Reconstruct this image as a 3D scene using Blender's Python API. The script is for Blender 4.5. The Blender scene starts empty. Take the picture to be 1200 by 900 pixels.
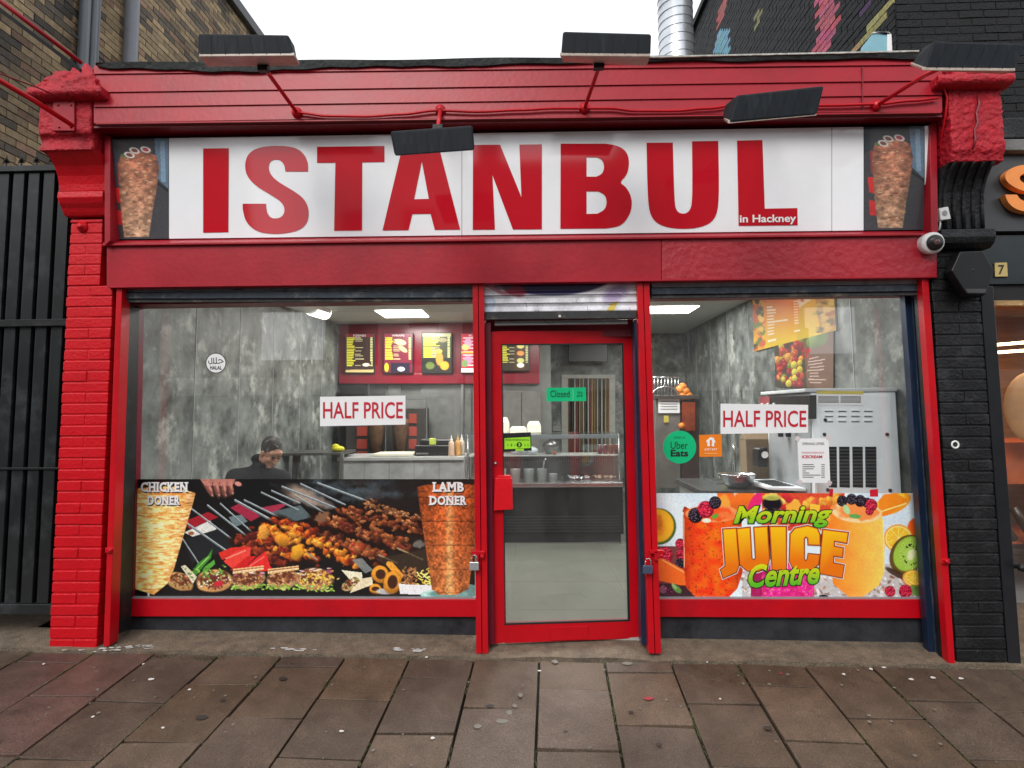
import bpy, bmesh, math, random
import numpy as np
from mathutils import Vector, Matrix
random.seed(7); RNG = np.random.default_rng(7)
sc = bpy.context.scene; COL = sc.collection
# ---------------------------------------------------------------- camera
FPX = 700.0; CXP, CYP = 600.0, 425.0
yc = Vector(((622-CXP)/FPX, -(481-CYP)/FPX, -1)).normalized()
u = Vector((-0.0115, 1, 0)); zc = (u - u.dot(yc)*yc).normalized(); xc = yc.cross(zc)
MW = Matrix((xc, yc, zc))            # rows: world axes seen from the camera -> camera-to-world rotation
LOC = Vector((0.0, -4.07, 1.66))
cam = bpy.data.objects.new('camera', bpy.data.cameras.new('camera')); COL.objects.link(cam); sc.camera = cam
cam.matrix_world = Matrix.Translation(LOC) @ MW.to_4x4()
cam.data.sensor_width = 36; cam.data.lens = 36*FPX/1200; cam.data.shift_y = (CYP-450)/1200
cam.data.clip_start = 0.05; cam.data.clip_end = 800
# ---------------------------------------------------------------- sky, sun, exposure (overcast)
SUN_EL, SUN_AZ = math.radians(40), math.radians(200)
w = bpy.data.worlds.new('World'); sc.world = w; w.use_nodes = True; nt = w.node_tree; nt.nodes.clear()
o_ = nt.nodes.new('ShaderNodeOutputWorld'); bg = nt.nodes.new('ShaderNodeBackground'); bg.inputs['Strength'].default_value = 0.12
sky = nt.nodes.new('ShaderNodeTexSky'); sky.sky_type = 'NISHITA'; sky.sun_disc = False
sky.sun_elevation = SUN_EL; sky.sun_rotation = SUN_AZ; sky.dust_density = 4
tc = nt.nodes.new('ShaderNodeTexCoord'); nz = nt.nodes.new('ShaderNodeTexNoise'); nz.inputs['Scale'].default_value = 2.2; nz.inputs['Detail'].default_value = 5
cr = nt.nodes.new('ShaderNodeValToRGB'); cr.color_ramp.elements[0].color = (6.6, 6.9, 7.4, 1); cr.color_ramp.elements[1].color = (8.3, 8.35, 8.5, 1)
cr.color_ramp.elements[0].position = .35; cr.color_ramp.elements[1].position = .65
mx = nt.nodes.new('ShaderNodeMixRGB'); mx.inputs['Fac'].default_value = 0.93
nt.links.new(tc.outputs['Generated'], nz.inputs['Vector']); nt.links.new(nz.outputs['Fac'], cr.inputs['Fac'])
nt.links.new(sky.outputs['Color'], mx.inputs['Color1']); nt.links.new(cr.outputs['Color'], mx.inputs['Color2'])
nt.links.new(mx.outputs['Color'], bg.inputs['Color']); nt.links.new(bg.outputs['Background'], o_.inputs['Surface'])
sl = bpy.data.lights.new('sun', 'SUN'); sl.energy = 1.4; sl.angle = math.radians(25); sl.color = (1, .97, .93)
so = bpy.data.objects.new('sun', sl); COL.objects.link(so)
so.rotation_euler = Vector((math.sin(SUN_AZ)*math.cos(SUN_EL), math.cos(SUN_AZ)*math.cos(SUN_EL), math.sin(SUN_EL))).to_track_quat('Z', 'Y').to_euler()
sc.view_settings.view_transform = 'Standard'; sc.view_settings.look = 'None'; sc.view_settings.gamma = 1
sc.view_settings.use_curve_mapping = False; sc.view_settings.exposure = 0.45
# ---------------------------------------------------------------- measuring helpers: a pixel of the survey photo onto a real plane
def ray(px, py): return MW @ Vector(((px-CXP)/FPX, -(py-CYP)/FPX, -1))
def P(px, py, Y=0.0):
    d = ray(px, py); t = (Y-LOC.y)/d.y; return LOC + d*t
def PX(px, py, X):
    d = ray(px, py); t = (X-LOC.x)/d.x; return LOC + d*t
def PZ(px, py, Z):
    d = ray(px, py); t = (Z-LOC.z)/d.z; return LOC + d*t
def proj(v):
    c = MW.transposed() @ (Vector(v)-LOC); return CXP + FPX*c.x/-c.z, CYP - FPX*c.y/-c.z
JD = ray(645, 421); JB = JD.z/JD.y; JX = JD.x/JD.y          # fall of the pavement and run of its joints
_a, _b = P(95, 760), P(1119, 778)
GA = (_b.z-_a.z)/(_b.x-_a.x); G0 = _a.z - GA*_a.x
def gz(x, y): return G0 + GA*x + JB*y
def PG(px, py, dz=0.0):
    d = ray(px, py); # LOC.z+d.z t = G0+GA(x)+JB(y)+dz
    t = (G0+dz+GA*LOC.x+JB*LOC.y-LOC.z)/(d.z-GA*d.x-JB*d.y); return LOC + d*t
# ---------------------------------------------------------------- materials
def lin(c): return tuple((v/255/12.92 if v/255 <= .04045 else ((v/255+.055)/1.055)**2.4) for v in c)
MATS = {}
def mat(name, col, rough=.5, metal=0, var=.12, vs=6, bump=0, bs=40, spec=.5, coat=0, emit=None, es=1, attr=False, speck=0, chip=None, dirt=None, ds=3, grime=0, stretch=None):
    if name in MATS: return MATS[name]
    m = bpy.data.materials.new(name); m.use_nodes = True; n = m.node_tree.nodes; L = m.node_tree.links
    b = n['Principled BSDF']; MATS[name] = m
    b.inputs['Roughness'].default_value = rough; b.inputs['Metallic'].default_value = metal
    b.inputs['Specular IOR Level'].default_value = spec; b.inputs['Coat Weight'].default_value = coat; b.inputs['Coat Roughness'].default_value = .08
    t = n.new('ShaderNodeTexCoord'); src = t.outputs['Object']
    if stretch:
        mp = n.new('ShaderNodeMapping'); mp.inputs['Scale'].default_value = stretch; L.new(src, mp.inputs['Vector']); src = mp.outputs['Vector']
    n1 = n.new('ShaderNodeTexNoise'); n1.inputs['Scale'].default_value = vs; n1.inputs['Detail'].default_value = 8; n1.inputs['Roughness'].default_value = .65; L.new(src, n1.inputs['Vector'])
    mr = n.new('ShaderNodeMapRange'); mr.inputs['From Min'].default_value = .3; mr.inputs['From Max'].default_value = .7
    mr.inputs['To Min'].default_value = 1-var; mr.inputs['To Max'].default_value = 1+var; L.new(n1.outputs['Fac'], mr.inputs['Value'])
    mu = n.new('ShaderNodeVectorMath'); mu.operation = 'SCALE'; L.new(mr.outputs['Result'], mu.inputs['Scale'])
    if attr:
        a = n.new('ShaderNodeAttribute'); a.attribute_name = 'Col'; L.new(a.outputs['Color'], mu.inputs[0])
    else: mu.inputs[0].default_value = col[:3]
    out = mu.outputs['Vector']
    if speck:
        n4 = n.new('ShaderNodeTexNoise'); n4.inputs['Scale'].default_value = 170; n4.inputs['Detail'].default_value = 3; L.new(src, n4.inputs['Vector'])
        r4 = n.new('ShaderNodeMapRange'); r4.inputs['From Min'].default_value = .35; r4.inputs['From Max'].default_value = .7; r4.inputs['To Min'].default_value = 1-speck; r4.inputs['To Max'].default_value = 1+speck*1.6; L.new(n4.outputs['Fac'], r4.inputs['Value'])
        m4 = n.new('ShaderNodeVectorMath'); m4.operation = 'SCALE'; L.new(out, m4.inputs[0]); L.new(r4.outputs['Result'], m4.inputs['Scale']); out = m4.outputs['Vector']
    if dirt:
        n2 = n.new('ShaderNodeTexNoise'); n2.inputs['Scale'].default_value = ds; n2.inputs['Detail'].default_value = 10; n2.inputs['Roughness'].default_value = .7; L.new(src, n2.inputs['Vector'])
        r2 = n.new('ShaderNodeMapRange'); r2.inputs['From Min'].default_value = .52; r2.inputs['From Max'].default_value = .68; r2.inputs['To Max'].default_value = grime or .7; L.new(n2.outputs['Fac'], r2.inputs['Value'])
        mm = n.new('ShaderNodeMixRGB'); L.new(r2.outputs['Result'], mm.inputs['Fac']); L.new(out, mm.inputs['Color1']); mm.inputs['Color2'].default_value = (*dirt, 1); out = mm.outputs['Color']
    if chip:
        n5 = n.new('ShaderNodeTexNoise'); n5.inputs['Scale'].default_value = 14; n5.inputs['Detail'].default_value = 12; n5.inputs['Roughness'].default_value = .8; L.new(src, n5.inputs['Vector'])
        r5 = n.new('ShaderNodeMapRange'); r5.inputs['From Min'].default_value = .69; r5.inputs['From Max'].default_value = .71; L.new(n5.outputs['Fac'], r5.inputs['Value'])
        m5 = n.new('ShaderNodeMixRGB'); L.new(r5.outputs['Result'], m5.inputs['Fac']); L.new(out, m5.inputs['Color1']); m5.inputs['Color2'].default_value = (*chip, 1); out = m5.outputs['Color']
    L.new(out, b.inputs['Base Color'])
    rr = n.new('ShaderNodeMapRange'); rr.inputs['To Min'].default_value = max(.02, rough*.8); rr.inputs['To Max'].default_value = min(1, rough*1.2); L.new(n1.outputs['Fac'], rr.inputs['Value']); L.new(rr.outputs['Result'], b.inputs['Roughness'])
    if bump:
        n3 = n.new('ShaderNodeTexNoise'); n3.inputs['Scale'].default_value = bs; n3.inputs['Detail'].default_value = 6; L.new(src, n3.inputs['Vector'])
        bp = n.new('ShaderNodeBump'); bp.inputs['Strength'].default_value = bump; bp.inputs['Distance'].default_value = .01; L.new(n3.outputs['Fac'], bp.inputs['Height']); L.new(bp.outputs['Normal'], b.inputs['Normal'])
    if emit: b.inputs['Emission Color'].default_value = (*emit, 1); b.inputs['Emission Strength'].default_value = es
    return m
RED = mat('red gloss paint', (.50, .003, .010), .33, spec=.32, chip=(.22, .05, .05), var=.10, vs=3, bump=.15, bs=28, dirt=(.28, .006, .015), ds=1.6, grime=.5)
REDB = mat('red masonry paint', (.54, .003, .010), .38, spec=.3, chip=(.5, .25, .22), var=.14, vs=5, bump=.4, bs=45, dirt=(.33, .005, .012), ds=5, grime=.5)
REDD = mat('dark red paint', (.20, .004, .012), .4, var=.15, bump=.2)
REDO = mat('weathered red paint', (.36, .010, .022), .36, spec=.32, chip=(.16, .03, .035), var=.16, vs=2.5, bump=.12, bs=30, dirt=(.24, .012, .02), ds=2.4, grime=.55)
BLK = mat('black masonry paint', (.010, .0105, .012), .45, spec=.3, var=.25, bump=.7, bs=50, dirt=(.05, .052, .055), ds=6, grime=.5)
BLKM = mat('black metal', (.012, .013, .014), .4, spec=.3, var=.2, bump=.15, bs=60, dirt=(.05, .05, .05), ds=9, grime=.4)
NAVY = mat('navy painted steel', (.012, .026, .06), .32, metal=.3, var=.2, vs=5, dirt=(.08, .1, .13), ds=7, grime=.35, stretch=(4, 4, .6))
ALU = mat('aluminium', (.45, .46, .47), .32, metal=.9, var=.12, dirt=(.12, .11, .1), ds=12, grime=.6)
STEEL = mat('stainless steel', (.55, .56, .57), .25, metal=1, var=.08)
GALV = mat('galvanised steel', (.62, .65, .68), .3, metal=.75, var=.12, vs=12)
WHITE = mat('white plastic', (.78, .78, .77), .4, var=.04)
PAPER = mat('white paper', (.82, .83, .84), .55, var=.03, vs=3)
SIGNW = mat('white sign face', (.92, .935, .96), .06, var=.02, coat=.4)
SIGNR = mat('red sign vinyl', (.55, .01, .022), .06, var=.03, coat=.6)
INKR = mat('red ink', (.55, .005, .02), .5, var=.05)
INKB = mat('black ink', (.01, .01, .01), .5, var=.05)
INKW = mat('white ink', (.85, .85, .85), .5, var=.02)
MOSS = mat('moss', (.05, .075, .018), .95, var=.5, vs=60, bump=.8, bs=200)
PRINT = mat('printed vinyl', (1, 1, 1), .3, var=.02, attr=True, coat=.15)
PRINTM = mat('printed matt', (1, 1, 1), .6, var=.03, attr=True)
BLACKP = mat('black plastic', (.012, .012, .013), .35, var=.1)
RUBBER = mat('rubber seal', (.008, .008, .009), .6, var=.2)
CREAM = mat('cream board', (.62, .58, .47), .6, var=.06)
GLASS = bpy.data.materials.new('window glass'); GLASS.use_nodes = True
n = GLASS.node_tree.nodes; L = GLASS.node_tree.links; n.remove(n['Principled BSDF'])
tr = n.new('ShaderNodeBsdfTransparent'); tr.inputs['Color'].default_value = (.985, .992, .99, 1); gl = n.new('ShaderNodeBsdfGlossy'); gl.inputs['Roughness'].default_value = .015
lw = n.new('ShaderNodeLayerWeight'); lw.inputs['Blend'].default_value = .5; pw = n.new('ShaderNodeMath'); pw.operation = 'POWER'; pw.inputs[1].default_value = 5; L.new(lw.outputs['Facing'], pw.inputs[0])
fr = n.new('ShaderNodeMath'); fr.operation = 'MULTIPLY_ADD'; fr.inputs[1].default_value = .92; fr.inputs[2].default_value = .078; L.new(pw.outputs[0], fr.inputs[0]); ms = n.new('ShaderNodeMixShader')
L.new(fr.outputs[0], ms.inputs['Fac']); L.new(tr.outputs[0], ms.inputs[1]); L.new(gl.outputs[0], ms.inputs[2]); 
df = n.new('ShaderNodeBsdfDiffuse'); df.inputs['Color'].default_value = (.5, .51, .5, 1); tcg = n.new('ShaderNodeTexCoord'); ng = n.new('ShaderNodeTexNoise'); ng.inputs['Scale'].default_value = 2.2; ng.inputs['Detail'].default_value = 9; ng.inputs['Roughness'].default_value = .7
mpg = n.new('ShaderNodeMapping'); mpg.inputs['Scale'].default_value = (1, 1, .45); mpg.inputs['Rotation'].default_value = (0, .5, 0); L.new(tcg.outputs['Object'], mpg.inputs['Vector']); L.new(mpg.outputs['Vector'], ng.inputs['Vector'])
rg = n.new('ShaderNodeMapRange'); rg.inputs['From Min'].default_value = .42; rg.inputs['From Max'].default_value = .75; rg.inputs['To Min'].default_value = .006; rg.inputs['To Max'].default_value = .055; L.new(ng.outputs['Fac'], rg.inputs['Value'])
md = n.new('ShaderNodeMixShader'); L.new(rg.outputs['Result'], md.inputs['Fac']); L.new(ms.outputs[0], md.inputs[1]); L.new(df.outputs[0], md.inputs[2]); L.new(md.outputs[0], n['Material Output'].inputs['Surface']); MATS['window glass'] = GLASS
# ---------------------------------------------------------------- mesh building
class MB:
    def __init__(s): s.v = []; s.f = []; s.m = []; s.c = []; s.sm = []
    def add(s, vs, fs, mi=0, col=None, smooth=False):
        k = len(s.v); s.v += [tuple(p) for p in vs]; s.f += [tuple(i+k for i in f) for f in fs]; s.m += [mi]*len(fs); s.sm += [smooth]*len(fs)
        s.c += [col or (1, 1, 1)]*len(vs); return s
    def hexa(s, c, mi=0, col=None):   # c: 4 front + 4 back
        return s.add(c, [(0, 1, 2, 3), (7, 6, 5, 4), (0, 4, 5, 1), (1, 5, 6, 2), (2, 6, 7, 3), (3, 7, 4, 0)], mi, col)
    def box(s, x0, x1, y0, y1, z0, z1, mi=0, col=None):
        return s.hexa([(x0, y0, z0), (x1, y0, z0), (x1, y0, z1), (x0, y0, z1), (x0, y1, z0), (x1, y1, z0), (x1, y1, z1), (x0, y1, z1)], mi, col)
    def plate(s, pts, Y, th=.02, mi=0, col=None):      # polygon in photo pixels on plane Y, th metres thick going inwards
        a = [P(x, y, Y) for x, y in pts]
        return s.prism(a, (0, th, 0), mi, col)
    def px(s, x0, y0, x1, y1, Y, th=.02, mi=0, col=None):
        return s.plate([(x0, y1), (x1, y1), (x1, y0), (x0, y0)], Y, th, mi, col)
    def prism(s, a, off, mi=0, col=None):
        n = len(a); off = Vector(off); b = [Vector(p)+off for p in a]
        fs = [tuple(range(n)), tuple(range(2*n-1, n-1, -1))] + [(i, i+n, (i+1) % n+n, (i+1) % n) for i in range(n)]
        return s.add(list(a)+b, fs, mi, col)
    def tube(s, pts, r, n=10, mi=0, caps=True, col=None):
        pts = [Vector(p) for p in pts]; rs = r if isinstance(r, (list, tuple)) else [r]*len(pts); vs = []; fs = []
        for i, p in enumerate(pts):
            d = (pts[min(i+1, len(pts)-1)]-pts[max(i-1, 0)]).normalized()
            a = d.cross(Vector((0, 0, 1)) if abs(d.z) < .9 else Vector((1, 0, 0))).normalized(); b = d.cross(a)
            vs += [p+(a*math.cos(t)+b*math.sin(t))*rs[i] for t in [2*math.pi*k/n for k in range(n)]]
        for i in range(len(pts)-1):
            fs += [(i*n+k, i*n+(k+1) % n, (i+1)*n+(k+1) % n, (i+1)*n+k) for k in range(n)]
        s.add(vs, fs, mi, col, True)
        if caps: k = len(s.v)-len(vs); s.f += [tuple(k+i for i in range(n))[::-1], tuple(k+len(vs)-n+i for i in range(n))]; s.m += [mi]*2; s.sm += [False]*2
        return s
    def lathe(s, c, prof, n=20, mi=0, axis='Z', col=None):   # prof: (r, h)
        vs = []; c = Vector(c)
        for r, h in prof:
            for k in range(n):
                t = 2*math.pi*k/n; q = (r*math.cos(t), r*math.sin(t), h)
                q = {'Z': q, 'Y': (q[0], q[2], q[1]), 'X': (q[2], q[0], q[1])}[axis]; vs.append(c+Vector(q))
        fs = [(i*n+k, i*n+(k+1) % n, (i+1)*n+(k+1) % n, (i+1)*n+k) for i in range(len(prof)-1) for k in range(n)]
        return s.add(vs, fs, mi, col, True)
    def ball(s, c, r, n=12, mi=0, sc=(1, 1, 1), col=None, rot=None):
        vs = []; h = n//2+1; R = rot or Matrix.Identity(3)
        for i in range(h+1):
            a = math.pi*i/h
            for k in range(n): vs.append(Vector(c)+R@Vector((r*sc[0]*math.sin(a)*math.cos(2*math.pi*k/n), r*sc[1]*math.sin(a)*math.sin(2*math.pi*k/n), r*sc[2]*math.cos(a))))
        fs = [(i*n+k, (i+1)*n+k, (i+1)*n+(k+1) % n, i*n+(k+1) % n) for i in range(h) for k in range(n)]
        return s.add(vs, fs, mi, col, True)
def link(o, parent=None):
    COL.objects.link(o)
    if parent:
        o.parent = parent; r = parent; off = Vector((0, 0, 0))
        while r is not None: off += r.location; r = r.parent
        o.location = -off
    return o
def make(mb, name, mats, parent=None, bevel=0, label=None):
    me = bpy.data.meshes.new(name); me.from_pydata([tuple(p) for p in mb.v], [], mb.f)
    for m in (mats if isinstance(mats, (list, tuple)) else [mats]): me.materials.append(m)
    me.polygons.foreach_set('material_index', mb.m); me.polygons.foreach_set('use_smooth', mb.sm)
    a = me.color_attributes.new('Col', 'FLOAT_COLOR', 'POINT'); a.data.foreach_set('color', np.array([(*c[:3], 1) for c in mb.c], dtype=np.float32).ravel())
    bm = bmesh.new(); bm.from_mesh(me); bmesh.ops.recalc_face_normals(bm, faces=bm.faces); bm.to_mesh(me); bm.free(); me.update()
    o = link(bpy.data.objects.new(name, me), parent)
    if bevel:
        b = o.modifiers.new('bevel', 'BEVEL'); b.width = bevel; b.segments = 2; b.limit_method = 'ANGLE'; b.angle_limit = .6; b.use_clamp_overlap = True
    if label: o['label'] = label
    return o
def root(name, label, cat, loc, group=None):
    o = bpy.data.objects.new(name, None); COL.objects.link(o); o.location = loc; o.empty_display_size = .1
    o['label'] = label; o['category'] = cat
    if group: o['group'] = group
    return o
def one(mb, name, mats, label, cat, group=None, bevel=0):
    o = make(mb, name, mats, None, bevel); o['label'] = label; o['category'] = cat
    if group: o['group'] = group
    return o
def craggy(o, vox=.014, size=.07, st=.028):
    r = o.modifiers.new('remesh', 'REMESH'); r.mode = 'VOXEL'; r.voxel_size = vox; r.use_smooth_shade = True
    for sz, k in ((size, st), (size*.35, st*.45)):
        tx = bpy.data.textures.new('stone', 'CLOUDS'); tx.noise_scale = sz; tx.noise_depth = 3; d = o.modifiers.new('crag', 'DISPLACE'); d.texture = tx; d.strength = k; d.mid_level = .55; d.texture_coords = 'GLOBAL'
    return o
def struct(mb, name, mats, bevel=0): o = make(mb, name, mats, None, bevel); o['kind'] = 'structure'; return o
def ev_mesh(o):
    bpy.context.view_layer.update(); dg = bpy.context.evaluated_depsgraph_get(); return bpy.data.meshes.new_from_object(o.evaluated_get(dg))
def flat2d(splines, mapf, extr=0):
    """filled outlines (with holes) in photo pixels -> vertex list and faces through mapf"""
    cu = bpy.data.curves.new('t', 'CURVE'); cu.dimensions = '2D'; cu.fill_mode = 'BOTH'
    for sp in splines:
        s_ = cu.splines.new('POLY'); s_.points.add(len(sp)-1); s_.use_cyclic_u = True
        for q, (x, y) in zip(s_.points, sp): q.co = (x, -y, 0, 1)
    return _curve(cu, lambda x, y: mapf(x, -y))
def _curve(cu, mapf):
    o = bpy.data.objects.new('t', cu); COL.objects.link(o); me = ev_mesh(o)
    vs = [mapf(v.co.x, v.co.y) for v in me.vertices]; fs = [tuple(p.vertices) for p in me.polygons]
    bpy.data.objects.remove(o); bpy.data.curves.remove(cu); bpy.data.meshes.remove(me); return vs, fs
def onY(Y): return lambda x, y: P(x, y, Y)
def text2d(s, box, mapf, bold=0, shear=0, warp=None, serif=False, spacing=1):
    """text fitted to the pixel box (x0,y0,x1,y1)"""
    cu = bpy.data.curves.new('t', 'FONT'); cu.body = s; cu.size = 1; cu.offset = bold; cu.shear = shear; cu.resolution_u = 3; cu.space_character = spacing; cu.space_line = .9
    cu.fill_mode = 'BOTH'; cu.align_x = 'LEFT'
    o = bpy.data.objects.new('t', cu); COL.objects.link(o); me = ev_mesh(o)
    if not me.vertices: return [], []
    xs = [v.co.x for v in me.vertices]; ys = [v.co.y for v in me.vertices]; a, b, c, d = min(xs), max(xs), min(ys), max(ys)
    vs = []
    for v in me.vertices:
        U = (v.co.x-a)/(b-a); V = (v.co.y-c)/(d-c or 1); x = box[0]+U*(box[2]-box[0]); y = box[3]+V*(box[1]-box[3])
        if warp: x, y = warp(x, y)
        vs.append(mapf(x, y))
    fs = [tuple(p.vertices) for p in me.polygons]; bpy.data.objects.remove(o); bpy.data.curves.remove(cu); bpy.data.meshes.remove(me); return vs, fs
def smooth(pts, it=2):
    pts = [(p[0], p[1], (len(p) > 2)) for p in pts]
    for _ in range(it):
        out = []; n = len(pts)
        for i in range(n):
            a, p, b = pts[i-1], pts[i], pts[(i+1) % n]
            if p[2]: out.append(p)
            else:
                out.append((p[0]*.75+a[0]*.25, p[1]*.75+a[1]*.25, False)); out.append((p[0]*.75+b[0]*.25, p[1]*.75+b[1]*.25, False))
        pts = out
    return [(p[0], p[1]) for p in pts]
def strokes(lines, wd, mapf, mb, mi=0):    # pen strokes in pixels
    for ln in lines:
        for i in range(len(ln)-1):
            (x0, y0), (x1, y1) = ln[i], ln[i+1]; d = math.hypot(x1-x0, y1-y0) or 1; nx, ny = -(y1-y0)/d*wd/2, (x1-x0)/d*wd/2; ex, ey = (x1-x0)/d*wd*.3, (y1-y0)/d*wd*.3
            mb.add([mapf(x0-nx-ex, y0-ny-ey), mapf(x1-nx+ex, y1-ny+ey), mapf(x1+nx+ex, y1+ny+ey), mapf(x0+nx-ex, y0+ny-ey)], [(0, 1, 2, 3)], mi)
# ---------------------------------------------------------------- printing: pictures as fine coloured grids
def vnoise(X, Y, s, seed=0):
    r = np.random.default_rng(seed); T = r.random((64, 64)); x = X/s; y = Y/s; xi = np.floor(x).astype(int); yi = np.floor(y).astype(int)
    fx = x-xi; fy = y-yi; fx = fx*fx*(3-2*fx); fy = fy*fy*(3-2*fy); g = lambda i, j: T[(i) % 64, (j) % 64]
    return (g(xi, yi)*(1-fx)+g(xi+1, yi)*fx)*(1-fy)+(g(xi, yi+1)*(1-fx)+g(xi+1, yi+1)*fx)*fy
class Paint:
    def __init__(s, x0, y0, x1, y1, ss=1.3, bg=(0, 0, 0)):
        s.b = (x0, y0, x1, y1); s.W = int((x1-x0)*ss)+1; s.H = int((y1-y0)*ss)+1
        s.X, s.Y = np.meshgrid(np.linspace(x0, x1, s.W), np.linspace(y0, y1, s.H)); s.C = np.zeros((s.H, s.W, 3)); s.C[:] = bg; s.ss = ss
    def _sl(s, x0, y0, x1, y1):
        bx, by = s.b[0], s.b[1]
        return slice(max(0, int((y0-by)*s.ss)-2), max(0, int((y1-by)*s.ss)+3)), slice(max(0, int((x0-bx)*s.ss)-2), max(0, int((x1-bx)*s.ss)+3))
    def blend(s, sl, m, col):
        m = np.clip(m, 0, 1)[..., None]; s.C[sl] = s.C[sl]*(1-m)+np.asarray(col, float)*m
    def ell(s, cx, cy, rx, ry, col, ang=0, a=1, soft=.25, rough=0, seed=0, shade=0):
        r = max(rx, ry)*1.5+2; sl = s._sl(cx-r, cy-r, cx+r, cy+r); X = s.X[sl]-cx; Y = s.Y[sl]-cy
        if X.size == 0: return
        c, n_ = math.cos(ang), math.sin(ang); u_ = (X*c+Y*n_)/rx; v_ = (-X*n_+Y*c)/ry; q = np.sqrt(u_*u_+v_*v_)
        if rough: q = q+rough*(vnoise(s.X[sl], s.Y[sl], max(1.2, min(rx, ry)*.6), seed)-.5)
        m = (1-q)/soft*a; col = np.asarray(col, float)
        if shade: col = col*(1-shade*np.clip(v_*.6+u_*.3+.2, -.4, 1))[..., None]
        s.blend(sl, np.minimum(m, a), col)
    def poly(s, pts, col, a=1, tex=None):
        xs = [p[0] for p in pts]; ys = [p[1] for p in pts]; sl = s._sl(min(xs), min(ys), max(xs), max(ys)); X = s.X[sl]; Y = s.Y[sl]
        if X.size == 0: return
        ins = np.zeros(X.shape, bool); j = len(pts)-1
        for i in range(len(pts)):
            xi, yi = pts[i]; xj, yj = pts[j]
            if yi != yj: ins ^= ((yi > Y) != (yj > Y)) & (X < (xj-xi)*(Y-yi)/(yj-yi)+xi)
            j = i
        s.blend(sl, ins*a, tex(X, Y) if tex else col)
    def line(s, x0, y0, x1, y1, wd, col, a=1):
        d = math.hypot(x1-x0, y1-y0) or 1; nx, ny = -(y1-y0)/d*wd/2, (x1-x0)/d*wd/2
        s.poly([(x0-nx, y0-ny), (x1-nx, y1-ny), (x1+nx, y1+ny), (x0+nx, y0+ny)], col, a)
    def grain(s, amp=.12, sc_=1.5, seed=3):
        s.C *= (1+amp*2*(vnoise(s.X, s.Y, sc_, seed)-.5))[..., None]
    def mesh(s, name, mapf, parent=None, m=None):
        vs = np.array([mapf(x, y)[:] for x, y in zip(s.X.ravel(), s.Y.ravel())], dtype=np.float32); W, H = s.W, s.H
        me = bpy.data.meshes.new(name); i = np.arange(H*W).reshape(H, W); q = np.stack([i[:-1, :-1], i[1:, :-1], i[1:, 1:], i[:-1, 1:]], -1).reshape(-1, 4)
        me.vertices.add(len(vs)); me.vertices.foreach_set('co', vs.ravel()); me.loops.add(q.size); me.loops.foreach_set('vertex_index', q.ravel().astype(np.int32))
        me.polygons.add(len(q)); me.polygons.foreach_set('loop_start', np.arange(0, q.size, 4, dtype=np.int32)); me.update(calc_edges=True)
        c = np.clip(s.C/255, 0, 1).reshape(-1, 3); c = np.where(c <= .04045, c/12.92, ((c+.055)/1.055)**2.4); a = me.color_attributes.new('Col', 'FLOAT_COLOR', 'POINT')
        a.data.foreach_set('color', np.concatenate([c, np.ones((len(c), 1))], 1).astype(np.float32).ravel()); me.materials.append(m or PRINT)
        return link(bpy.data.objects.new(name, me), parent)
def srgb(*c): return lin(c)
# ================================================================ GROUND
G3 = lambda x, y, dz=0: Vector((x, y, gz(x, y)+dz))
SLABM = mat('pavement slab', (1, 1, 1), .4, spec=.45, var=.36, vs=5, bump=.5, bs=240, attr=True, speck=.45, dirt=(.045, .034, .024), ds=2.6, grime=.6)
STRIP = mat('worn concrete strip', (.15, .115, .08), .8, speck=.35, var=.35, vs=14, bump=1, bs=90, dirt=(.06, .05, .04), ds=5, grime=.6)
JOINT = mat('joint soil', (.014, .014, .008), .95, var=.5, vs=40, bump=.8, bs=120)
mb = MB(); mb.add([G3(-60, .29, -.03), G3(-60, -4.6, -.03), G3(60, -4.6, -.03), G3(60, .29, -.03)], [(0, 1, 2, 3)]); mb.add([(-80, .29, -.3), (80, .29, -.3), (80, 60, -.3), (-80, 60, -.3)], [(0, 1, 2, 3)]); struct(mb, 'ground', JOINT)
cols = {}
joint_px = {-1: [796, 863], -2: [824, 895], -3: [786, 848], -4: [809, 880], -5: [832, 903], -6: [827, 900], 0: [831, 905], 1: [807, 878], 2: [786, 847], 3: [820, 893], 4: [799, 862], 5: [833, 905], 6: [812, 878]}
W_ = .4225; X0 = .038
mb = MB()
for k in range(-22, 24):
    ys = [-.045]
    if k in joint_px: ys += [PG(640, y).y for y in joint_px[k]]
    else: ys += [-.045-random.uniform(.12, .55)]
    while ys[-1] > -4.3: ys.append(ys[-1]-.55)
    ys[-1] = -4.35
    for a, b in zip(ys, ys[1:]):
        g = .007; x0 = X0+(k-1)*W_+g; x1 = X0+k*W_-g; h = random.uniform(-.006, .003); t = random.uniform(.78, 1.15); tx = random.uniform(-.005, .005)
        if a-b < .03: continue
        q = [(x0+JX*(b+g), b+g), (x1+JX*(b+g), b+g), (x1+JX*(a-g), a-g), (x0+JX*(a-g), a-g)]
        top = [G3(x, y, h+(tx if i in (1, 2) else -tx)) for i, (x, y) in enumerate(q)]; j = random.uniform(-.006, .006)
        c = (.092*t+j*.6, .063*t, .043*t-j*.6)
        if k in (-6, -7) and a > -1: c = (.100, .058, .046)
        mb.prism(top, (0, 0, -.028), 0, c)
struct(mb, 'pavement', SLABM, .003)
mb = MB()                                              # strip of worn stone along the shop's foot
n = 60
for i in range(n):
    xa = -3.6+7.0*i/n; xb = -3.6+7.0*(i+1)/n; e = lambda x: -.032+.012*math.sin(x*5)+.010*math.sin(x*13+1)
    mb.prism([G3(xa, e(xa), .010), G3(xb, e(xb), .010), G3(xb, .27, .012), G3(xa, .27, .012)], (0, 0, -.05))
struct(mb, 'threshold strip', STRIP)
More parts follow.
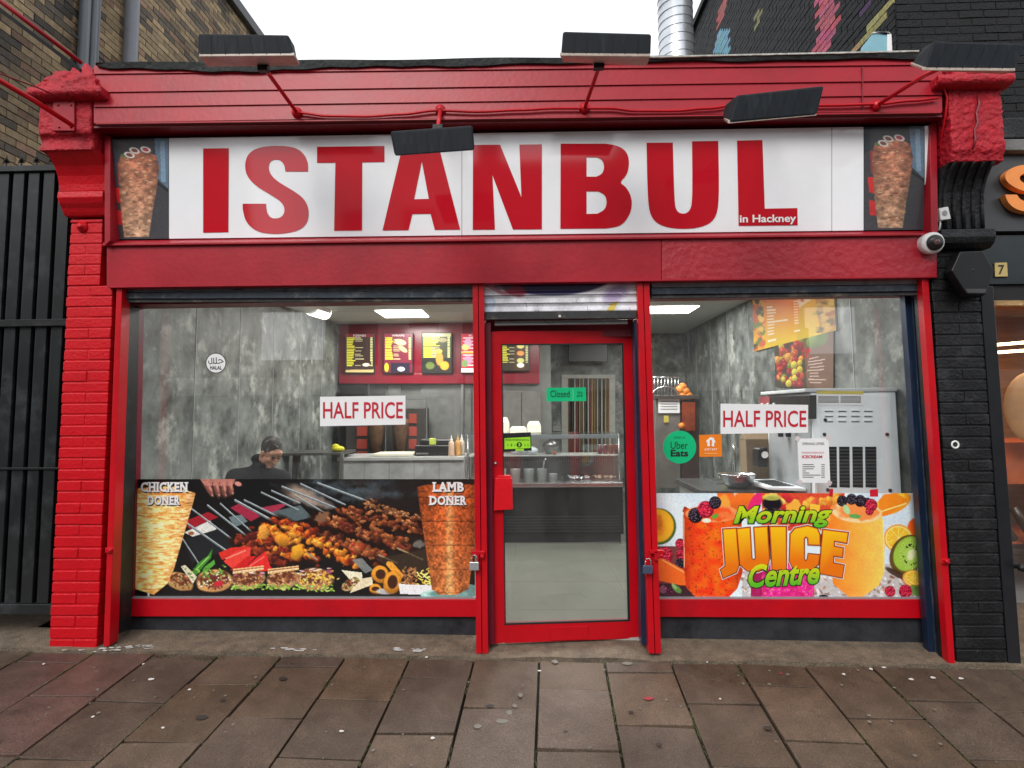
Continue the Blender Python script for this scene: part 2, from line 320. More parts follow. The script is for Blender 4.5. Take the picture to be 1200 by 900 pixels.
mb = MB(); mb.add([G3(-3.6, -.04, .002), G3(-8, -.04, .002), G3(-8, 9, .002), G3(-3.6, 9, .002)], [(0, 1, 2, 3)]); mb.add([G3(3.25, -.04, .004), G3(8, -.04, .004), G3(8, 1, .004), G3(3.25, 1, .004)], [(0, 1, 2, 3)]); struct(mb, 'alley ground', STRIP)
mb = MB(); mb.prism([G3(-60, -4.5), G3(60, -4.5), G3(60, -4.36), G3(-60, -4.36)], (0, 0, -.25)); struct(mb, 'kerb', mat('granite kerb', (.22, .21, .2), .7, var=.2, bump=.5), .01)
mb = MB(); mb.add([G3(-150, -4.5, -.12), G3(150, -4.5, -.12), (150, -13, gz(0, -4.5)-.2), (-150, -13, gz(0, -4.5)-.2)], [(0, 1, 2, 3)]); struct(mb, 'road', mat('asphalt', (.05, .05, .052), .85, var=.2, bump=.8, bs=200))
zb = gz(0, -4.5)-.1
mb = MB(); mb.box(-150, 150, -15.6, -13, zb-.3, zb+.02); struct(mb, 'far pavement', mat('far paving', (.14, .13, .12), .8))
# weeds, litter
mb = MB()
for cx_, cy_, nn in [(185, 770, 40), (240, 772, 45), (480, 771, 20), (695, 771, 40), (710, 772, 30), (790, 776, 26), (330, 777, 18), (866, 790, 14), (868, 800, 10), (590, 769, 10)]:
    for _ in range(nn*2):
        p = PG(cx_+random.gauss(0, 12), cy_+random.gauss(0, 1.2)); a = random.uniform(0, 6.3); h = random.uniform(.004, .016); w_ = .0025
        d = Vector((math.cos(a), math.sin(a), 0)); e = Vector((-d.y, d.x, 0))
        mb.add([p-e*w_, p+e*w_, p+d*h*.6+Vector((0, 0, h))], [(0, 1, 2)])
for k in range(-10, 12):                               # moss in the joints
    for _ in range(150):
        y = -.05-random.random()**1.5*1.7; x = X0+k*W_+JX*y+random.gauss(0, .002); r = random.uniform(.002, .0055)
        if vnoise(np.array([x*3+9.]), np.array([y*3+20.]), .7, 5)[0] > .5: mb.ball(G3(x, y, -.004), r, 5, sc=(1, 1.8, .6))
o = make(mb, 'moss', mat('weed green', (.045, .06, .016), .9, var=.4)); o['kind'] = 'stuff'
def blob(mb, px, py, r, h=.003, e=1, n=9, dz=.004):
    c = PG(px, py); pts = [G3(c.x+r*e*math.cos(t)*random.uniform(.7, 1.2), c.y+r*math.sin(t)*random.uniform(.7, 1.2), dz) for t in [2*math.pi*i/n for i in range(n)]]
    mb.prism(pts, (0, 0, h))
litw = mat('trodden white litter', (.62, .6, .56), .8, var=.15)
for i, (x, y, r) in enumerate([(177, 797, .011), (222, 809, .008), (168, 779, .007), (109, 841, .008), (191, 854, .007), (989, 791, .010), (1068, 797, .009), (1093, 795, .012), (1126, 796, .010), (1021, 785, .012), (632, 787, .006), (507, 866, .010), (400, 858, .007), (500, 771, .008), (30, 744, .009), (51, 779, .008), (829, 777, .005), (844, 820, .006), (1036, 783, .007)]):
    mb = MB(); blob(mb, x, y, r, e=random.uniform(.9, 1.9)); one(mb, 'litter', litw, 'scrap of pale litter trodden onto the brown paving slabs', 'litter', 'scraps of litter on the pavement')
gum = mat('old chewing gum', (.17, .155, .13), .8, var=.1)
gumd = mat('dark stain', (.022, .02, .018), .6)
mb = MB()
for _ in range(75):
    x, y = random.uniform(-20, 1220), random.uniform(780, 899); blob(mb, x, y, random.uniform(.004, .011), .001, dz=.0035)
for x, y, e in [(610, 815, .6), (603, 828, .6), (597, 836, .9), (560, 852, 1), (588, 846, 1.6), (650, 776, 1), (735, 778, 1.6)]: blob(mb, x, y, .022, .001, e, dz=.0035)
o = make(mb, 'gum spots', gum); o['kind'] = 'stuff'
mb = MB()
for x, y, r in [(575, 828, .016), (237, 841, .022), (331, 796, .02), (900, 854, .018), (739, 835, .012), (772, 873, .012), (261, 821, .012), (663, 858, .01)]: blob(mb, x, y, r, .001, 1.4, dz=.0035)
for x, y, r in [(760, 819, .022), (773, 824, .008), (915, 790, .010)]: pass
o = make(mb, 'stains', gumd); o['kind'] = 'stuff'
mb = MB(); blob(mb, 760, 819, .02, .001, 1.6, dz=.0035); blob(mb, 915, 790, .010, .001, dz=.0035); o = make(mb, 'red paint spots', mat('spilt red paint', (.32, .03, .04), .6)); o['kind'] = 'stuff'
WHP = mat('spilt white paint', (.5, .5, .48), .8, var=.3)
mb = MB()
for x, y, r, e in [(140, 762, .03, 3), (165, 760, .02, 4), (108, 765, .02, 3), (480, 764, .03, 4), (345, 763, .025, 4)]:
    for _ in range(13): blob(mb, x+random.gauss(0, 14), y+random.gauss(0, 1.3), r*random.uniform(.05, .3), .001, e, 7, dz=.0165 if y < 766 else .0165)
o = make(mb, 'white stains', WHP); o['kind'] = 'stuff'

# ================================================================ LEFT AND RIGHT HOUSES (brick by brick)
BRK = mat('stock brick', (1, 1, 1), .85, var=.3, vs=18, bump=.8, bs=70, attr=True)
MORT = mat('old mortar', (.10, .09, .075), .95, var=.3, vs=30)
XL = -4.6
def brickwall(mb, axis, const, u0, u1, z0, z1, colf, side, bw=.225, bh=.075, g=.010, proud=.010):
    r = 0; z = z0
    while z < z1:
        uu = u0-(bw/2 if r % 2 else 0)
        while uu < u1:
            full = random.random() < .8; a = max(u0, uu+g/2); b = min(u1, uu+bw-g/2); pr = proud+random.uniform(-.003, .003); c = colf((a+b)/2, z+bh/2)
            if b-a > .02:
                if axis == 'X': mb.box(min(const, const+side*pr), max(const, const+side*pr), a, b, z+g/2, z+bh-g/2, 0, c)
                else: mb.box(a, b, min(const, const+side*pr), max(const, const+side*pr), z+g/2, z+bh-g/2, 0, c)
            uu += bw
        z += bh; r += 1
GRAF = [[(0, 38), (8, 30), (14, 36), (8, 52), (0, 54)], [(30, 42), (38, 52), (46, 46), (44, 32), (52, 28)], [(60, 18), (72, 10), (84, 14), (90, 26)], [(8, 20), (20, 12), (30, 22)]]
def dseg(x, y, a, b):
    dx, dy = b[0]-a[0], b[1]-a[1]; t = max(0, min(1, ((x-a[0])*dx+(y-a[1])*dy)/(dx*dx+dy*dy))); return math.hypot(x-a[0]-t*dx, y-a[1]-t*dy)
def stock(u_, z):
    x, y = proj((XL, u_, z))
    if x < 100 and min(dseg(x, y, l[i], l[i+1]) for l in GRAF for i in range(len(l)-1)) < 2.6: return (.07, .06, .05)
    t = random.random(); nn = vnoise(np.array([u_*2+50]), np.array([z*2+50]), 1.0, 9)[0]
    c = (.44, .32, .18) if t < .40 else (.31, .225, .135) if t < .72 else (.15, .12, .09) if t < .93 else (.33, .20, .13)
    k = random.uniform(.7, 1.15)*(.55+.8*nn); return tuple(v*k for v in c)
hz = PX(265, 0, XL); hz2 = PX(298, 38, XL)
house = root('brick_house', 'yellow and brown stock brick house with drainpipes rising behind the black gate', 'house', (XL, 5, 0))
ztop = (hz.z+hz2.z)/2
mb = MB(); brickwall(mb, 'X', XL, .3, 9.6, 1.2, ztop, stock, 1); make(mb, 'wall', BRK, house)
mb = MB(); mb.box(XL-6, XL, .2, 9.6, -1, ztop); mb.box(XL-6, XL+.01, .1, .2, -1, ztop); make(mb, 'wall_core', MORT, house)
mb = MB(); mb.box(XL-6, XL+.09, .2, 9.7, ztop, ztop+.13); mb.box(XL+.02, XL+.10, .2, 9.7, ztop-.05, ztop); make(mb, 'roof_edge', mat('slate grey trim', (.12, .12, .125), .6), house, .01)
mb = MB(); mb.box(XL+.3, XL+.42, 9.7, 9.9, ztop-.4, ztop+.35); make(mb, 'gable_board', mat('slate grey trim', (.12, .12, .125), .6), house, .01)
PIPE = mat('grey painted pipe', (.10, .11, .125), .4, var=.1)
for a, r in [((101, 20), .035), ((104.5, 20), .022), ((112, 20), .03), ((117, 20), .018)]:
    p = PX(*a, XL+.1); mb = MB(); mb.tube([(XL+.08, p.y, 1), (XL+.08, p.y, ztop)], r*1.4, 10); make(mb, 'cable_duct' if r < .03 else 'drainpipe', PIPE, house)
p = PX(154, 30, XL+.1); mb = MB(); mb.tube([(XL+.1, p.y, 1), (XL+.1, p.y, ztop)], .075, 14)
for z in (3.2, 5.1, 6.6): mb.tube([(XL+.1, p.y, z), (XL+.1, p.y, z+.1)], .085, 14)
make(mb, 'drainpipe', mat('pale grey pipe', (.17, .18, .2), .45), house)
mb = MB(); mb.tube([PX(85, 40, XL+.06), PX(110, 60, XL+.06), PX(124, 73, XL+.06)], .008, 6); mb.tube([PX(122, 73, XL+.06), PX(126, 76, XL+.06)], .012, 6); make(mb, 'loose_cable', PIPE, house)
# right: black-painted house with mural
XR, YR = 3.42, None
c = PX(1055, 100, XR); YR = c.y
MURAL = [([(955, -5), (985, -5), (981, 30), (974, 62), (955, 62), (960, 30)], (.55, .12, .19)), ([(840, 40), (855, 33), (855, 64), (838, 64)], (.19, .42, .55)), ([(848, -2), (855, 2), (848, 24), (840, 34), (843, 15)], (.42, .11, .11)),
         ([(1043, 2), (1050, 6), (1003, 62), (996, 62)], (.42, .37, .15)), ([(886, 17), (896, 12), (892, 26), (887, 34)], (.25, .27, .11)), ([(1012, 8), (1020, 6), (1014, 28), (1008, 30)], (.09, .045, .12))]
def inpoly(x, y, pts):
    r = False; j = len(pts)-1
    for i in range(len(pts)):
        if (pts[i][1] > y) != (pts[j][1] > y) and x < (pts[j][0]-pts[i][0])*(y-pts[i][1])/(pts[j][1]-pts[i][1])+pts[i][0]: r = not r
        j = i
    return r
def black(u_, z):
    x, y = proj((XR, u_, z)); k = random.uniform(.7, 1.6)
    for pts, c in MURAL:
        if inpoly(x, y, pts): return tuple(v*random.uniform(.75, 1.1) for v in c)
    return (.007*k, .0073*k, .008*k)
BRB = mat('black painted brick', (1, 1, 1), .6, spec=.2, var=.4, vs=30, bump=1, bs=45, attr=True)
MB_B = mat('black mortar', (.012, .012, .013), .8)
h2 = root('painted_house', 'black painted brick house with pink and blue mural strokes behind the roof', 'house', (XR, YR, 0))
ht = PX(830, 0, XR).z
mb = MB(); brickwall(mb, 'X', XR, YR, 13.5, 3.3, ht, black, -1, proud=.014)
z = 2.6
brickwall(mb, 'Y', YR, XR, 6.5, 2.6, ht, lambda u_, z: (.011, .0115, .0125), -1, proud=.007); make(mb, 'wall', BRB, h2)
mb = MB(); mb.box(XR, 9, YR, 13.5, 2.75, ht); make(mb, 'wall_core', MB_B, h2)
mb = MB(); mb.box(XR-.08, 9, YR-.05, 13.6, ht, ht+.12); make(mb, 'roof_edge', MB_B, h2)
# pale blue panel by the black wall
t = root('roof_sign_box', 'pale blue panel with a white rim beside the black wall above the roof edge', 'sign', P(1027, 60, 1.0))
mb = MB(); mb.plate([(1009, 70), (1013, 52), (1023, 39.5), (1040, 38.5), (1040, 70)], .86, .05); make(mb, 'blue_face', mat('pale blue panel', (.20, .42, .50), .4), t)
mb = MB(); mb.plate([(1040, 70), (1040, 38), (1022, 39), (1024, 37), (1042, 37), (1045, 40), (1046, 60), (1044, 70)], .85, .09); make(mb, 'rim', WHITE, t, .005)
# spiral duct on the roof
t = root('spiral_duct', 'galvanised spiral ventilation duct standing on the shop roof at top right', 'duct', P(793, 68, 3.0))
cc = P(793, 68, 3.0); r = (P(813, 40, 3.0).x-P(773, 40, 3.0).x)/2
mb = MB(); mb.tube([(cc.x, 3.0, 3.0), (cc.x, 3.0, cc.z+2.2)], r, 40); make(mb, 'duct_wall', GALV, t)
mb = MB(); pts = [(cc.x+(r+.002)*math.cos(a), 3+(r+.002)*math.sin(a), 3.0+a*.0175) for a in np.arange(0, 6.283*36, .25)]; mb.tube(pts, .0035, 5); make(mb, 'spiral_seam', mat('duct seam', (.38, .40, .43), .4, metal=.7), t)
# ================================================================ THE SHOP
shop = root('kebab_shop', 'red painted kebab takeaway shop with two windows and a glazed door', 'shop', (0, 0, 0))
def part(mb, name, m, par=shop, bevel=0, label=None): return make(mb, name, m, par, bevel, label)
def yc_(p0, p1): return lambda x: p0[1]+(p1[1]-p0[1])*(x-p0[0])/(p1[0]-p0[0])
# --- cornice boards
YCR = -.2
L_ = [((110, 87), (1104, 76)), ((110, 108.5), (1104, 94.5)), ((110, 125.8), (1104, 111.5)), ((110, 144), (1104, 131))]
top_ = ((110, 76), (1104, 64))
lines = [top_]+L_
for i in range(4):
    a, b = lines[i], lines[i+1]; mb = MB()
    n = 24
    for k in range(n):
        xs = [110+(1104-110)*k/n, 110+(1104-110)*(k+1)/n]; fa, fb = yc_(*a), yc_(*b)
        if i == 3: wv_ = [.6*math.sin(x*.011+1) for x in xs]
        else: wv_ = [0, 0]
        f = [P(xs[0], fb(xs[0])-.6+wv_[0], YCR-.006), P(xs[1], fb(xs[1])-.6+wv_[1], YCR-.006), P(xs[1], fa(xs[1])+.7, YCR+.004), P(xs[0], fa(xs[0])+.7, YCR+.004)]
        mb.hexa(f+[Vector(v)+Vector((0, .03, 0)) for v in f])
    part(mb, 'cornice_board', REDO)
mb = MB(); f1, f2 = yc_((110, 144), (1104, 131)), None
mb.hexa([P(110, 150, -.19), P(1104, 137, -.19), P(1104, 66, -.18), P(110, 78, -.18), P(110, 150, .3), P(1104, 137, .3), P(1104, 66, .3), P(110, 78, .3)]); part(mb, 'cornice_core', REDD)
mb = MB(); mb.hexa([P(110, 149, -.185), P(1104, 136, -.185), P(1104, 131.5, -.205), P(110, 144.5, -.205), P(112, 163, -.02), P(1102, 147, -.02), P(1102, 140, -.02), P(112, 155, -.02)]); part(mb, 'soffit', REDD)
mb = MB(); mb.hexa([P(112, 145.5, -.215), P(1103, 132.3, -.215), P(1103, 130.7, -.215), P(112, 143.8, -.215), P(112, 145.5, -.19), P(1103, 132.3, -.19), P(1103, 130.7, -.19), P(112, 143.8, -.19)]); part(mb, 'cornice_lip', REDO)
mb = MB(); mb.plate([(1010.5, 128), (1011.5, 128), (1011.5, 78), (1010.5, 78)], YCR-.011, .01); part(mb, 'board_joint', REDD)
# knots and dents on boards are in the bump; roof felt edge
FELT = mat('roofing felt', (.028, .034, .034), .75, var=.4, bump=1, bs=30, dirt=(.09, .1, .1), ds=4, grime=.5)
mb = MB(); n = 70
for k in range(n):
    x0, x1 = 112+k*(1076-112)/n, 112+(k+1)*(1076-112)/n
    def ft(x): return 73.5-11.5*(x-112)/964+.7*math.sin(x*.03)
    def fb_(x): return ft(x)+(9.5+2.2*math.sin(x*.019+2.2)+.8*math.sin(x*.11) if x < 560 else 9.5-min(1, (x-560)/80)*3.5+.8*math.sin(x*.06))*(min(1, (x-100)/30))
    f = [P(x0, fb_(x0), YCR-.02), P(x1, fb_(x1), YCR-.02), P(x1, ft(x1), YCR-.035), P(x0, ft(x0), YCR-.035)]
    mb.hexa(f+[v+Vector((0, .08, .005)) for v in f])
part(mb, 'roof_felt_edge', FELT)
mb = MB()
for k in range(26):
    x0 = 760+k*12.2; f = [P(x0, 67.4-(x0-760)*.022+random.uniform(-.3, .3), YCR-.04), P(x0+12.2, 67.4-(x0+12.2-760)*.022, YCR-.04), P(x0+12.2, 65.6-(x0+12.2-760)*.022, YCR-.04), P(x0, 65.6-(x0-760)*.022, YCR-.04)]
    mb.hexa(f+[v+Vector((0, .03, 0)) for v in f])
part(mb, 'lead_flashing', mat('pale lead', (.42, .42, .38), .7, var=.4, vs=30))
ra, rb = P(110, 76, -.2), P(1104, 64, -.2)
mb = MB(); mb.hexa([(ra.x, -.16, ra.z-.12), (rb.x, -.16, rb.z-.12), (rb.x, -.16, rb.z-.01), (ra.x, -.16, ra.z-.01), (ra.x, 7.2, ra.z-.2), (rb.x, 7.2, rb.z-.2), (rb.x, 7.2, rb.z-.1), (ra.x, 7.2, ra.z-.1)]); part(mb, 'roof', FELT)
# --- shop sign
def SG(off=0): return lambda x, y: P(x, y, -.075+.08*(y-155)/120-off)
sg = root('shop_sign', 'white shop sign with big red ISTANBUL letters and doner pictures at both ends', 'sign', P(610, 215, .02))
def splate(mb, pts, off=0, th=.02, mi=0): mb.prism([SG(off)(x, y) for x, y in pts], (0, th, 0), mi)
tp = yc_((129, 163), (1090, 147.5)); bt = yc_((128.5, 280.5), (1093, 269))
for x0, x1 in [(198, 541), (541.4, 974.6), (975, 1012)]:
    mb = MB(); splate(mb, [(x0, bt(x0)), (x1, bt(x1)), (x1, tp(x1)), (x0, tp(x0))]); part(mb, 'sign_panel', SIGNW, sg)
mb = MB(); splate(mb, [(124, bt(124)), (1096, bt(1096)), (1096, tp(1096)), (124, tp(124))], -.021); part(mb, 'backing', BLACKP, sg)
mb = MB(); splate(mb, [(1085.5, bt(1086)), (1091, bt(1091)), (1088, tp(1088)), (1083.5, tp(1084))], .001); part(mb, 'edge_strip', SIGNW, sg)
def doner_pic(x0, x1, flip):
    p = Paint(x0, 146, x1, 282, 1.6, (62, 62, 66)); s_ = x0
    p.C *= (.8+.35*(p.Y[..., None]-150)/130)
    w_ = x1-x0
    p.poly([(s_+.75*w_, 146), (x1, 146), (x1, 215), (s_+.8*w_, 200)], (96, 124, 148), .9); p.poly([(s_+.85*w_, 150), (s_+.93*w_, 150), (s_+.95*w_, 205), (s_+.87*w_, 205)], (140, 165, 185), .7); p.poly([(s_, 146), (s_+.12*w_, 146), (s_+.1*w_, 178), (s_, 180)], (34, 44, 52), 1)
    p.poly([(s_+.06*w_, 212), (s_+.2*w_, 212), (s_+.2*w_, 234), (s_+.09*w_, 232)], (208, 40, 40)); p.poly([(s_+.08*w_, 242), (s_+.22*w_, 244), (s_+.24*w_, 263), (s_+.1*w_, 262)], (200, 45, 48)); p.line(s_+.78*w_, 205, x1, 218, 3, (30, 30, 34))
    p.poly([(s_+.1*w_, 178), (s_+.2*w_, 176), (s_+.22*w_, 205), (s_+.12*w_, 208)], (150, 50, 48))
    cx_ = s_+.46*w_
    L0 = [(cx_-23, 180), (cx_-20, 168), (cx_-8, 163), (cx_+10, 163), (cx_+22, 170), (cx_+25, 186), (cx_+22, 215), (cx_+17, 245), (cx_+13, 279), (cx_-16, 279), (cx_-20, 240), (cx_-22, 205)]
    def tx(X, Y):
        a = vnoise(X, Y*1.3, 5.5, 11); b = vnoise(X, Y*1.4, 2.4, 4); e = np.abs(X-cx_)/25; c = np.empty(X.shape+(3,)); v = (.74+.50*a)*(.84+.30*b)*(1.1-.45*e**2)
        v = v*.86; c[..., 0] = 208*v; c[..., 1] = 160*v*(.78+.27*(Y-160)/120); c[..., 2] = 132*v*(.70+.33*(Y-160)/120); return c
    p.poly(L0, (0, 0, 0), 1, tx)
    for i in range(60):
        yy = 168+random.random()*108; xx = cx_+random.uniform(-20, 20)*(1-.3*(yy-165)/110); p.ell(xx, yy, random.uniform(1.5, 4.5), random.uniform(.8, 1.8), random.choice([(222, 184, 140), (110, 55, 38), (236, 206, 166), (140, 76, 50)]), 0, .6, .5)
    for ox, oy in [(-10, 168), (-4, 162), (9, 161)]:
        for rr, c in [(1, (235, 232, 225)), (.62, (130, 80, 66) if ox < 5 else (190, 70, 80))]: p.ell(cx_+ox, oy, 7.5*rr, 4.4*rr, c, .4)
    p.ell(cx_-17, 169, 4, 2, (90, 130, 70), .6)
    p.grain(.08); return p
for x0, x1 in [(131, 197.5), (1012.5, 1083)]:
    p = doner_pic(x0, x1, 0)
    p.mesh('doner_picture', lambda x, y, x0=x0, x1=x1: SG(.003)(x, tp(x)+(y-146)/(136)*(bt(x)-tp(x))), sg)
for xx in (541.2, 974.8): mb = MB(); splate(mb, [(xx-.35, bt(xx)), (xx+.35, bt(xx)), (xx+.35, tp(xx)), (xx-.35, tp(xx))], .001, .001); part(mb, 'panel_joint', mat('joint grey', (.3, .3, .31), .5), sg)
z2 = lambda pts, ox, oy=0: [((x/3+ox, y/3+oy)+tuple(r)) for x, y, *r in pts]
letters = {
 'I': [[(238, 174), (268, 173.6), (267.5, 272), (238, 272.6)]],
 'S': [smooth(z2([(1083, 603, 1), (1003, 603, 1), (1000, 580), (985, 562), (968, 560), (950, 566), (943, 588), (950, 612), (975, 638), (1040, 675), (1075, 705), (1087, 745), (1080, 785), (1052, 810), (1000, 821), (960, 823), (905, 816), (866, 785), (853, 740), (853, 716, 1), (935, 716, 1), (937, 745), (950, 765), (970, 769), (992, 762), (1002, 740), (993, 713), (960, 690), (900, 655), (868, 620), (860, 585), (868, 545), (900, 520), (960, 511), (1030, 515), (1065, 535), (1083, 570)], 0))],
 'T': [[(371.5, 172), (450.5, 171), (450.5, 189.8), (424.5, 190.2), (424.2, 270), (391.5, 270.4), (393, 190.6), (371.5, 190.8)]],
 'A': [[(471, 174), (514.5, 173), (539.3, 269), (509.5, 269.3), (504.5, 250.5), (483.2, 250.8), (478.6, 269.7), (448.2, 270)], [(494.3, 189), (502.5, 233), (485.3, 233.4)]],
 'N': [[(554.3, 169.8), (586, 169.5), (611, 231), (608.6, 169.4), (635, 169), (635, 268.6), (601, 268.8), (577, 205), (580, 269), (554, 269.2)]],
 'B': [smooth(z2([(771, 505, 1), (930, 505, 1), (975, 512), (1005, 535), (1013, 572), (1005, 615), (977, 642), (1003, 658), (1023, 700), (1018, 750), (985, 795), (930, 803, 1), (770, 804, 1)], 400)), smooth(z2([(862, 553, 1), (898, 553, 1), (918, 562), (925, 588), (917, 612), (896, 621, 1), (862, 621, 1)], 400)), smooth(z2([(862, 673, 1), (903, 673, 1), (928, 685), (934, 712), (926, 738), (900, 751, 1), (862, 752, 1)], 400))],
 'U': [smooth([(757.7, 167.3, 1), (788.5, 167, 1), (790.3, 237), (793, 248), (800.5, 251), (808, 248), (811.6, 236), (811, 165.6, 1), (841.7, 165.1, 1), (843, 236), (838, 258), (822, 266.5), (800, 268.5), (778, 266), (764, 257), (759, 238)])],
 'L': [[(863.7, 164.8), (893.5, 164), (896.2, 244.5), (934.5, 243.8), (934.8, 263.8), (865.6, 264.6)]]}
for k in 'ISTANBUL'[:8]:
    pass
for k, sp in [('I', 0), ('S', 0), ('T', 0), ('A', 0), ('N', 0), ('B', 0), ('U', 0), ('L', 0)]:
    v, f = flat2d(letters[k], SG(.003)); mb = MB(); mb.add(v, f); part(mb, 'letter', SIGNR, sg, label='big red letter '+k)
v, f = text2d('in Hackney', (867, 251.5, 933, 263.2), SG(.006), bold=.02, warp=lambda x, y: (x, y-(x-900)*.012)); mb = MB(); mb.add(v, f); part(mb, 'lettering', INKW, sg)
v, f = text2d('in Hackney', (866.3, 251, 933.7, 263.8), SG(.0045), bold=.06, warp=lambda x, y: (x, y-(x-900)*.012)); mb = MB(); mb.add(v, f); part(mb, 'lettering_outline', INKR, sg)
# sign surround
mb = MB(); mb.hexa([P(123, 283, -.045), P(1100, 271, -.045), P(1100, 145, -.03), P(122, 160, -.03)]+[P(123, 283, .06), P(1100, 271, .06), P(1100, 145, .06), P(122, 160, .06)]) if 0 else None
mb = MB(); mb.plate([(122.5, 288), (129, 282), (129.3, 160), (122, 158)], -.085, .14); part(mb, 'sign_stile', REDO, bevel=.004)
mb = MB(); mb.plate([(1091.5, 272), (1099.5, 275), (1098, 140), (1089, 146)], -.085, .14); part(mb, 'sign_stile', REDO, bevel=.004)
mb = MB(); mb.hexa([P(120, 288, -.06), P(1101, 275.5, -.06), P(1101, 273, -.06), P(120, 285.5, -.06), P(124, 288, .05), P(1100, 276, .05), P(1100, 268.6, .05), P(124, 280.5, .05)]); part(mb, 'sign_sill', REDO, bevel=.003)
mb = MB(); mb.box(-3.0, 2.9, .1, .3, 2.6, 3.75); part(mb, 'wall_core', REDD)
mb = MB(); mb.plate([(125, 335.8), (775, 328), (775, 277), (125, 287)], -.035, .13); part(mb, 'fascia_board', REDO, bevel=.003)
mb = MB(); mb.plate([(775.6, 328), (1098, 324), (1098, 275), (775.6, 277)], -.035, .13); part(mb, 'fascia_board', mat('peeling red paint', (.38, .012, .025), .4, var=.14, vs=3, bump=.8, bs=22, dirt=(.25, .012, .02), ds=3, grime=.5), bevel=.003)
mb = MB(); mb.plate([(125, 337), (1098, 325), (1098, 323.4), (125, 335.4)], -.042, .12); part(mb, 'fascia_edge', REDO)
# --- brick piers
def pier(name, xa, xb, z0, z1, m, Y1=.2, zf=None, par=shop, label=None):
    mb = MB(); z = z0; r = 0
    while z < z1-.01:
        h = min(.0755, z1-z); cut = random.uniform(.35, .65) if r % 2 else 0; w_ = xb-xa; j = lambda: random.uniform(-.0035, .0035)
        segs = [(xa, xb)] if r % 2 == 0 else [(xa, xa+w_*.52), (xa+w_*.52, xb)]
        for a, b in segs: mb.box(a+.0012+j()*.5, b-.0012+j()*.5, j(), Y1, z+.0035, z+h-.0035+j()*.4)
        z += .0755; r += 1
    mb.box(xa+.006, xb-.006, .006, Y1, z0, z1, 0)
    return make(mb, name, m, par, .006, label)
xa, xb = P(70, 500).x, P(131, 500).x
zsp = round(P(121, 330).z/.0755)*.0755
pier('brick_pier', xa, P(122.5, 600).x-.012, .0, zsp, REDB); pier('brick_pier', xa, P(120, 270).x, zsp, 3.05, REDB)
mb = MB(); mb.plate([(121, 758), (128, 757), (143, 338), (136.5, 338)], -.014, .09); part(mb, 'pilaster_strip', RED, bevel=.003)
mb = MB(); mb.plate([(1112, 779), (1119.5, 779), (1088, 325), (1080, 325)], -.014, .06); part(mb, 'pilaster_strip', RED, bevel=.003)
for x, y in [(129, 645), (1109.5, 658)]: mb = MB(); mb.px(x-6, y-3, x+4, y+3, -.03, .02); mb.ball(P(x, y, -.04), .012, 8); part(mb, 'shutter_lock', RED, bevel=.003)
mb = MB(); mb.lathe(P(97, 266, -.0), [(0, -.035), (.018, -.035), (.02, -.02), (.036, -.016), (.04, 0)], 16, axis='Y'); part(mb, 'wall_bolt', REDB)
# --- corbels
def corbel(x0, x1, top, yb, prof, capz, m1, m2=None):
    pass
def zat(px, py, Y): return P(px, py, Y).z
ROUGHR = mat('crumbling red stucco', (.42, .01, .022), .5, spec=.3, var=.2, vs=10, bump=1.6, bs=38, dirt=(.26, .008, .018), ds=6, grime=.6)
def prof_mb(x0, x1, px, pts, back=.12, mi=0, mb=None):
    mb = mb or MB(); a = [(Y, zat(px, py, Y)) for py, Y in pts]; a = a+[(back, a[-1][1]), (back, a[0][1])]
    return mb.prism([(x0, y, z) for y, z in a], (x1-x0, 0, 0), mi)
lx0, lx1 = -3.24, -2.87
hl = [P(45, 130, -.2).x, P(107, 130, -.2).x]
part(prof_mb(hl[0], hl[1], 80, [(117, -.2), (156, -.2), (161, -.17), (166, -.165), (172, -.18), (176, -.18)]), 'corbel_block', ROUGHR); craggy(bpy.data.objects['corbel_block'], .012, .04, .014)
part(prof_mb(hl[0]+.035, P(119, 200, -.1).x, 90, [(176, -.165), (184, -.13), (194, -.085), (206, -.05), (216, -.035), (224, -.03)]), 'corbel_scroll', REDB, bevel=.004)
part(prof_mb(lx0-.06, P(120, 236, -.09).x, 90, [(224, -.09), (231, -.095), (238, -.075), (244, -.05), (249, -.035), (253, -.02)]), 'corbel_ledge', REDB, bevel=.005)
mb = prof_mb(P(30, 105, -.28).x, P(118, 105, -.28).x, 80, [(100, -.28), (107, -.285), (113, -.26), (118, -.215)]); craggy(part(mb, 'corbel_cap', ROUGHR), .012, .05, .010)
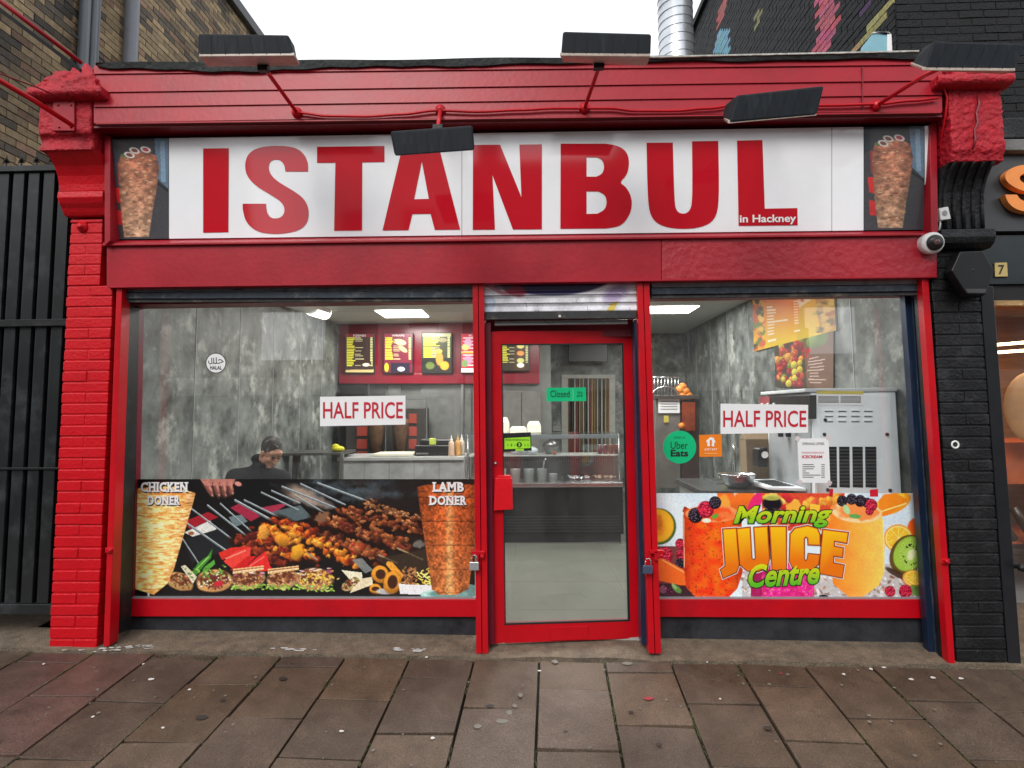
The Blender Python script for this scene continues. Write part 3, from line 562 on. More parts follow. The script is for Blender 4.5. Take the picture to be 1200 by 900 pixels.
def rock(px0, px1, pyb, pyt, Y0, Y1, par=shop, seed=1):
    n = 26; mb = MB(); r = random.Random(seed); vs = []; fs = []; a0, a1 = P(px0, pyb, Y0), P(px1, pyb, Y0); zt = P((px0+px1)/2, pyt, Y0).z
    for j in range(n+1):
        for i in range(n+1):
            U = i/n*2-1; V = j/n*2-1; d = max(abs(U)**1.2, abs(V)**1.2); h = max(0, 1-d**1.5)**.75
            nn = vnoise(np.array([U*8+30.]), np.array([V*8+30.]), 1.5, seed)[0]-.5
            x = (a0.x+a1.x)/2+(a1.x-a0.x)/2*U*(1-.25*h)+.02*nn; y = (Y0+Y1)/2+(Y1-Y0)/2*V*(1-.2*h)
            n2 = vnoise(np.array([U*8+60.]), np.array([V*8+10.]), .8, seed)[0]-.5; z = a0.z+(zt-a0.z)*h*(1+.22*nn*(1 if d < .9 else 0))+.018*n2*(h > .05); vs.append((x, y, z))
    fs = [(j*(n+1)+i, j*(n+1)+i+1, (j+1)*(n+1)+i+1, (j+1)*(n+1)+i) for j in range(n) for i in range(n)]
    k0 = len(vs); z0_ = a0.z-.03; rim = [i for i in range(n)]+[(j+1)*(n+1)-1 for j in range(n)]+[n*(n+1)+i for i in range(n, 0, -1)]+[j*(n+1) for j in range(n, 0, -1)]
    vs += [(vs[i][0], vs[i][1], z0_) for i in rim]; L_ = len(rim); fs += [(rim[i], rim[(i+1) % L_], k0+(i+1) % L_, k0+i) for i in range(L_)]+[tuple(k0+i for i in range(L_))]
    mb.add(vs, fs, smooth=True); return mb
craggy(part(rock(38, 112, 101, 60, -.27, .12, seed=4), 'corbel_finial', ROUGHR), .012, .09, .06)
pl = MB(); pl.px(62, 117, 87, 153, -.215, .014); 
for x, y in [(68, 123), (83, 123), (69, 149), (83, 149)]: pl.lathe(P(x, y, -.216), [(0, -.008), (.007, -.008), (.007, 0)], 8, axis='Y')
part(pl, 'fixing_plate', REDO, bevel=.002)
# right corbel
hr = [P(1113, 140, -.2).x, P(1176, 140, -.2).x]; rx0, rx1 = P(1106, 420).x, P(1178, 420).x
CAP2 = part(prof_mb(P(1100, 95, -.28).x, P(1192, 95, -.28).x, 1145, [(86, -.28), (93, -.285), (99, -.26), (104, -.215)]), 'corbel_cap', ROUGHR)
craggy(CAP2, .012, .05, .010); craggy(part(rock(1118, 1176, 86, 40, -.22, .12, seed=9), 'corbel_finial', ROUGHR), .012, .09, .06)
mb = prof_mb(hr[0], hr[1], 1145, [(103, -.2), (176, -.205), (181, -.19), (189, -.185)]); craggy(part(mb, 'corbel_block', ROUGHR), .010, .028, .022)
mb = MB(); mb.tube([P(x, y, -.212) for x, y in [(1146, 110), (1147.5, 122), (1144, 132), (1146, 143), (1142, 152), (1143, 164), (1140, 174)]], [.006, .009, .007, .01, .007, .009, .005], 6)
part(mb, 'corbel_crack', REDD)
part(prof_mb(hr[0]-.005, hr[1]-.05, 1145, [(189, -.175), (197, -.135), (210, -.09), (225, -.06), (245, -.045), (268, -.04)]), 'corbel_scroll', BLK, bevel=.004)
mb = MB()
for k in range(5):
    X_ = hr[0]+.03+k*.062; mb.tube([(X_, Y, zat(1130, py, Y)) for py, Y in [(189, -.178), (197, -.14), (210, -.095), (225, -.065), (245, -.05), (268, -.045)]], .012, 8)
part(mb, 'scroll_flute', BLK)
part(prof_mb(rx0-.03, P(1167, 277, -.1).x, 1140, [(268, -.10), (277, -.105), (284, -.09), (291, -.05)]), 'corbel_ledge', BLK, bevel=.004)
pier('brick_pier', P(1121, 772).x, P(1180, 772).x, -.05, 3.1, BLK, label='black painted brick pier')
mb = MB(); mb.plate([(1182, 779), (1197, 778), (1164, 335), (1149, 335)], .0, .12); part(mb, 'neighbour_jamb', mat('glossy black frame', (.014, .015, .018), .3), bevel=.004)
mb = MB(); c = P(959*0+1119, 521, -.002)
for cx_, cy_ in [(1119.5, 521)]: mb.lathe(P(cx_, cy_, -.004), [(.016, 0), (.022, -.006), (.028, 0)], 16, axis='Y')
part(mb, 'wall_ring', WHITE)
# --- recess: reveals, frames, stall risers
def bx(name, m, pts, Y, th, bevel=.002, label=None): mb = MB(); mb.plate(pts, Y, th); return part(mb, name, m, bevel=bevel, label=label)
YW = .27
WINE = mat('wine red frame', (.13, .004, .018), .35, var=.15)
# left window
win1 = make(MB().plate([(150, 722.5), (558, 723), (558, 702.5), (150, 702)], .222, .09), 'window', RED, shop, .003)
def sub(mb, name, m, par, bevel=0): return make(mb, name, m, par, bevel)
sub(MB().plate([(155, 702.3), (556, 702.8), (556, 343), (163, 346)], YW, .008), 'glass_pane', GLASS, win1)
sub(MB().plate([(150, 701.8), (557, 702.4), (557, 700.6), (150, 700)], .235, .05), 'glazing_bead', mat('grey bead', (.25, .25, .27), .5), win1)
sub(MB().plate([(148, 704), (155.5, 704), (163.5, 345), (158, 345)], .24, .06), 'frame_stile', WINE, win1, .002)
bx('jamb', WINE, [(137, 738), (149, 736), (158.5, 345), (148, 345)], .21, .08)
bx('shutter_guide', BLKM, [(131, 745), (139, 743), (150, 343), (144.5, 343)], .08, .13)
bx('shutter_guide', NAVY, [(133.5, 500), (138, 500), (148.5, 343), (146, 343)], .07, .03)
# right window
win2 = make(MB().plate([(772, 723), (1090, 724.7), (1092, 702.7), (772, 702.6)], .222, .09), 'window', RED, shop, .003)
sub(MB().plate([(768, 702.6), (1082, 702.7), (1062, 340), (766, 343)], YW, .008), 'glass_pane', GLASS, win2)
sub(MB().plate([(772, 702.2), (1082, 702.4), (1082, 700.8), (772, 700.6)], .235, .05), 'glazing_bead', mat('grey bead', (.25, .25, .27), .5), win2)
sub(MB().plate([(1079.5, 702), (1083, 702), (1062, 342), (1059, 342)], .25, .04), 'frame_stile', BLACKP, win2, .002)
bx('shutter_guide', NAVY, [(1089, 766), (1106, 771), (1076, 344), (1060, 344)], .13, .06)
bx('shutter_guide', BLKM, [(1105, 773), (1112, 774), (1081, 344), (1076, 344)], .045, .05)
bx('shutter_guide_rib', mat('scuffed navy', (.05, .08, .13), .3, metal=.5, var=.3, dirt=(.3, .32, .34), ds=10, grime=.7, stretch=(5, 5, .5)), [(1097, 768), (1099, 768), (1070, 346), (1068.5, 346)], .122, .02)
SR = mat('dark stone riser', (.032, .034, .040), .4, spec=.25, var=.35, vs=7, bump=.3, bs=60, dirt=(.010, .010, .012), ds=3, grime=.95)
bx('stall_riser', SR, [(128, 755), (558, 757), (558, 722), (133, 721)], .262, .1)
bx('stall_riser', SR, [(772, 760), (1100, 768), (1096, 724), (772, 722)], .262, .1)
# door posts
def post(xs, name):
    mb = MB(); a, b, c, d, e, f = xs
    mb.plate([(c, 766), ((c+d)/2-.5, 766), ((a+b)/2-.5, 331), (a, 331)], -.006, .25); mb.plate([((c+d)/2+.3, 766), (d, 766), (b, 331), ((a+b)/2+.3, 331)], -.002, .25)
    return part(mb, name, RED, bevel=.002)
post((553.7, 567, 558, 572, 0, 0), 'door_post'); post((746.5, 761, 760.5, 775, 0, 0), 'door_post')
# locks on posts
for (x, y, s) in [(556, 654, 1), (766, 653, 1)]:
    mb = MB(); mb.px(x-4, y-8, x+12, y-4, -.03, .03); mb.px(x+1, y-9, x+5, y+4, -.03, .03); mb.lathe(P(x+9, y-2, -.02), [(0, -.015), (.012, -.012), (.016, 0)], 10, axis='Y'); part(mb, 'hasp', RED, bevel=.002)
for i, (x, y) in enumerate([(556, 661), (760, 665)]):
    t = root('padlock', ['silver padlock hanging on the door post beside the lamb doner picture', 'blue-grey padlock hanging between the door and the juice window'][i], 'padlock', P(x, y, -.04), 'padlocks on the shutter posts')
    mb = MB(); mb.px(x-6, y-2, x+5, y+7.5, -.055, .022); make(mb, 'lock_body', [GALV, mat('blue padlock', (.08, .10, .17), .35, metal=.4)][i], t, .003)
    mb = MB(); mb.tube([P(x-4, y, -.045), P(x-4, y-7, -.045), P(x-2, y-10.5, -.045), P(x+1, y-10.5, -.045), P(x+3, y-7, -.045), P(x+3, y, -.045)], .0042, 8); make(mb, 'shackle', STEEL, t)
bx('guide_jamb', WINE, [(571, 755), (579, 755), (575, 378), (567, 378)], .06, .12)
bx('guide_jamb', NAVY, [(752, 755), (761, 757), (748, 375), (743, 375)], .06, .12)
# door leaf: lock side stands slightly out of the frame
YL, YRr = .10, .235
def DY(x): return YL+(YRr-YL)*(x-578)/(750-578)
def D(x, y, o=0): return P(x, y, DY(x)+o)
def dplate(mb, pts, off=0, th=.045, mi=0): return mb.prism([D(x, y, off) for x, y in pts], (0, th, 0), mi)
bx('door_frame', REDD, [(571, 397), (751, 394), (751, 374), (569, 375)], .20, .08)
bx('door_closer_rail', ALU, [(579.5, 381.5), (736, 379.5), (735, 374.5), (579.5, 376.5)], .10, .05)
dl = MB(); dplate(dl, [(579, 755), (592, 753), (587.5, 388), (573.5, 389)]); dplate(dl, [(739, 749), (752.5, 747.5), (743, 386.5), (730, 387)]); dplate(dl, [(587, 403.5), (731, 402.5), (731, 387), (587, 388)]); dplate(dl, [(591, 754), (740, 748.5), (739.5, 727), (591, 731.5)])
door = part(dl, 'door', RED, bevel=.003)
dl = MB(); dplate(dl, [(591, 732), (740, 728), (730.5, 402), (587, 403)], .018, .008); sub(dl, 'glass_pane', GLASS, door)
dl = MB()
for q in ([(591, 732.6), (737.5, 728), (737.5, 726.2), (591, 730.6)], [(587.5, 404.6), (730.5, 403.4), (730.5, 402), (587.5, 403)], [(591.4, 731), (592.7, 731), (588.6, 403), (587.4, 403)], [(736, 728), (738.5, 728), (730.5, 403), (728.6, 403)]): dplate(dl, q, -.002, .02)
sub(dl, 'glazing_seal', RUBBER, door)
dl = MB(); dplate(dl, [(578.5, 598.5), (601, 597), (600, 560.5), (580, 560.5)], -.035, .05); dplate(dl, [(581, 562), (599, 562), (598, 557.5), (583, 557.5)], -.03, .05); sub(dl, 'lock_box', mat('bright red box', (.66, .004, .012), .35, bump=.2), door, .003)
dl = MB(); dplate(dl, [(645, 751), (689, 749.5), (689, 733.5), (644.5, 735)], -.008, .012); sub(dl, 'kick_cover', RED, door, .002)
dl = MB(); dplate(dl, [(718.5, 396.5), (732.5, 396.5), (732.5, 392), (718.5, 392)], -.004, .006); sub(dl, 'maker_plate', REDO, door, .001)
dl = MB(); dl.lathe(D(580.5, 543, -.004), [(0, -.012), (.009, -.01), (.012, 0)], 12, axis='Y'); sub(dl, 'keyhole', ALU, door)
sill_ = MB(); sill_.plate([(576, 762), (757, 762), (752, 746), (577, 754.5)], .235, .08); part(sill_, 'door_sill', STRIP)
mb = MB(); mb.plate([(704, 753), (751, 752.5), (750, 747), (704, 748.5)], .225, .03); part(mb, 'sill_patch', WHP)
# --- shutters rolled up
def SHU(name, pts, Y, th, m, bev=.002): mb = MB(); mb.plate(pts, Y, th); return part(mb, name, m, bevel=bev)
SHM = mat('worn shutter edge', (.16, .17, .19), .4, metal=.5, var=.4, vs=20, bump=.4, dirt=(.02, .022, .03), ds=8, grime=.9, stretch=(1, 1, 3))
SHD = mat('dirty shutter rubber', (.03, .03, .032), .7, var=.5, vs=30, dirt=(.16, .13, .10), ds=7, grime=.9)
pl_ = lambda y0, y1: [(145, y1+.5), (555, y1-.8), (555, y0-2), (145, y0)]
SHU('shutter_slat', pl_(334, 342), .04, .1, SHM); SHU('shutter_bottom_bar', pl_(342.8, 349.5), .03, .05, mat('navy shutter bar', (.035, .045, .06), .35, metal=.4, var=.4, vs=20, dirt=(.2, .2, .2), ds=14, grime=.6)); SHU('shutter_rubber', pl_(350, 353.8), .045, .02, SHD)
pr = lambda y0, y1: [(764, y1), (1082, y1-4), (1081, y0-4), (763, y0)]
SHU('shutter_slat', pr(328, 337), .04, .1, mat('pale worn shutter', (.30, .29, .31), .45, metal=.2, var=.3, vs=8, dirt=(.1, .09, .08), ds=6, grime=.8)); SHU('shutter_bottom_bar', pr(337.5, 345), .03, .05, mat('navy shutter bar', (.035, .045, .06), .35)); SHU('shutter_rubber', pr(345.5, 349.8), .045, .02, SHD)
p = Paint(567, 331, 747, 366, 2, (214, 214, 220))
p.C *= (.86+.2*vnoise(p.X, p.Y, 9, 3)+.1*vnoise(p.X, p.Y, 1.5, 8))[..., None]
p.ell(650, 312, 96, 39, (232, 232, 236), 0, .9, .05); p.ell(648, 311, 84, 37, (46, 46, 84), 0, 1, .06); p.ell(603, 340, 16, 8, (150, 42, 62), .3, .9, .3); p.ell(590, 335, 14, 5, (76, 88, 104), 0, .7); p.ell(722, 345, 20, 12, (150, 128, 176), -.5, .7, .5); p.ell(572, 356, 10, 12, (140, 166, 190), .3, .5); p.poly([(710, 366), (720, 366), (724, 354), (717, 356)], (206, 180, 70), .9); p.poly([(567, 334), (574, 333), (600, 347), (590, 347)], (170, 60, 80), .5)
for y in (346, 355.5): p.poly([(567, y+.6), (747, y+.6), (747, y-.2), (567, y-.2)], (60, 62, 70), .8)
for _ in range(40): x, y = random.uniform(567, 747), random.uniform(331, 366); p.line(x, y, x+random.gauss(0, 3), y+random.gauss(0, 3), .6, random.choice([(120, 120, 124), (240, 240, 240), (70, 66, 70)]), .7)
p.mesh('printed_shutter', lambda x, y: P(x, y-(x-567)*.012+.5, .04+.006*math.cos((y-331)/9.5*6.28)), shop, PRINT)
SHU('shutter_core', [(566, 366), (748, 364), (748, 330), (566, 332)], .05, .08, BLACKP); SHU('shutter_bottom_bar', [(568, 374.5), (746, 372.5), (746, 363.5), (568, 365.5)], .03, .05, SHD)
mb = MB(); mb.lathe(P(656, 371, .02), [(0, -.012), (.008, -.008), (.011, 0), (.008, .01)], 10, axis='Y'); part(mb, 'pull_ring', WHITE)
# --- interior shell
MARB = mat('grey marbled panel', (.125, .137, .128), .5, var=.85, vs=3.6, bump=.05, dirt=(.44, .46, .42), ds=4.2, grime=.8)
XI0, XI1, ZC = -2.96, 2.76, 3.02
YB1, YB2 = 5.1, 6.7
XS = P(640, 500, YB1).x+.35
mb = MB(); mb.box(XI0-.1, XI0, .30, YB1, 0, ZC); part(mb, 'side_wall', MARB)
mb = MB(); mb.box(XI1, XI1+.1, .30, YB2, 0, ZC); part(mb, 'side_wall', MARB)
mb = MB(); mb.box(XI0, P(640, 480, YB1).x, YB1, YB1+.1, 0, ZC); mb.box(P(640, 480, YB1).x, P(640, 480, YB1).x+.08, YB1, YB2, 0, ZC); part(mb, 'back_wall', mat('dim grey wall', (.16, .165, .155), .5, var=.2, vs=3))
mb = MB(); mb.box(P(640, 480, YB1).x+.08, XI1, YB2, YB2+.1, 0, ZC); part(mb, 'back_wall', MARB)
CEIL = mat('ceiling tiles', (.55, .56, .54), .7, var=.04)
mb = MB(); mb.box(XI0-.1, XI1+.1, .3, YB2+.1, ZC, ZC+.08); part(mb, 'ceiling', CEIL)
mb = MB(); mb.box(XI0-.1, XI1+.1, .28, YB2+.1, .0, .055); part(mb, 'shop_floor', mat('grey vinyl floor', (.12, .126, .106), .35, var=.12, vs=2, dirt=(.115, .12, .10), ds=3, grime=.5))
SEAM = mat('seam grey', (.4, .41, .4), .5)
for k in range(1, 6): part(MB().box(XI0+.001, XI0+.004, .3+k*.8, .306+k*.8, 0, ZC), 'panel_seam', SEAM)
for k in range(1, 8): part(MB().box(XI1-.004, XI1-.001, .3+k*.8, .308+k*.8, 0, ZC), 'panel_seam', SEAM)
mb = MB(); FG = mat('floor joint', (.105, .11, .095), .6)
for y in (.9, 1.7, 2.5, 3.3): mb.box(XI0, XI1, y, y+.006, .055, .0565)
for x in (-1.2, -.2, .8, 1.8): mb.box(x, x+.006, .3, 4, .055, .0562)
part(mb, 'floor_joint', FG)
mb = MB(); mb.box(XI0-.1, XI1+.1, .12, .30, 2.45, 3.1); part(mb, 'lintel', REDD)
# ================================================================ CEILING LIGHTS
LAMPM = mat('lit diffuser', (.9, .9, .88), .5, var=0, emit=(1, .98, .93), es=7)
def ceil_light(c4, label, grp='ceiling light panels inside the shop'):
    t = root('ceiling_light', label, 'ceiling light', c4[0], grp)
    mb = MB(); cx_ = sum(p.x for p in c4)/4; cy_ = sum(p.y for p in c4)/4
    mb.prism([Vector((cx_+(p.x-cx_)*1.06, cy_+(p.y-cy_)*1.06, ZC-.004)) for p in c4], (0, 0, .02)); make(mb, 'frame', WHITE, t)
    mb = MB(); mb.prism([Vector((p.x, p.y, ZC-.012)) for p in c4], (0, 0, .006)); make(mb, 'diffuser', LAMPM, t)
    al = bpy.data.lights.new('ceiling lamp', 'AREA'); al.energy = 38; al.size = .6; al.color = (1, .99, .95); ao = bpy.data.objects.new('ceiling lamp', al); COL.objects.link(ao); ao.location = (cx_, cy_, ZC-.03)
def cbox(px, py, w_, d_):
    p = PZ(px, py, ZC-.01); return [Vector((p.x-w_/2, p.y-d_/2, ZC)), Vector((p.x+w_/2, p.y-d_/2, ZC)), Vector((p.x+w_/2, p.y+d_/2, ZC)), Vector((p.x-w_/2, p.y+d_/2, ZC))]
def limY(l, m): return [Vector((v.x, min(v.y, m), v.z)) for v in l]
ceil_light(cbox(472, 368, .62, .60), 'square lit ceiling panel in front of the red menu boards')
ceil_light(cbox(772, 363.5, .95, .55), 'bright lit ceiling panel high in the right window')
bq = lambda x, y: [Vector((x-.3, y-.3, ZC)), Vector((x+.3, y-.3, ZC)), Vector((x+.3, y+.3, ZC)), Vector((x-.3, y+.3, ZC))]
ceil_light(bq(-1.3, 1.7), 'unseen ceiling panel added to light the shop above the sitting man'); ceil_light(bq(.2, 2.5), 'unseen ceiling panel added for light between the door and the display counter'); ceil_light(bq(1.2, 1.6), 'unseen ceiling panel added for light above the worktop near the right window')  # three panels out of view above the windows, added to brighten the interior
t = root('tube_light', 'rounded fluorescent fitting on the ceiling at the top of the left window', 'ceiling light', PZ(345, 354, ZC))
a, b = PZ(333, 351, ZC-.03), PZ(380, 366, ZC-.03)
mb = MB(); mb.tube([a+Vector((0, 0, .02)), b+Vector((0, 0, .02))], .10, 16); make(mb, 'tray', WHITE, t)
mb = MB(); mb.tube([a+(b-a)*.65, b+(b-a)*.02-Vector((0, 0, .002))], .095, 16); make(mb, 'tube', mat('lit tube', (.9, .9, .85), .5, var=0, emit=(1, .97, .85), es=2.2), t)
# ================================================================ WINDOW GRAPHICS
# ---- grill picture
p = Paint(155, 561.5, 556.5, 701, 1.9, (17, 15, 15))
R_ = random.Random(11)
p.poly([(480, 562), (557, 562), (557, 701), (440, 701)], (34, 26, 22), 1)
p.poly([(410, 562), (500, 562), (505, 610), (470, 600), (430, 585)], (32, 25, 24), 1)
for _ in range(46):
    x = R_.gauss(405, 42); y = R_.gauss(573+(x-400)*.02, 7); p.ell(x, y, R_.uniform(8, 24), R_.uniform(3, 8), R_.choice([(72, 92, 102), (96, 112, 120), (52, 66, 74), (80, 84, 88)]), -.1, .35, .9, .8, R_.randint(0, 99))
# coals/red trays
p.poly([(216, 611), (244, 600), (256, 606), (222, 620)], (150, 26, 40)); p.poly([(270, 595), (283, 589), (305, 605), (294, 611)], (150, 38, 62)); p.poly([(292, 590), (315, 582), (335, 592), (318, 603)], (150, 44, 66))
p.poly([(216, 624), (246, 610), (254, 620), (228, 630)], (206, 206, 200)); p.ell(224, 625, 4, 2.5, (150, 90, 60)); p.poly([(268, 606), (283, 603), (290, 611), (275, 618)], (120, 140, 144), .8); p.poly([(215, 632), (262, 618), (275, 640), (225, 660)], (28, 30, 33))
p.poly([(318, 600), (352, 592), (366, 606), (340, 612)], (96, 112, 116), .8)
p.ell(354, 580, 26, 12, (176, 150, 130), .35, .8, .7, .6, 5); p.ell(376, 590, 22, 9, (170, 150, 138), .3, .7, .7, .6, 6)
# hand and sleeve
p.poly([(266, 561), (312, 561), (332, 590), (300, 596), (262, 584)], (14, 14, 16))
for x, y, rx, ry, an in [(243, 570, 9, 5, 1.0), (246, 576, 8, 4, 1.1), (254, 574, 11, 4.2, 1.35), (262, 574, 11.5, 4.3, 1.45), (270, 572, 11, 4.3, 1.5)]:
    p.ell(x, y, rx, ry, (150, 92, 80), an, 1, .4, .25, 3, .7); p.ell(x+1, y-3, rx*.55, ry*.4, (206, 146, 128), an, .8, .8); p.ell(x+3, y+rx*.55, 2.2, 1.6, (206, 150, 138), an, .7, .6)
p.poly([(234, 561), (276, 561), (272, 570), (240, 569)], (184, 120, 106), .9); p.ell(279, 567, 5, 3, (196, 130, 118), .3)
for x in (249, 257.5, 266): p.line(x, 565, x+1.5, 583, .9, (96, 48, 44), .8)
# skewer rods
for x0, y0, x1, y1, wd in [(200, 600, 266, 646, 2.6), (224, 596, 272, 632, 2), (243, 592, 290, 629, 2.4), (258, 590, 300, 628, 2), (275, 586, 330, 616, 3), (286, 586, 345, 615, 2.2), (306, 577, 350, 598, 2), (318, 575, 352, 590, 2), (330, 570, 395, 596, 2.6), (352, 567, 405, 592, 2.2), (372, 566, 432, 588, 2.6), (345, 580, 390, 607, 2), (213, 630, 234, 662, 1.6)]:
    p.line(x0, y0, x1, y1, wd, (96, 104, 108)); p.line(x0, y0-.7, x1, y1-.7, wd*.35, (176, 184, 186))
def chunks(x0, y0, x1, y1, wd, n, pal, dark=(34, 14, 8), el=.7):
    for i in range(n): 
        t = i/n; x = x0+(x1-x0)*t; y = y0+(y1-y0)*t; p.ell(x, y+1.5, wd*1.15, wd*.95, dark, 0, .8, .5)
    for i in range(n*3):
        t = i/(n*3); x = x0+(x1-x0)*t+R_.gauss(0, wd*.22); y = y0+(y1-y0)*t+R_.gauss(0, wd*.34); c = R_.choice(pal); s_ = wd*R_.uniform(.28, .62)
        p.ell(x, y, s_, s_*el, c, R_.uniform(-.9, .9), 1, .35, .8, R_.randint(0, 999), .6)
        if R_.random() < .7: p.ell(x-s_*.2, y-s_*.3, s_*.35, s_*.16, tuple(min(255, v*1.45+22) for v in c), R_.uniform(-.6, .6), .7, .7)
BR = [(126, 62, 34), (96, 42, 24), (150, 84, 46), (80, 36, 24), (168, 104, 62)]; OR = [(206, 122, 36), (184, 84, 24), (226, 150, 52), (150, 54, 24), (120, 36, 20)]
DK = [(112, 34, 22), (140, 50, 26), (84, 26, 20), (170, 72, 34)]
chunks(428, 590, 500, 611, 8, 22, [(140, 92, 56), (116, 70, 42), (160, 112, 72), (90, 52, 34)], el=.45)
chunks(400, 598, 498, 622, 10, 26, BR, el=.5); chunks(372, 606, 480, 640, 11.5, 26, BR+[(120, 44, 34)], el=.6)
chunks(358, 622, 448, 652, 12, 22, BR+[(160, 60, 36)]); chunks(326, 610, 420, 660, 11.5, 24, OR+[(196, 96, 30)])
chunks(312, 617, 352, 640, 11, 12, OR); chunks(296, 628, 350, 656, 12, 16, OR+DK); chunks(276, 632, 334, 662, 9.5, 16, DK); chunks(346, 640, 372, 656, 9, 7, OR)
p.ell(377, 606, 10, 6, (120, 84, 62), -.5, 1, .3, .6, 7); p.ell(349, 647, 9, 12, (226, 156, 40), .3, 1, .3, .5, 3, .4); p.ell(331, 633, 10, 9, (220, 140, 40), .3, 1, .3, .5, 8, .5); p.ell(309, 624, 7, 9, (224, 150, 60), -.3, 1, .3, .5, 6, .4)
for q in [(465, 642, 496, 656), (443, 650, 466, 660), (360, 648, 372, 656)]: p.line(*q, 2, (150, 130, 100))
p.ell(490, 638, 10, 5, (150, 146, 140), -.2, .6, .4, .6, 4); p.poly([(412, 656), (424, 654), (437, 668), (428, 672)], (120, 126, 124), .9)
p.poly([(440, 655), (505, 642), (512, 672), (470, 676)], (60, 46, 34), .7)
# tomatoes, chillies
for pts, c in [([(256, 648), (270, 642), (292, 640), (288, 648), (260, 656)], (204, 44, 36)), ([(262, 658), (276, 646), (294, 641), (293, 652), (272, 666)], (222, 62, 52)), ([(270, 668), (290, 652), (300, 652), (284, 668)], (196, 30, 30)), ([(284, 668), (298, 656), (311, 646), (316, 662), (320, 668), (306, 670)], (214, 40, 40))]: p.poly(pts, c)
p.line(264, 655, 288, 645, 1.6, (240, 130, 110)); p.line(292, 664, 310, 652, 1.4, (240, 110, 100))
p.poly([(225, 671), (232, 660), (244, 651), (249, 643), (247, 654), (238, 664), (230, 674)], (60, 132, 40)); p.poly([(234, 676), (240, 664), (251, 656), (252, 661), (244, 668), (238, 678)], (84, 158, 56)); p.line(229, 668, 245, 652, 1.2, (150, 200, 110))
# row of wraps
def wrap(cx_, cy_, rx, ry, ang, bread, fill, green=False, pink=False):
    p.ell(cx_, cy_+1, rx, ry, bread, ang, 1, .15, .15, 3, .25); p.ell(cx_, cy_-ry*.15, rx*.86, ry*.7, (92, 50, 32), ang, 1, .25, .4, 5)
    for _ in range(int(rx*5)):
        a, r = R_.uniform(0, 6.28), R_.random()**.5*.85; c_, s_ = math.cos(ang), math.sin(ang); X_, Y_ = rx*r*math.cos(a), ry*r*.85*math.sin(a)
        p.ell(cx_+X_*c_-Y_*s_, cy_+X_*s_+Y_*c_, R_.uniform(1, 2.6), R_.uniform(.8, 1.7), R_.choice(fill), R_.uniform(-1, 1), .95, .4)
    if green:
        for _ in range(34): p.ell(cx_+R_.uniform(-rx, rx)*.95, cy_+ry*R_.uniform(.55, 1.05), R_.uniform(1.2, 3), 1.1, R_.choice([(150, 190, 70), (190, 214, 110), (110, 160, 50)]), R_.uniform(-.8, .8), .95, .4)
    if pink:
        for _ in range(12): p.ell(cx_+R_.uniform(-rx, rx)*.8, cy_-ry*R_.uniform(.3, .9), R_.uniform(3, 6), .9, R_.choice([(190, 96, 130), (226, 190, 200), (236, 220, 200)]), R_.uniform(-.4, .4), .9, .4)
MEAT = [(150, 88, 56), (118, 62, 42), (180, 116, 72), (206, 160, 110), (96, 48, 36)]
wrap(211, 681, 17, 11, .35, (206, 158, 96), MEAT+[(190, 150, 100), (120, 150, 70)]); p.poly([(212, 664), (217, 662), (231, 676), (226, 684)], (214, 204, 178)); p.line(214, 664, 228, 681, 1, (150, 150, 120), .7)
wrap(251, 680, 23, 14, -.1, (220, 164, 100), MEAT+[(120, 30, 50), (84, 26, 44), (176, 200, 110), (226, 222, 200)]);
for _ in range(40): p.ell(R_.gauss(245, 10), R_.gauss(670, 3.5), 2.2, 1, R_.choice([(96, 150, 50), (150, 186, 84), (70, 116, 38)]), R_.uniform(-1, 1), .9, .4)
p.ell(256, 684, 7, 3.6, (190, 40, 50), -.1)
for cx_, pk in [(291, True), (332, False)]:
    wrap(cx_, 678, 21, 12.5, -.12, (206, 166, 112), MEAT, True, pk)
    for k in range(4): p.line(cx_-18, 672-k*1.5, cx_+18, 667-k*1.2, 1.3, [(226, 180, 120), (236, 206, 160), (170, 96, 60), (226, 186, 130)][k])
wrap(369, 678, 24, 14, .05, (200, 146, 100), MEAT+[(226, 180, 60), (236, 196, 80), (196, 210, 130)], True, True)
for _ in range(40): p.ell(R_.gauss(376, 10), R_.gauss(676, 3), 2.4, 1, R_.choice([(232, 184, 66), (240, 206, 110), (206, 150, 50)]), R_.uniform(-1, 1), .9, .4)
p.poly([(400, 668), (424, 671), (425, 680), (416, 686)], (226, 216, 188)); wrap(411, 684, 12, 7, -.5, (206, 176, 126), MEAT+[(236, 226, 200), (150, 180, 90)])
p.poly([(425, 678), (436, 676), (437, 685), (410, 695), (414, 688)], (222, 206, 172))
# onion rings, fries
def ring(cx_, cy_, r, ry, wd, an=0):
    p.ell(cx_, cy_+1, r*1.1, ry*1.08, (96, 48, 12), an, .8, .3); p.ell(cx_, cy_, r, ry, (214, 136, 38), an, 1, .12, .2, 4, .35); p.ell(cx_, cy_-.8, r*.85, ry*.85, (236, 168, 66), an, .6, .5); p.ell(cx_, cy_, r-wd, ry-wd, (64, 34, 20), an, 1, .2)
ring(446, 673, 11, 11, 4.5); p.poly([(453, 662), (459, 658), (473, 674), (469, 682)], (224, 150, 50)); p.ell(456, 661, 4, 3.5, (228, 156, 54), .6); ring(440, 690, 8, 6, 3); p.ell(452, 693, 13, 4, (190, 190, 190), 0, .9); ring(460, 682, 11.5, 14, 5, .1)
p.poly([(467, 684), (507, 686), (504, 697), (469, 696)], (226, 226, 228)); p.poly([(467, 684), (507, 686), (506, 688), (468, 686.5)], (250, 250, 250))
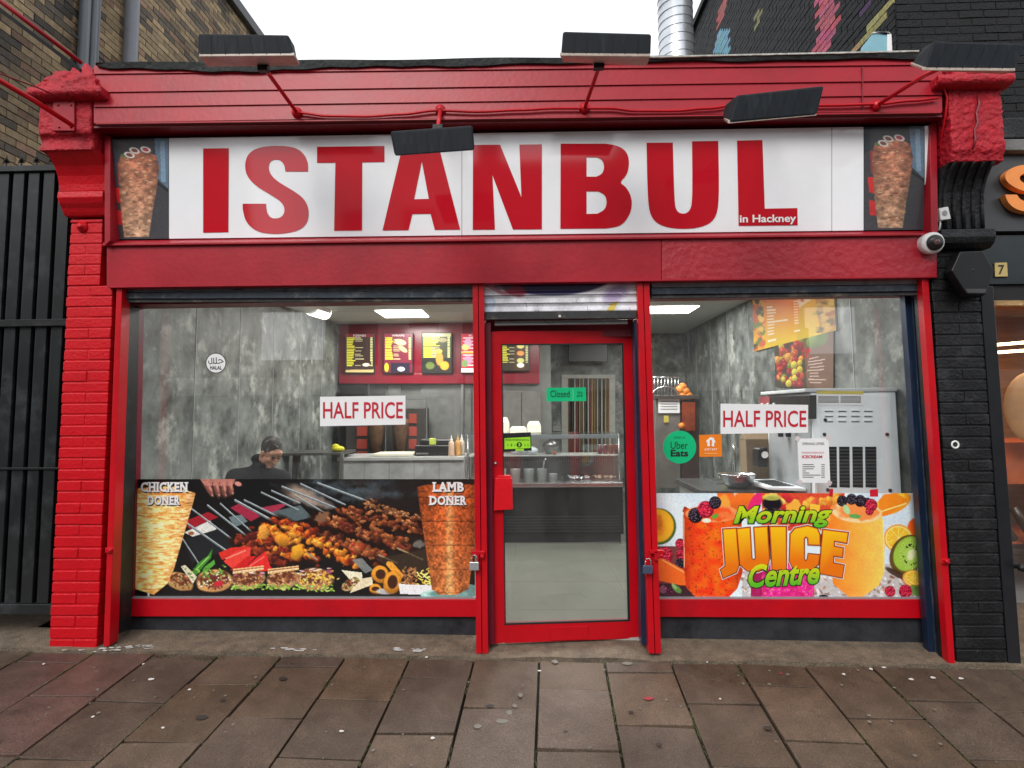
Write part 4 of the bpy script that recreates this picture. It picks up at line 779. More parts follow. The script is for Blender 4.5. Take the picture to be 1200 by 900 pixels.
for _ in range(90): x = R_.uniform(470, 508); y = R_.uniform(667, 685); l = R_.uniform(3, 7); a = R_.uniform(-1.2, 1.2); p.line(x, y, x+l*math.cos(a), min(685, y+l*math.sin(a)), 1.4, R_.choice([(232, 206, 96), (242, 224, 130), (206, 176, 66)] if x > 488 else [(150, 96, 56), (120, 70, 40), (186, 136, 84)]))
# doners
def chick(X, Y):
    a = vnoise(X*.35, Y*1.6+vnoise(X, Y, 9, 4)*5, 2.2, 21); b = vnoise(X*.6, Y*2.2, 1.9, 22); e = np.clip((X-190+(Y-570)*.13)/36, -1, 1); v = (.60+.5*a+.25*b)*(1-.25*np.abs(e)**3); s_ = a*b
    v = v*1.14; return np.stack([250*v, (212-40*(1-s_))*v, (140-60*(1-a))*v], -1)
p.poly([(158, 573), (176, 571), (204, 570), (229, 578), (226, 590), (215, 628), (204, 666), (196, 684), (180, 697), (158, 690), (155, 640)], 0, 1, chick); p.poly([(155, 574), (163, 571), (158, 600), (155, 640)], (150, 90, 50), .4)
p.ell(192, 576, 33, 5, (206, 126, 56), .08, .75, .5, .8, 3); p.line(174, 695, 174.5, 701, 2.4, (200, 200, 196))
p.ell(521, 697, 30, 7, (176, 214, 204), 0, 1, .1); p.ell(521, 696, 22, 5, (96, 140, 132), 0, .9, .3); p.poly([(548, 684), (557, 686), (557, 700), (535, 700)], (110, 150, 146), .9)
def lamb(X, Y):
    a = vnoise(X, Y, 2.0, 31); b = vnoise(X, Y, 5, 32); e = np.clip(np.abs(X-523+(Y-560)*-.02)/34, 0, 1); m = np.exp(-((X-527)/5)**2)*(.35+.5*vnoise(X*0, Y, 4, 2)); v = (.55+.55*a+.3*b)*(1-.35*e**2)
    seam = 1-.25*(np.abs((Y-569) % 28-14) < .7); w_ = 1-np.clip((Y-600)/90, 0, 1)
    return np.stack([(188*v+52*m)*seam, ((88+22*(1-w_))*v+84*m)*seam, ((40+18*(1-w_))*v+66*m)*seam], -1)
p.poly([(488.5, 571), (500, 568), (525, 567), (557, 568), (556.6, 640), (549, 690), (536, 697), (514, 697), (506, 690), (497, 630)], 0, 1, lamb)
p.line(549, 628, 556, 700, 1.6, (200, 60, 60), .0)
p.grain(.09, 1.3); p.C *= 1.12
YV = YW-.004
g1 = root('grill_picture', 'wide kebab grill picture with two doner cones at the foot of the left window', 'window picture', P(355, 700, YV))
p.mesh('print', lambda x, y: P(x, y, YV), g1)
def serif(mb, s, box, off, mi=0, bold=.045, wide=0):
    v, f = text2d(s, box, onY(YV-off), bold=bold, spacing=1.12); mb.add(v, f, mi)
for s, box in [('CHICKEN', (165, 565, 219.5, 576.5)), ('DONER', (173, 581, 211, 591.8)), ('LAMB', (507.5, 565, 543.5, 576.2)), ('DONER', (503.5, 581, 547, 591.8))]:
    mb = MB(); serif(mb, s, tuple(a+b for a, b in zip(box, (.2, .6, 1.2, 1.4))), .002, bold=.085); make(mb, 'lettering_shadow', mat('dark print ink', (.035, .02, .01), .5), g1)
    mb = MB(); serif(mb, s, box, .003)
    L0, n = s, len(s); x0, y0, x1, y1 = box     # slab serifs on the stems
    adv = {'C': 7.6, 'H': 8.6, 'I': 4.2, 'K': 8.2, 'E': 7.2, 'N': 9, 'D': 8.4, 'O': 9, 'R': 8.4, 'L': 6.8, 'A': 8.6, 'M': 10.4, 'B': 8.2}; tot = sum(adv[c] for c in s); x = x0
    for c in s:
        w_ = adv[c]/tot*(x1-x0+1)
        legs = {'I': [(.5, 1, 1)], 'H': [(.18, 1, 1), (.75, 1, 1)], 'N': [(.16, 1, 1), (.78, 1, 1)], 'K': [(.18, 1, 1), (.82, 1, 1)], 'E': [(.15, 1, 1)], 'D': [(.15, 1, 1)], 'R': [(.15, 1, 1)], 'L': [(.18, 1, 1)], 'A': [(.1, 0, 1), (.75, 0, 1)], 'M': [(.13, 1, 1), (.83, 1, 1)], 'B': [(.13, 1, 1)]}.get(c, [])
        for fx, tp_, bt_ in legs:
            X_ = x+fx*w_
            if tp_: strokes([[(X_-1.9, y0+.7), (X_+1.9, y0+.7)]], 1.5, onY(YV-.0032), mb)
            if bt_: strokes([[(X_-1.9, y1-.7), (X_+1.9, y1-.7)]], 1.5, onY(YV-.0032), mb)
        x += w_
    make(mb, 'lettering', INKW, g1)
# ---- juice picture
p = Paint(769.5, 578, 1078.5, 701, 1.9, (206, 220, 230))
p.C[:] = np.array([200, 216, 228])+24*vnoise(p.X, p.Y, 30, 2)[..., None]
p.poly([(769, 640), (800, 640), (820, 701), (769, 701)], (120, 60, 60), 1); p.poly([(769, 684), (830, 684), (830, 701), (769, 701)], (60, 34, 40), 1)
p.poly([(870, 665), (1079, 660), (1079, 701), (870, 701)], (190, 186, 184), 1)
for _ in range(260): x, y = R_.uniform(868, 1075), R_.uniform(668, 701); p.ell(x, y, R_.uniform(1.5, 5), R_.uniform(1, 3), R_.choice([(226, 226, 228), (150, 120, 110), (204, 200, 200), (240, 240, 240), (130, 96, 88), (188, 120, 100)]), R_.uniform(-1, 1), .8, .4)
def orange(cx_, cy_, rx, ry, an=0, rind=(236, 150, 30), flesh=(246, 190, 50), cut=True):
    p.ell(cx_, cy_, rx, ry, rind, an, 1, .08)
    if cut:
        p.ell(cx_, cy_, rx*.9, ry*.9, (250, 226, 150), an, 1, .08); p.ell(cx_, cy_, rx*.82, ry*.82, flesh, an, 1, .1)
        for k in range(10):
            a = k*.628+an; p.line(cx_, cy_, cx_+rx*.8*math.cos(a), cy_+ry*.8*math.sin(a), .8, (252, 222, 130), .8)
        for _ in range(int(rx*4)): a = R_.uniform(0, 6.3); r = R_.random()**.5*.75; p.ell(cx_+rx*r*math.cos(a), cy_+ry*r*math.sin(a), 1.6, .8, R_.choice([(252, 206, 80), (236, 164, 30)]), a, .7, .5)
def berry(cx_, cy_, r, base, hi):
    p.ell(cx_, cy_, r, r*1.05, tuple(v*.55 for v in base), 0, 1, .12)
    for _ in range(int(r*7)):
        a = R_.uniform(0, 6.3); q = R_.random()**.5*.86; x, y = cx_+r*q*math.cos(a), cy_+r*q*math.sin(a); p.ell(x, y, r*.2, r*.19, base, 0, 1, .3, 0, 0, .5); p.ell(x-.4, y-.5, r*.07, r*.06, hi, 0, .9, .6)
RB = ((206, 24, 60), (250, 150, 170)); KB = ((30, 18, 34), (200, 190, 210))
# melon, carrot, berries left
p.ell(772, 617, 21, 22, (70, 96, 40), 0, 1, .06); p.ell(771, 616, 19.5, 20.5, (246, 178, 40), 0, 1, .1); p.ell(769, 616, 13, 14, (236, 140, 34), 0, .9, .3, .3, 4); p.ell(772, 612, 6, 9, (200, 110, 30), 0, .8, .4, .6, 5)
berry(797, 637, 6, *RB); berry(799, 650, 7, *RB); berry(797, 660, 6, *KB); berry(779, 651, 10, *RB)
p.poly([(771, 655), (778, 655), (802, 668), (812, 686), (798, 686), (771, 680)], (236, 104, 36)); p.line(776, 656, 802, 671, 1.4, (250, 170, 90)); berry(777, 691, 5, (150, 80, 110), (220, 180, 200)); berry(786, 694, 5, (90, 30, 60), (190, 120, 160)); p.ell(793, 690, 8, 4, (96, 140, 70), .7, 1, .3); p.ell(790, 687, 5, 2, (150, 180, 120), .9)
# top middle fruit pile
p.poly([(840, 578), (860, 578), (862, 612), (845, 600)], (236, 110, 40)); p.ell(852, 594, 8, 18, (244, 160, 60), -.5, 1, .3, .4, 3); p.ell(870, 590, 14, 20, (240, 112, 36), .6, 1, .2, .3, 6, .3); p.ell(885, 590, 7, 18, (226, 40, 110), .5, 1, .2)
p.poly([(893, 578), (990, 578), (985, 622), (893, 622)], (214, 74, 44), 1)
for _ in range(60): x, y = R_.uniform(895, 985), R_.uniform(578, 622); p.ell(x, y, R_.uniform(3, 8), R_.uniform(3, 6), R_.choice([(236, 96, 60), (246, 160, 60), (246, 190, 70), (206, 44, 50), (240, 130, 40), (250, 206, 110)]), R_.uniform(-1, 1), .95, .3, .4, R_.randint(0, 99), .3)
p.ell(905, 590, 13, 10, (24, 16, 26), .1); p.ell(905, 583, 12, 4, (200, 200, 90), 0, .8)
for x, y in [(899, 601), (908, 600), (915, 602)]: berry(x, y, 5, *KB)
p.poly([(921, 592), (935, 586), (941, 596), (937, 605), (922, 606)], (248, 170, 60)); p.poly([(949, 590), (961, 592), (960, 602), (950, 602)], (252, 190, 60))
# right fruits
p.ell(1046, 590, 24, 12, (246, 150, 40), -.4, 1, .1); p.ell(1044, 588, 19, 9, (250, 196, 60), -.4, 1, .2, .4, 4); p.poly([(1030, 586), (1036, 579), (1052, 579), (1064, 586), (1040, 604), (1030, 606)], (246, 130, 30), .9); p.line(1031, 600, 1062, 590, 1.6, (252, 220, 120))
p.ell(1075, 618, 12, 12, (240, 100, 40), 0, 1, .1); orange(1053, 631, 18, 17, .3); p.ell(1063, 650, 20, 25, (96, 76, 34), .5, 1, .05); p.ell(1065, 649, 18, 22.5, (158, 196, 70), .5, 1, .1)
for k in range(30): a = k*.21; p.line(1068, 650, 1068+15*math.cos(a), 650+19*math.sin(a), .7, (206, 226, 140), .6)
p.ell(1068, 650, 5, 8, (226, 230, 180), .5, 1, .3)
for _ in range(34): a = R_.uniform(0, 6.3); p.ell(1068+9*math.cos(a)*R_.uniform(.8, 1.1), 650+12*math.sin(a)*R_.uniform(.8, 1.1), 1.3, .7, (20, 20, 12), a)
p.ell(1050, 672, 16, 4, (64, 46, 34), .5, .9); orange(1071, 678, 14, 10, .2); p.ell(1076, 690, 10, 10, (84, 120, 40), 0, .8, .2); orange(1072, 677, 13, 9, .2)
berry(1043, 693, 6.5, *RB); berry(1061, 693, 8, *RB); p.ell(965, 699, 6, 2.5, (30, 20, 24))
# glasses
def glass_(pts, f): p.poly(pts, 0, 1, f)
def jr(X, Y):
    a = vnoise(X, Y, 7, 41); b = vnoise(X, Y, 2, 42); e = np.clip((X-801)/69, 0, 1); v = .82+.3*a; d = (b > .80)[..., None]
    c = np.stack([(236+12*a)*np.ones_like(v), (52+70*a*(1-np.abs(e-.5)))+0*v, 14+12*b], -1); return c*(1-.25*d)*(1-.25*(np.abs(e-.5)*2)[..., None]**3)
glass_([(800, 598), (802, 593), (838, 612), (868, 596), (871, 640), (870, 672), (864, 690), (854, 700), (815, 700), (804, 688), (801, 660)], jr)
p.ell(835, 602, 34, 10.5, (246, 150, 90), 0, 1, .1); p.ell(835, 602.5, 31, 9, (238, 86, 34), 0, 1, .3, .5, 4)
berry(815, 604, 9, *KB); berry(827, 597, 10, *RB); berry(838, 589, 7.5, *KB); p.ell(828, 610, 6, 3, (226, 236, 210)); p.ell(838, 605, 5, 3, (96, 160, 60), -.4); p.ell(852, 604, 12, 5, (246, 120, 60), .3, .9, .4, .6, 8); p.line(801, 600, 802, 665, 1, (255, 200, 170), .8)
def jm(X, Y): a = vnoise(X, Y, 4, 51); b = vnoise(X, Y, 1.6, 52); return np.stack([196+40*a, 20+90*(b > .72)*a+30*a, 100+60*a], -1)
glass_([(879, 655), (955, 655), (954, 701), (880, 701)], jm); p.poly([(879, 655), (893, 655), (893, 701), (880, 701)], (130, 16, 60), .6)
def jo(X, Y): a = vnoise(X, Y, 10, 61); b = vnoise(X, Y, 1.4, 62); e = np.clip((X-973)/64, 0, 1); return np.stack([240+8*a, 116+e*80+14*a+8*b, 30+e*60+10*b], -1)
glass_([(973, 594), (975, 592), (1034, 605), (1037, 640), (1036, 672), (1030, 686), (1012, 699), (994, 699), (976, 684), (972, 650)], jo)
p.ell(1004, 600, 31, 13, (248, 206, 150), .08, 1, .08); p.ell(1004, 599, 28, 11, (240, 140, 70), .08, 1, .2, .5, 7)
for x, y, r in [(987, 587, 6.5), (998, 585, 6.5), (1008, 587, 7), (1016, 589, 6)]: berry(x, y, r, *KB)
berry(1021, 592, 7.5, *RB); berry(1019, 599, 5, *RB); p.ell(992, 597, 4, 7, (170, 210, 150), -.5); p.ell(1002, 605, 8, 3, (96, 160, 80), .1); p.line(1035, 610, 1036, 670, 1.2, (255, 226, 170), .8)
p.grain(.05, 1.2); p.C *= 1.08
g2 = root('juice_picture', 'bright fruit picture reading Morning Juice Centre at the foot of the right window', 'window picture', P(924, 700, YV))
p.mesh('print', lambda x, y: P(x, y, YV), g2)
# red straw stubs above the print
mb = MB(); mb.plate([(1019.5, 582), (1029, 582), (1029, 573), (1019.5, 574)], YV-.001, .002); mb.plate([(971.5, 582), (976, 582), (976.5, 573), (972.5, 573)], YV-.001, .002); make(mb, 'straw', mat('red straw', (.6, .01, .03), .4), g2)
def grad_text(name, vf, c_top, c_bot, y0, y1, off, par):
    (v, f) = vf; mb = MB(); mb.add(v, f)
    zt, zb_ = P(900, y0, YV).z, P(900, y1, YV).z; mb.c = [tuple(a*(1-k)+b*k for a, b in zip(c_top, c_bot)) for k in [min(1, max(0, (zt-p_[2])/(zt-zb_))) for p_ in mb.v]]
    return make(mb, name, PRINT, par)
arc = lambda x, y: (x, y+.0014*(x-917)**2)
GD = mat('dark green ink', (.02, .045, .01), .5); WK = mat('white keyline', (.8, .8, .78), .5); OD = mat('brown keyline', (.22, .03, .01), .5)
for s, box, ang in [('Morning', (859.5, 592.5, 975, 619), 0), ('Centre', (877, 659.5, 960.5, 687), 0)]:
    wp = (lambda x, y: (x, y-(x-915)*.015)) if s == 'Morning' else (lambda x, y: (x, y-(x-915)*.06))
    for e, off, m in [(2.2, .003, GD)]:
        v, f = text2d(s, (box[0]-e*.5, box[1]-e*.5, box[2]+e*.5, box[3]+e*.5), onY(YV-off), bold=.075, shear=.28, warp=wp); mb = MB(); mb.add(v, f); make(mb, 'lettering_outline', m, g2)
    vf = text2d(s, box, onY(YV-.005), bold=.03, shear=.28, warp=wp); grad_text('lettering', vf, lin((214, 226, 30)), lin((90, 190, 40)), box[1]+4, box[3]-3, .005, g2)
JU = {'J': [[(848, 621), (862, 620), (865, 662), (862, 670), (848, 676), (845.5, 668), (851, 664)]],
      'U': [[(864.5, 620.5), (878, 619), (880, 655), (884, 658), (886.5, 654), (884.5, 619), (898.5, 618), (900.5, 655), (898, 665), (888, 669), (876, 668), (868, 661)]],
      'I': [[(903, 618), (920.5, 618), (920.5, 667), (906, 667.5)]],
      'C': [[(927, 626), (932, 620), (946, 617), (957, 620), (960, 627), (960, 638), (948, 637.5), (947.5, 630), (944, 628), (941.5, 631), (941.5, 656), (944, 659), (947, 656), (948, 650), (959.5, 651), (958, 661), (952, 667), (941, 668), (930, 665), (926, 657)]],
      'E': [[(965, 621.5), (993, 625), (991.5, 635.5), (977, 633), (976.5, 641), (987, 643), (986.5, 652), (976, 650.5), (975.5, 660.5), (988, 663), (986, 676), (961, 671)]]}
for k, sp in JU.items():
    spx = [[(x, y+(.0022*(x-917)**2-4 if k in 'x' else 0)) for x, y in s_] for s_ in sp]
    cx_ = sum(x for x, y in spx[0])/len(spx[0]); cy_ = sum(y for x, y in spx[0])/len(spx[0])
    def grow(pts, d):
        out = []; n = len(pts); area = sum(pts[i-1][0]*pts[i][1]-pts[i][0]*pts[i-1][1] for i in range(n)); sg_ = 1 if area > 0 else -1
        for i in range(n):
            (ax, ay), (bx_, by_), (cx2, cy2) = pts[i-1], pts[i], pts[(i+1) % n]; n1 = (by_-ay, ax-bx_); n2 = (cy2-by_, bx_-cx2); l1 = math.hypot(*n1) or 1; l2 = math.hypot(*n2) or 1
            nx = n1[0]/l1+n2[0]/l2; ny = n1[1]/l1+n2[1]/l2; q = max(.6, (nx*nx+ny*ny)/2); out.append((bx_+sg_*nx*d/q, by_+sg_*ny*d/q))
        return out
    for d, off, m in [(2.7, .0012, WK), (1.9, .002, OD)]:
        v, f = flat2d([grow(spx[0], d)], onY(YV-off)); mb = MB(); mb.add(v, f); make(mb, 'letter_outline', m, g2)
    v, f = flat2d([grow(spx[0], .9)], onY(YV-.0028)); mb = MB(); mb.add(v, f); make(mb, 'letter_outline', mat('orange keyline', (.85, .18, .01), .4), g2)
    V = []; F = []
    v, f = flat2d([spx[0]], onY(YV-.0035)); grad_text('letter', (v, f), lin((255, 200, 20)), lin((240, 120, 10)), 622, 655, .003, g2)
# ================================================================ STICKERS
def sticker(name, pts, m, label, cat, Y=YV, th=.0015, group=None, bevel=0):
    t = root(name, label, cat, P(pts[0][0], pts[0][1], Y), group); mb = MB(); mb.plate(pts, Y, th); make(mb, 'backing', m, t); return t
def word(t, s, box, m, Y=YV, off=.002, bold=0, warp=None, nm='lettering', shear=0, mapf=None):
    v, f = text2d(s, box, mapf or onY(Y-off), bold=bold, warp=warp, shear=shear)
    if not v: return
    mb = MB(); mb.add(v, f); make(mb, nm, m, t)
INKC = mat('crimson ink', (.52, .008, .03), .5, var=.05)
t = sticker('half_price_notice', [(375, 499.5), (475, 497.5), (475, 463.5), (375, 465)], PAPER, 'white HALF PRICE notice stuck in the left window above the grill picture', 'notice', group='half price notices'); word(t, 'HALF PRICE', (378.5, 471, 472, 490.5), INKC, bold=.012)
t = sticker('half_price_notice', [(844.5, 508.5), (947, 507), (947, 474.5), (844.5, 473)], PAPER, 'white HALF PRICE notice stuck in the right window in front of the ice cream machine', 'notice', group='half price notices'); word(t, 'HALF PRICE', (847.5, 481, 945, 500.5), INKC, bold=.012)
circ = lambda cx_, cy_, r, n=36: [(cx_+r*math.cos(2*math.pi*i/n), cy_+r*math.sin(2*math.pi*i/n)) for i in range(n)]
t = sticker('halal_sticker', circ(253, 425.5, 12), INKB, 'round white halal sticker with black rim in the left window', 'sticker')
mb = MB(); mb.plate(circ(253, 425.5, 11.1), YV-.001, .001); make(mb, 'disc', PAPER, t); word(t, 'HALAL', (246, 428.6, 260, 433.2), INKB, bold=.03)
mb = MB(); strokes([[(244.3, 423), (244.8, 425.5), (246.5, 426.6), (248.3, 425.5), (248, 419.5)], [(250.3, 419.5), (250.6, 424.8), (249.6, 426.3)], [(250.6, 425), (252.5, 426.3), (253.6, 425), (253.3, 419)], [(253.6, 425.6), (256, 425.8), (258.5, 425), (261.5, 423.8), (259.5, 422), (257.3, 421.2), (256, 422.4)]], 1.0, onY(YV-.002), mb); make(mb, 'calligraphy', INKB, t)
# door stickers
GRN = mat('bright green sticker', (.0, .50, .20), .4, var=.03)
Dm = lambda off: (lambda x, y: D(x, y, .0165-off))
def dst(name, pts, m, label, cat):
    t = root(name, label, cat, D(pts[0][0], pts[0][1], .016)); make(MB().prism([Dm(0)(x, y) for x, y in pts], (0, .0012, 0)), 'backing', m, t); return t
t = dst('closed_sticker', [(640.5, 470.5), (687, 470), (686.5, 454), (640.5, 454.5)], GRN, 'bright green Closed sticker in the door glass', 'sticker')
word(t, 'Closed', (645, 457.5, 667.5, 465.5), INKB, mapf=Dm(.002)); word(t, 'We', (676, 458.5, 682.5, 461.5), INKB, mapf=Dm(.002)); word(t, 'are', (676, 462.5, 682.5, 465), INKB, mapf=Dm(.002))
mb = MB(); mb.prism([Dm(.0015)(x, y) for x, y in [(671.3, 470), (671.8, 470), (671.8, 454.6), (671.3, 454.6)]], (0, .001, 0)); make(mb, 'divider', mat('pale green line', (.2, .6, .35), .5), t)
t = dst('hygiene_rating_sticker', [(590, 529.5), (623, 528), (622, 506.5), (590, 508)], INKB, 'black and lime green food hygiene rating sticker showing 3, low in the door glass', 'sticker')
LIME = mat('lime sticker', (.36, .80, .03), .4); mb = MB(); mb.prism([Dm(.001)(x, y) for x, y in [(591, 526.5), (621.8, 525), (621.3, 512), (591, 513.5)]], (0, .0006, 0)); mb.prism([Dm(.001)(x, y) for x, y in [(604, 528.5), (614, 528), (614, 526), (604, 526.4)]], (0, .0006, 0)); make(mb, 'lime_panel', LIME, t)
word(t, 'FOOD HYGIENE RATING', (592.5, 514.2, 620, 516.6), INKB, mapf=Dm(.003)); mb = MB(); mb.prism([Dm(.002)(x, y) for x, y in circ(608.5, 521.2, 3.2, 18)], (0, .0006, 0)); make(mb, 'rating_disc', INKB, t); word(t, '3', (607.2, 519.2, 609.8, 523.2), LIME, bold=.03, mapf=Dm(.004))
for k, x in enumerate([594, 598.5, 602.5, 614, 617.8]): word(t, str([0, 1, 2, 4, 5][k]), (x, 520, x+1.8, 523), mat('olive ink', (.12, .3, .02), .5), mapf=Dm(.003))
# delivery stickers
t = sticker('delivery_sticker', circ(796.5, 524, 19.3, 48), GRN, 'round green Uber Eats sticker at the left edge of the right window', 'sticker')
word(t, 'ORDER ON', (789.5, 511.5, 803, 513.8), mat('deep green ink', (.0, .12, .05), .5)); word(t, 'Uber', (786, 517.5, 806, 526), INKB); word(t, 'Eats', (786, 527, 806.5, 535), INKB, bold=.03)
t = sticker('takeaway_sticker', [(820, 535.5), (846.2, 535), (845.5, 509), (819.5, 509.8)], mat('orange sticker', (.85, .22, .01), .4, var=.03), 'square orange Just Eat sticker with a white house beside the round green one', 'sticker')
word(t, 'JUST EAT', (825.5, 525.5, 840.5, 528.3), INKW, bold=.02); mb = MB(); mb.plate([(829, 523), (837, 523), (837, 518.5), (838.6, 518.5), (837.6, 515.5), (836.6, 515), (836.6, 512.8), (834.6, 513), (833, 512), (828, 516), (827.5, 518.5), (829, 518.5)], YV-.002, .0005); make(mb, 'house_mark', INKW, t)
mb = MB(); mb.plate([(832, 523), (834, 523), (834.6, 518), (834, 515.5), (832, 515.5), (831.6, 518)], YV-.003, .0005); make(mb, 'house_fork', mat('orange sticker', (.85, .22, .01), .4), t); mb = MB(); mb.px(825, 531, 841, 532, YV-.002, .0005); make(mb, 'underline', mat('pale orange', (.85, .45, .2), .4), t)
t = sticker('offer_sheet', [(937, 565.5), (973, 566), (971, 513.5), (934.5, 514)], PAPER, 'white opening offer ice cream price sheet taped to the right window', 'notice')
for i, (s, box, m, b) in enumerate([('OPENING OFFER', (940, 518.5, 966, 521.5), INKB, .0), ('MORNING FRESH JUICE', (939.5, 529.5, 965.5, 532), INKC, .0), ('ICECREAM', (939.8, 533.5, 963.5, 537), INKC, .03)]): word(t, s, box, m, bold=b)
for k, s in enumerate(['Small cone', 'Double cone', 'Flake cone', 'Tub', 'Waffle', 'Strawberry shake', 'Milk shake']):
    y = 544+k*2.45; mb = MB(); mb.px(940.5, y, 940.5+len(s)*1.3, y+1, YV-.001, .0006); mb.px(962.5, y, 966.5, y+1, YV-.001, .0006); make(mb, 'price_line', mat('grey ink', (.14, .14, .15), .6), t)
mb = MB(); TAPE = mat('clear tape', (.62, .55, .55), .3)
for x, y in [(935, 514), (971, 513), (937, 565), (972, 566)]: mb.plate([(x-3.5, y+1), (x+1, y+4), (x+3.5, y-1), (x-1, y-3.5)], YV-.002, .0008)
make(mb, 'tape', TAPE, t)
# ================================================================ INSIDE, LEFT: menu boards
YM = YB1-.06
mb = MB(); mb.plate([(397, 449), (632, 449), (632, 378), (397, 378)], YM, .05); mb.plate([(397, 449.5), (632, 449.5), (632, 438), (397, 438)], YM-.05, .05); 
pn = root('menu_backboard', 'red panel behind the counter carrying the lit menu boards', 'wall panel', P(515, 450, YM)); make(mb, 'panel', mat('red menu panel', (.24, .008, .022), .25, var=.06), pn, .004)
LIT = bpy.data.materials.new('lit menu print'); LIT.use_nodes = True; b_ = LIT.node_tree.nodes['Principled BSDF']; at_ = LIT.node_tree.nodes.new('ShaderNodeAttribute'); at_.attribute_name = 'Col'
LIT.node_tree.links.new(at_.outputs['Color'], b_.inputs['Base Color']); LIT.node_tree.links.new(at_.outputs['Color'], b_.inputs['Emission Color']); b_.inputs['Emission Strength'].default_value = .4; b_.inputs['Roughness'].default_value = .3
MLAB = ['lit menu board with price lists, leftmost of the row on the red panel', 'lit menu board headed WRAPS, second from the left on the red panel', 'lit menu board with a burger picture, third from the left', 'pink and white lit menu board next to the red door post', 'lit menu board with three round dishes seen through the top of the door']
for i, (x0, y0, x1, y1) in enumerate([(405, 391, 438, 436.5), (450, 391, 483, 436.5), (495, 390.5, 528.5, 436.5), (540.5, 391, 574, 436.5), (585, 391, 620, 434)]):
    t = root('menu_board', MLAB[i], 'menu board', P((x0+x1)/2, y1, YM-.1), 'lit menu boards on the red panel')
    mb = MB(); mb.px(x0-1, y0-1, x1+1, y1+1, YM-.09, .04); make(mb, 'frame', BLACKP, t, .003)
    q = Paint(x0, y0, x1, y1, 2.6, [(58, 40, 36), (112, 30, 50), (58, 62, 34), (196, 54, 70), (52, 42, 30)][i]); w_ = x1-x0; yy = y0+5
    while yy < y1-8:
        if i == 3: q.line(x0+2, yy, x0+w_*.5, yy, 1, (236, 220, 220)); yy += 4
        else:
            lw = w_*[.28, .28, .55, 0, .28][i]*(random.uniform(.7, 1.1)); q.line(x0+1.5, yy, x0+1.5+lw, yy, 1.1, (222, 214, 60)); q.line(x0+w_*.88, yy, x0+w_*.96, yy, 1.1, (226, 222, 150)); 
            if random.random() < .6: q.line(x0+w_*.33, yy, x0+w_*random.uniform(.5, .66), yy, .8, (190, 180, 140))
            yy += 1.9
    q.poly([(x0, y0), (x1, y0), (x1, y0+4.2), (x0, y0+4.2)], [(120, 36, 44), (130, 36, 60), (180, 178, 130), (190, 50, 70), (52, 42, 30)][i])
    if i == 0: q.ell(x0+24, y1-11, 7, 4, (60, 40, 30)); q.ell(x0+24, y1-9, 5, 2.4, (230, 226, 200)); q.poly([(x0, y1), (x1, y1), (x1, y1-3.5), (x0, y1-3)], (206, 180, 120))
    if i == 1: q.ell(x0+19, y0+10, 8, 4, (222, 206, 150), .2); q.ell(x0+22, y0+18, 7, 3, (216, 196, 130), .6); q.poly([(x0, y0+31), (x1, y0+31), (x1, y1), (x0, y1)], (112, 30, 50)); q.poly([(x0+8, y0+34), (x1-3, y0+34), (x1-3, y1), (x0+8, y1)], (34, 28, 48)); q.ell(x0+20, y1-4, 5, 3, (220, 226, 220)); q.ell(x0+3, y1-6, 3, 6, (190, 200, 40))
    if i == 2: q.poly([(x0, y0+29), (x1, y0+29), (x1, y1), (x0, y1)], (34, 34, 32)); q.ell(x0+20, y0+30, 5, 9, (206, 140, 60)); q.ell(x0+20, y0+21, 4, 2.5, (220, 170, 80)); q.ell(x0+9, y1-8, 6, 5, (96, 110, 50)); q.ell(x0+26, y1-8, 6, 6, (226, 160, 50)); q.ell(x0+24, y0+8, 6, 3, (150, 140, 96))
    if i == 3: q.ell(x0+8, y0+11, 5, 7, (206, 160, 190)); q.ell(x0+5, y0+16, 5, 4, (220, 206, 120)); q.ell(x0+8, y0+31, 6, 6, (190, 140, 170)); q.ell(x0+4, y0+35, 4, 5, (120, 150, 90)); q.poly([(x0, y1-5), (x1, y1-5), (x1, y1), (x0, y1)], (240, 240, 236)); q.poly([(x0, y0+21), (x1, y0+21), (x1, y0+23), (x0, y0+23)], (236, 180, 60))
    if i == 4: q.poly([(x0+18, y0), (x0+31, y0), (x0+31, y1), (x0+18, y1)], (74, 50, 30)); [q.ell(x0+25, y0+yy_, 5, 3.4, c) for yy_, c in [(14.5, (230, 214, 130)), (23, (226, 150, 70)), (31.5, (206, 206, 120)), (37, (236, 236, 220))]]
    q.mesh('menu_print', lambda x, y: P(x, y, YM-.093), t, LIT)
    word(t, ['KEBABS', 'WRAPS', 'BURGERS', 'KIDS', 'PIZZA'][i], (x0+9, y0+.9, x1-9, y0+3.4), INKW, YM, .095, bold=.02)
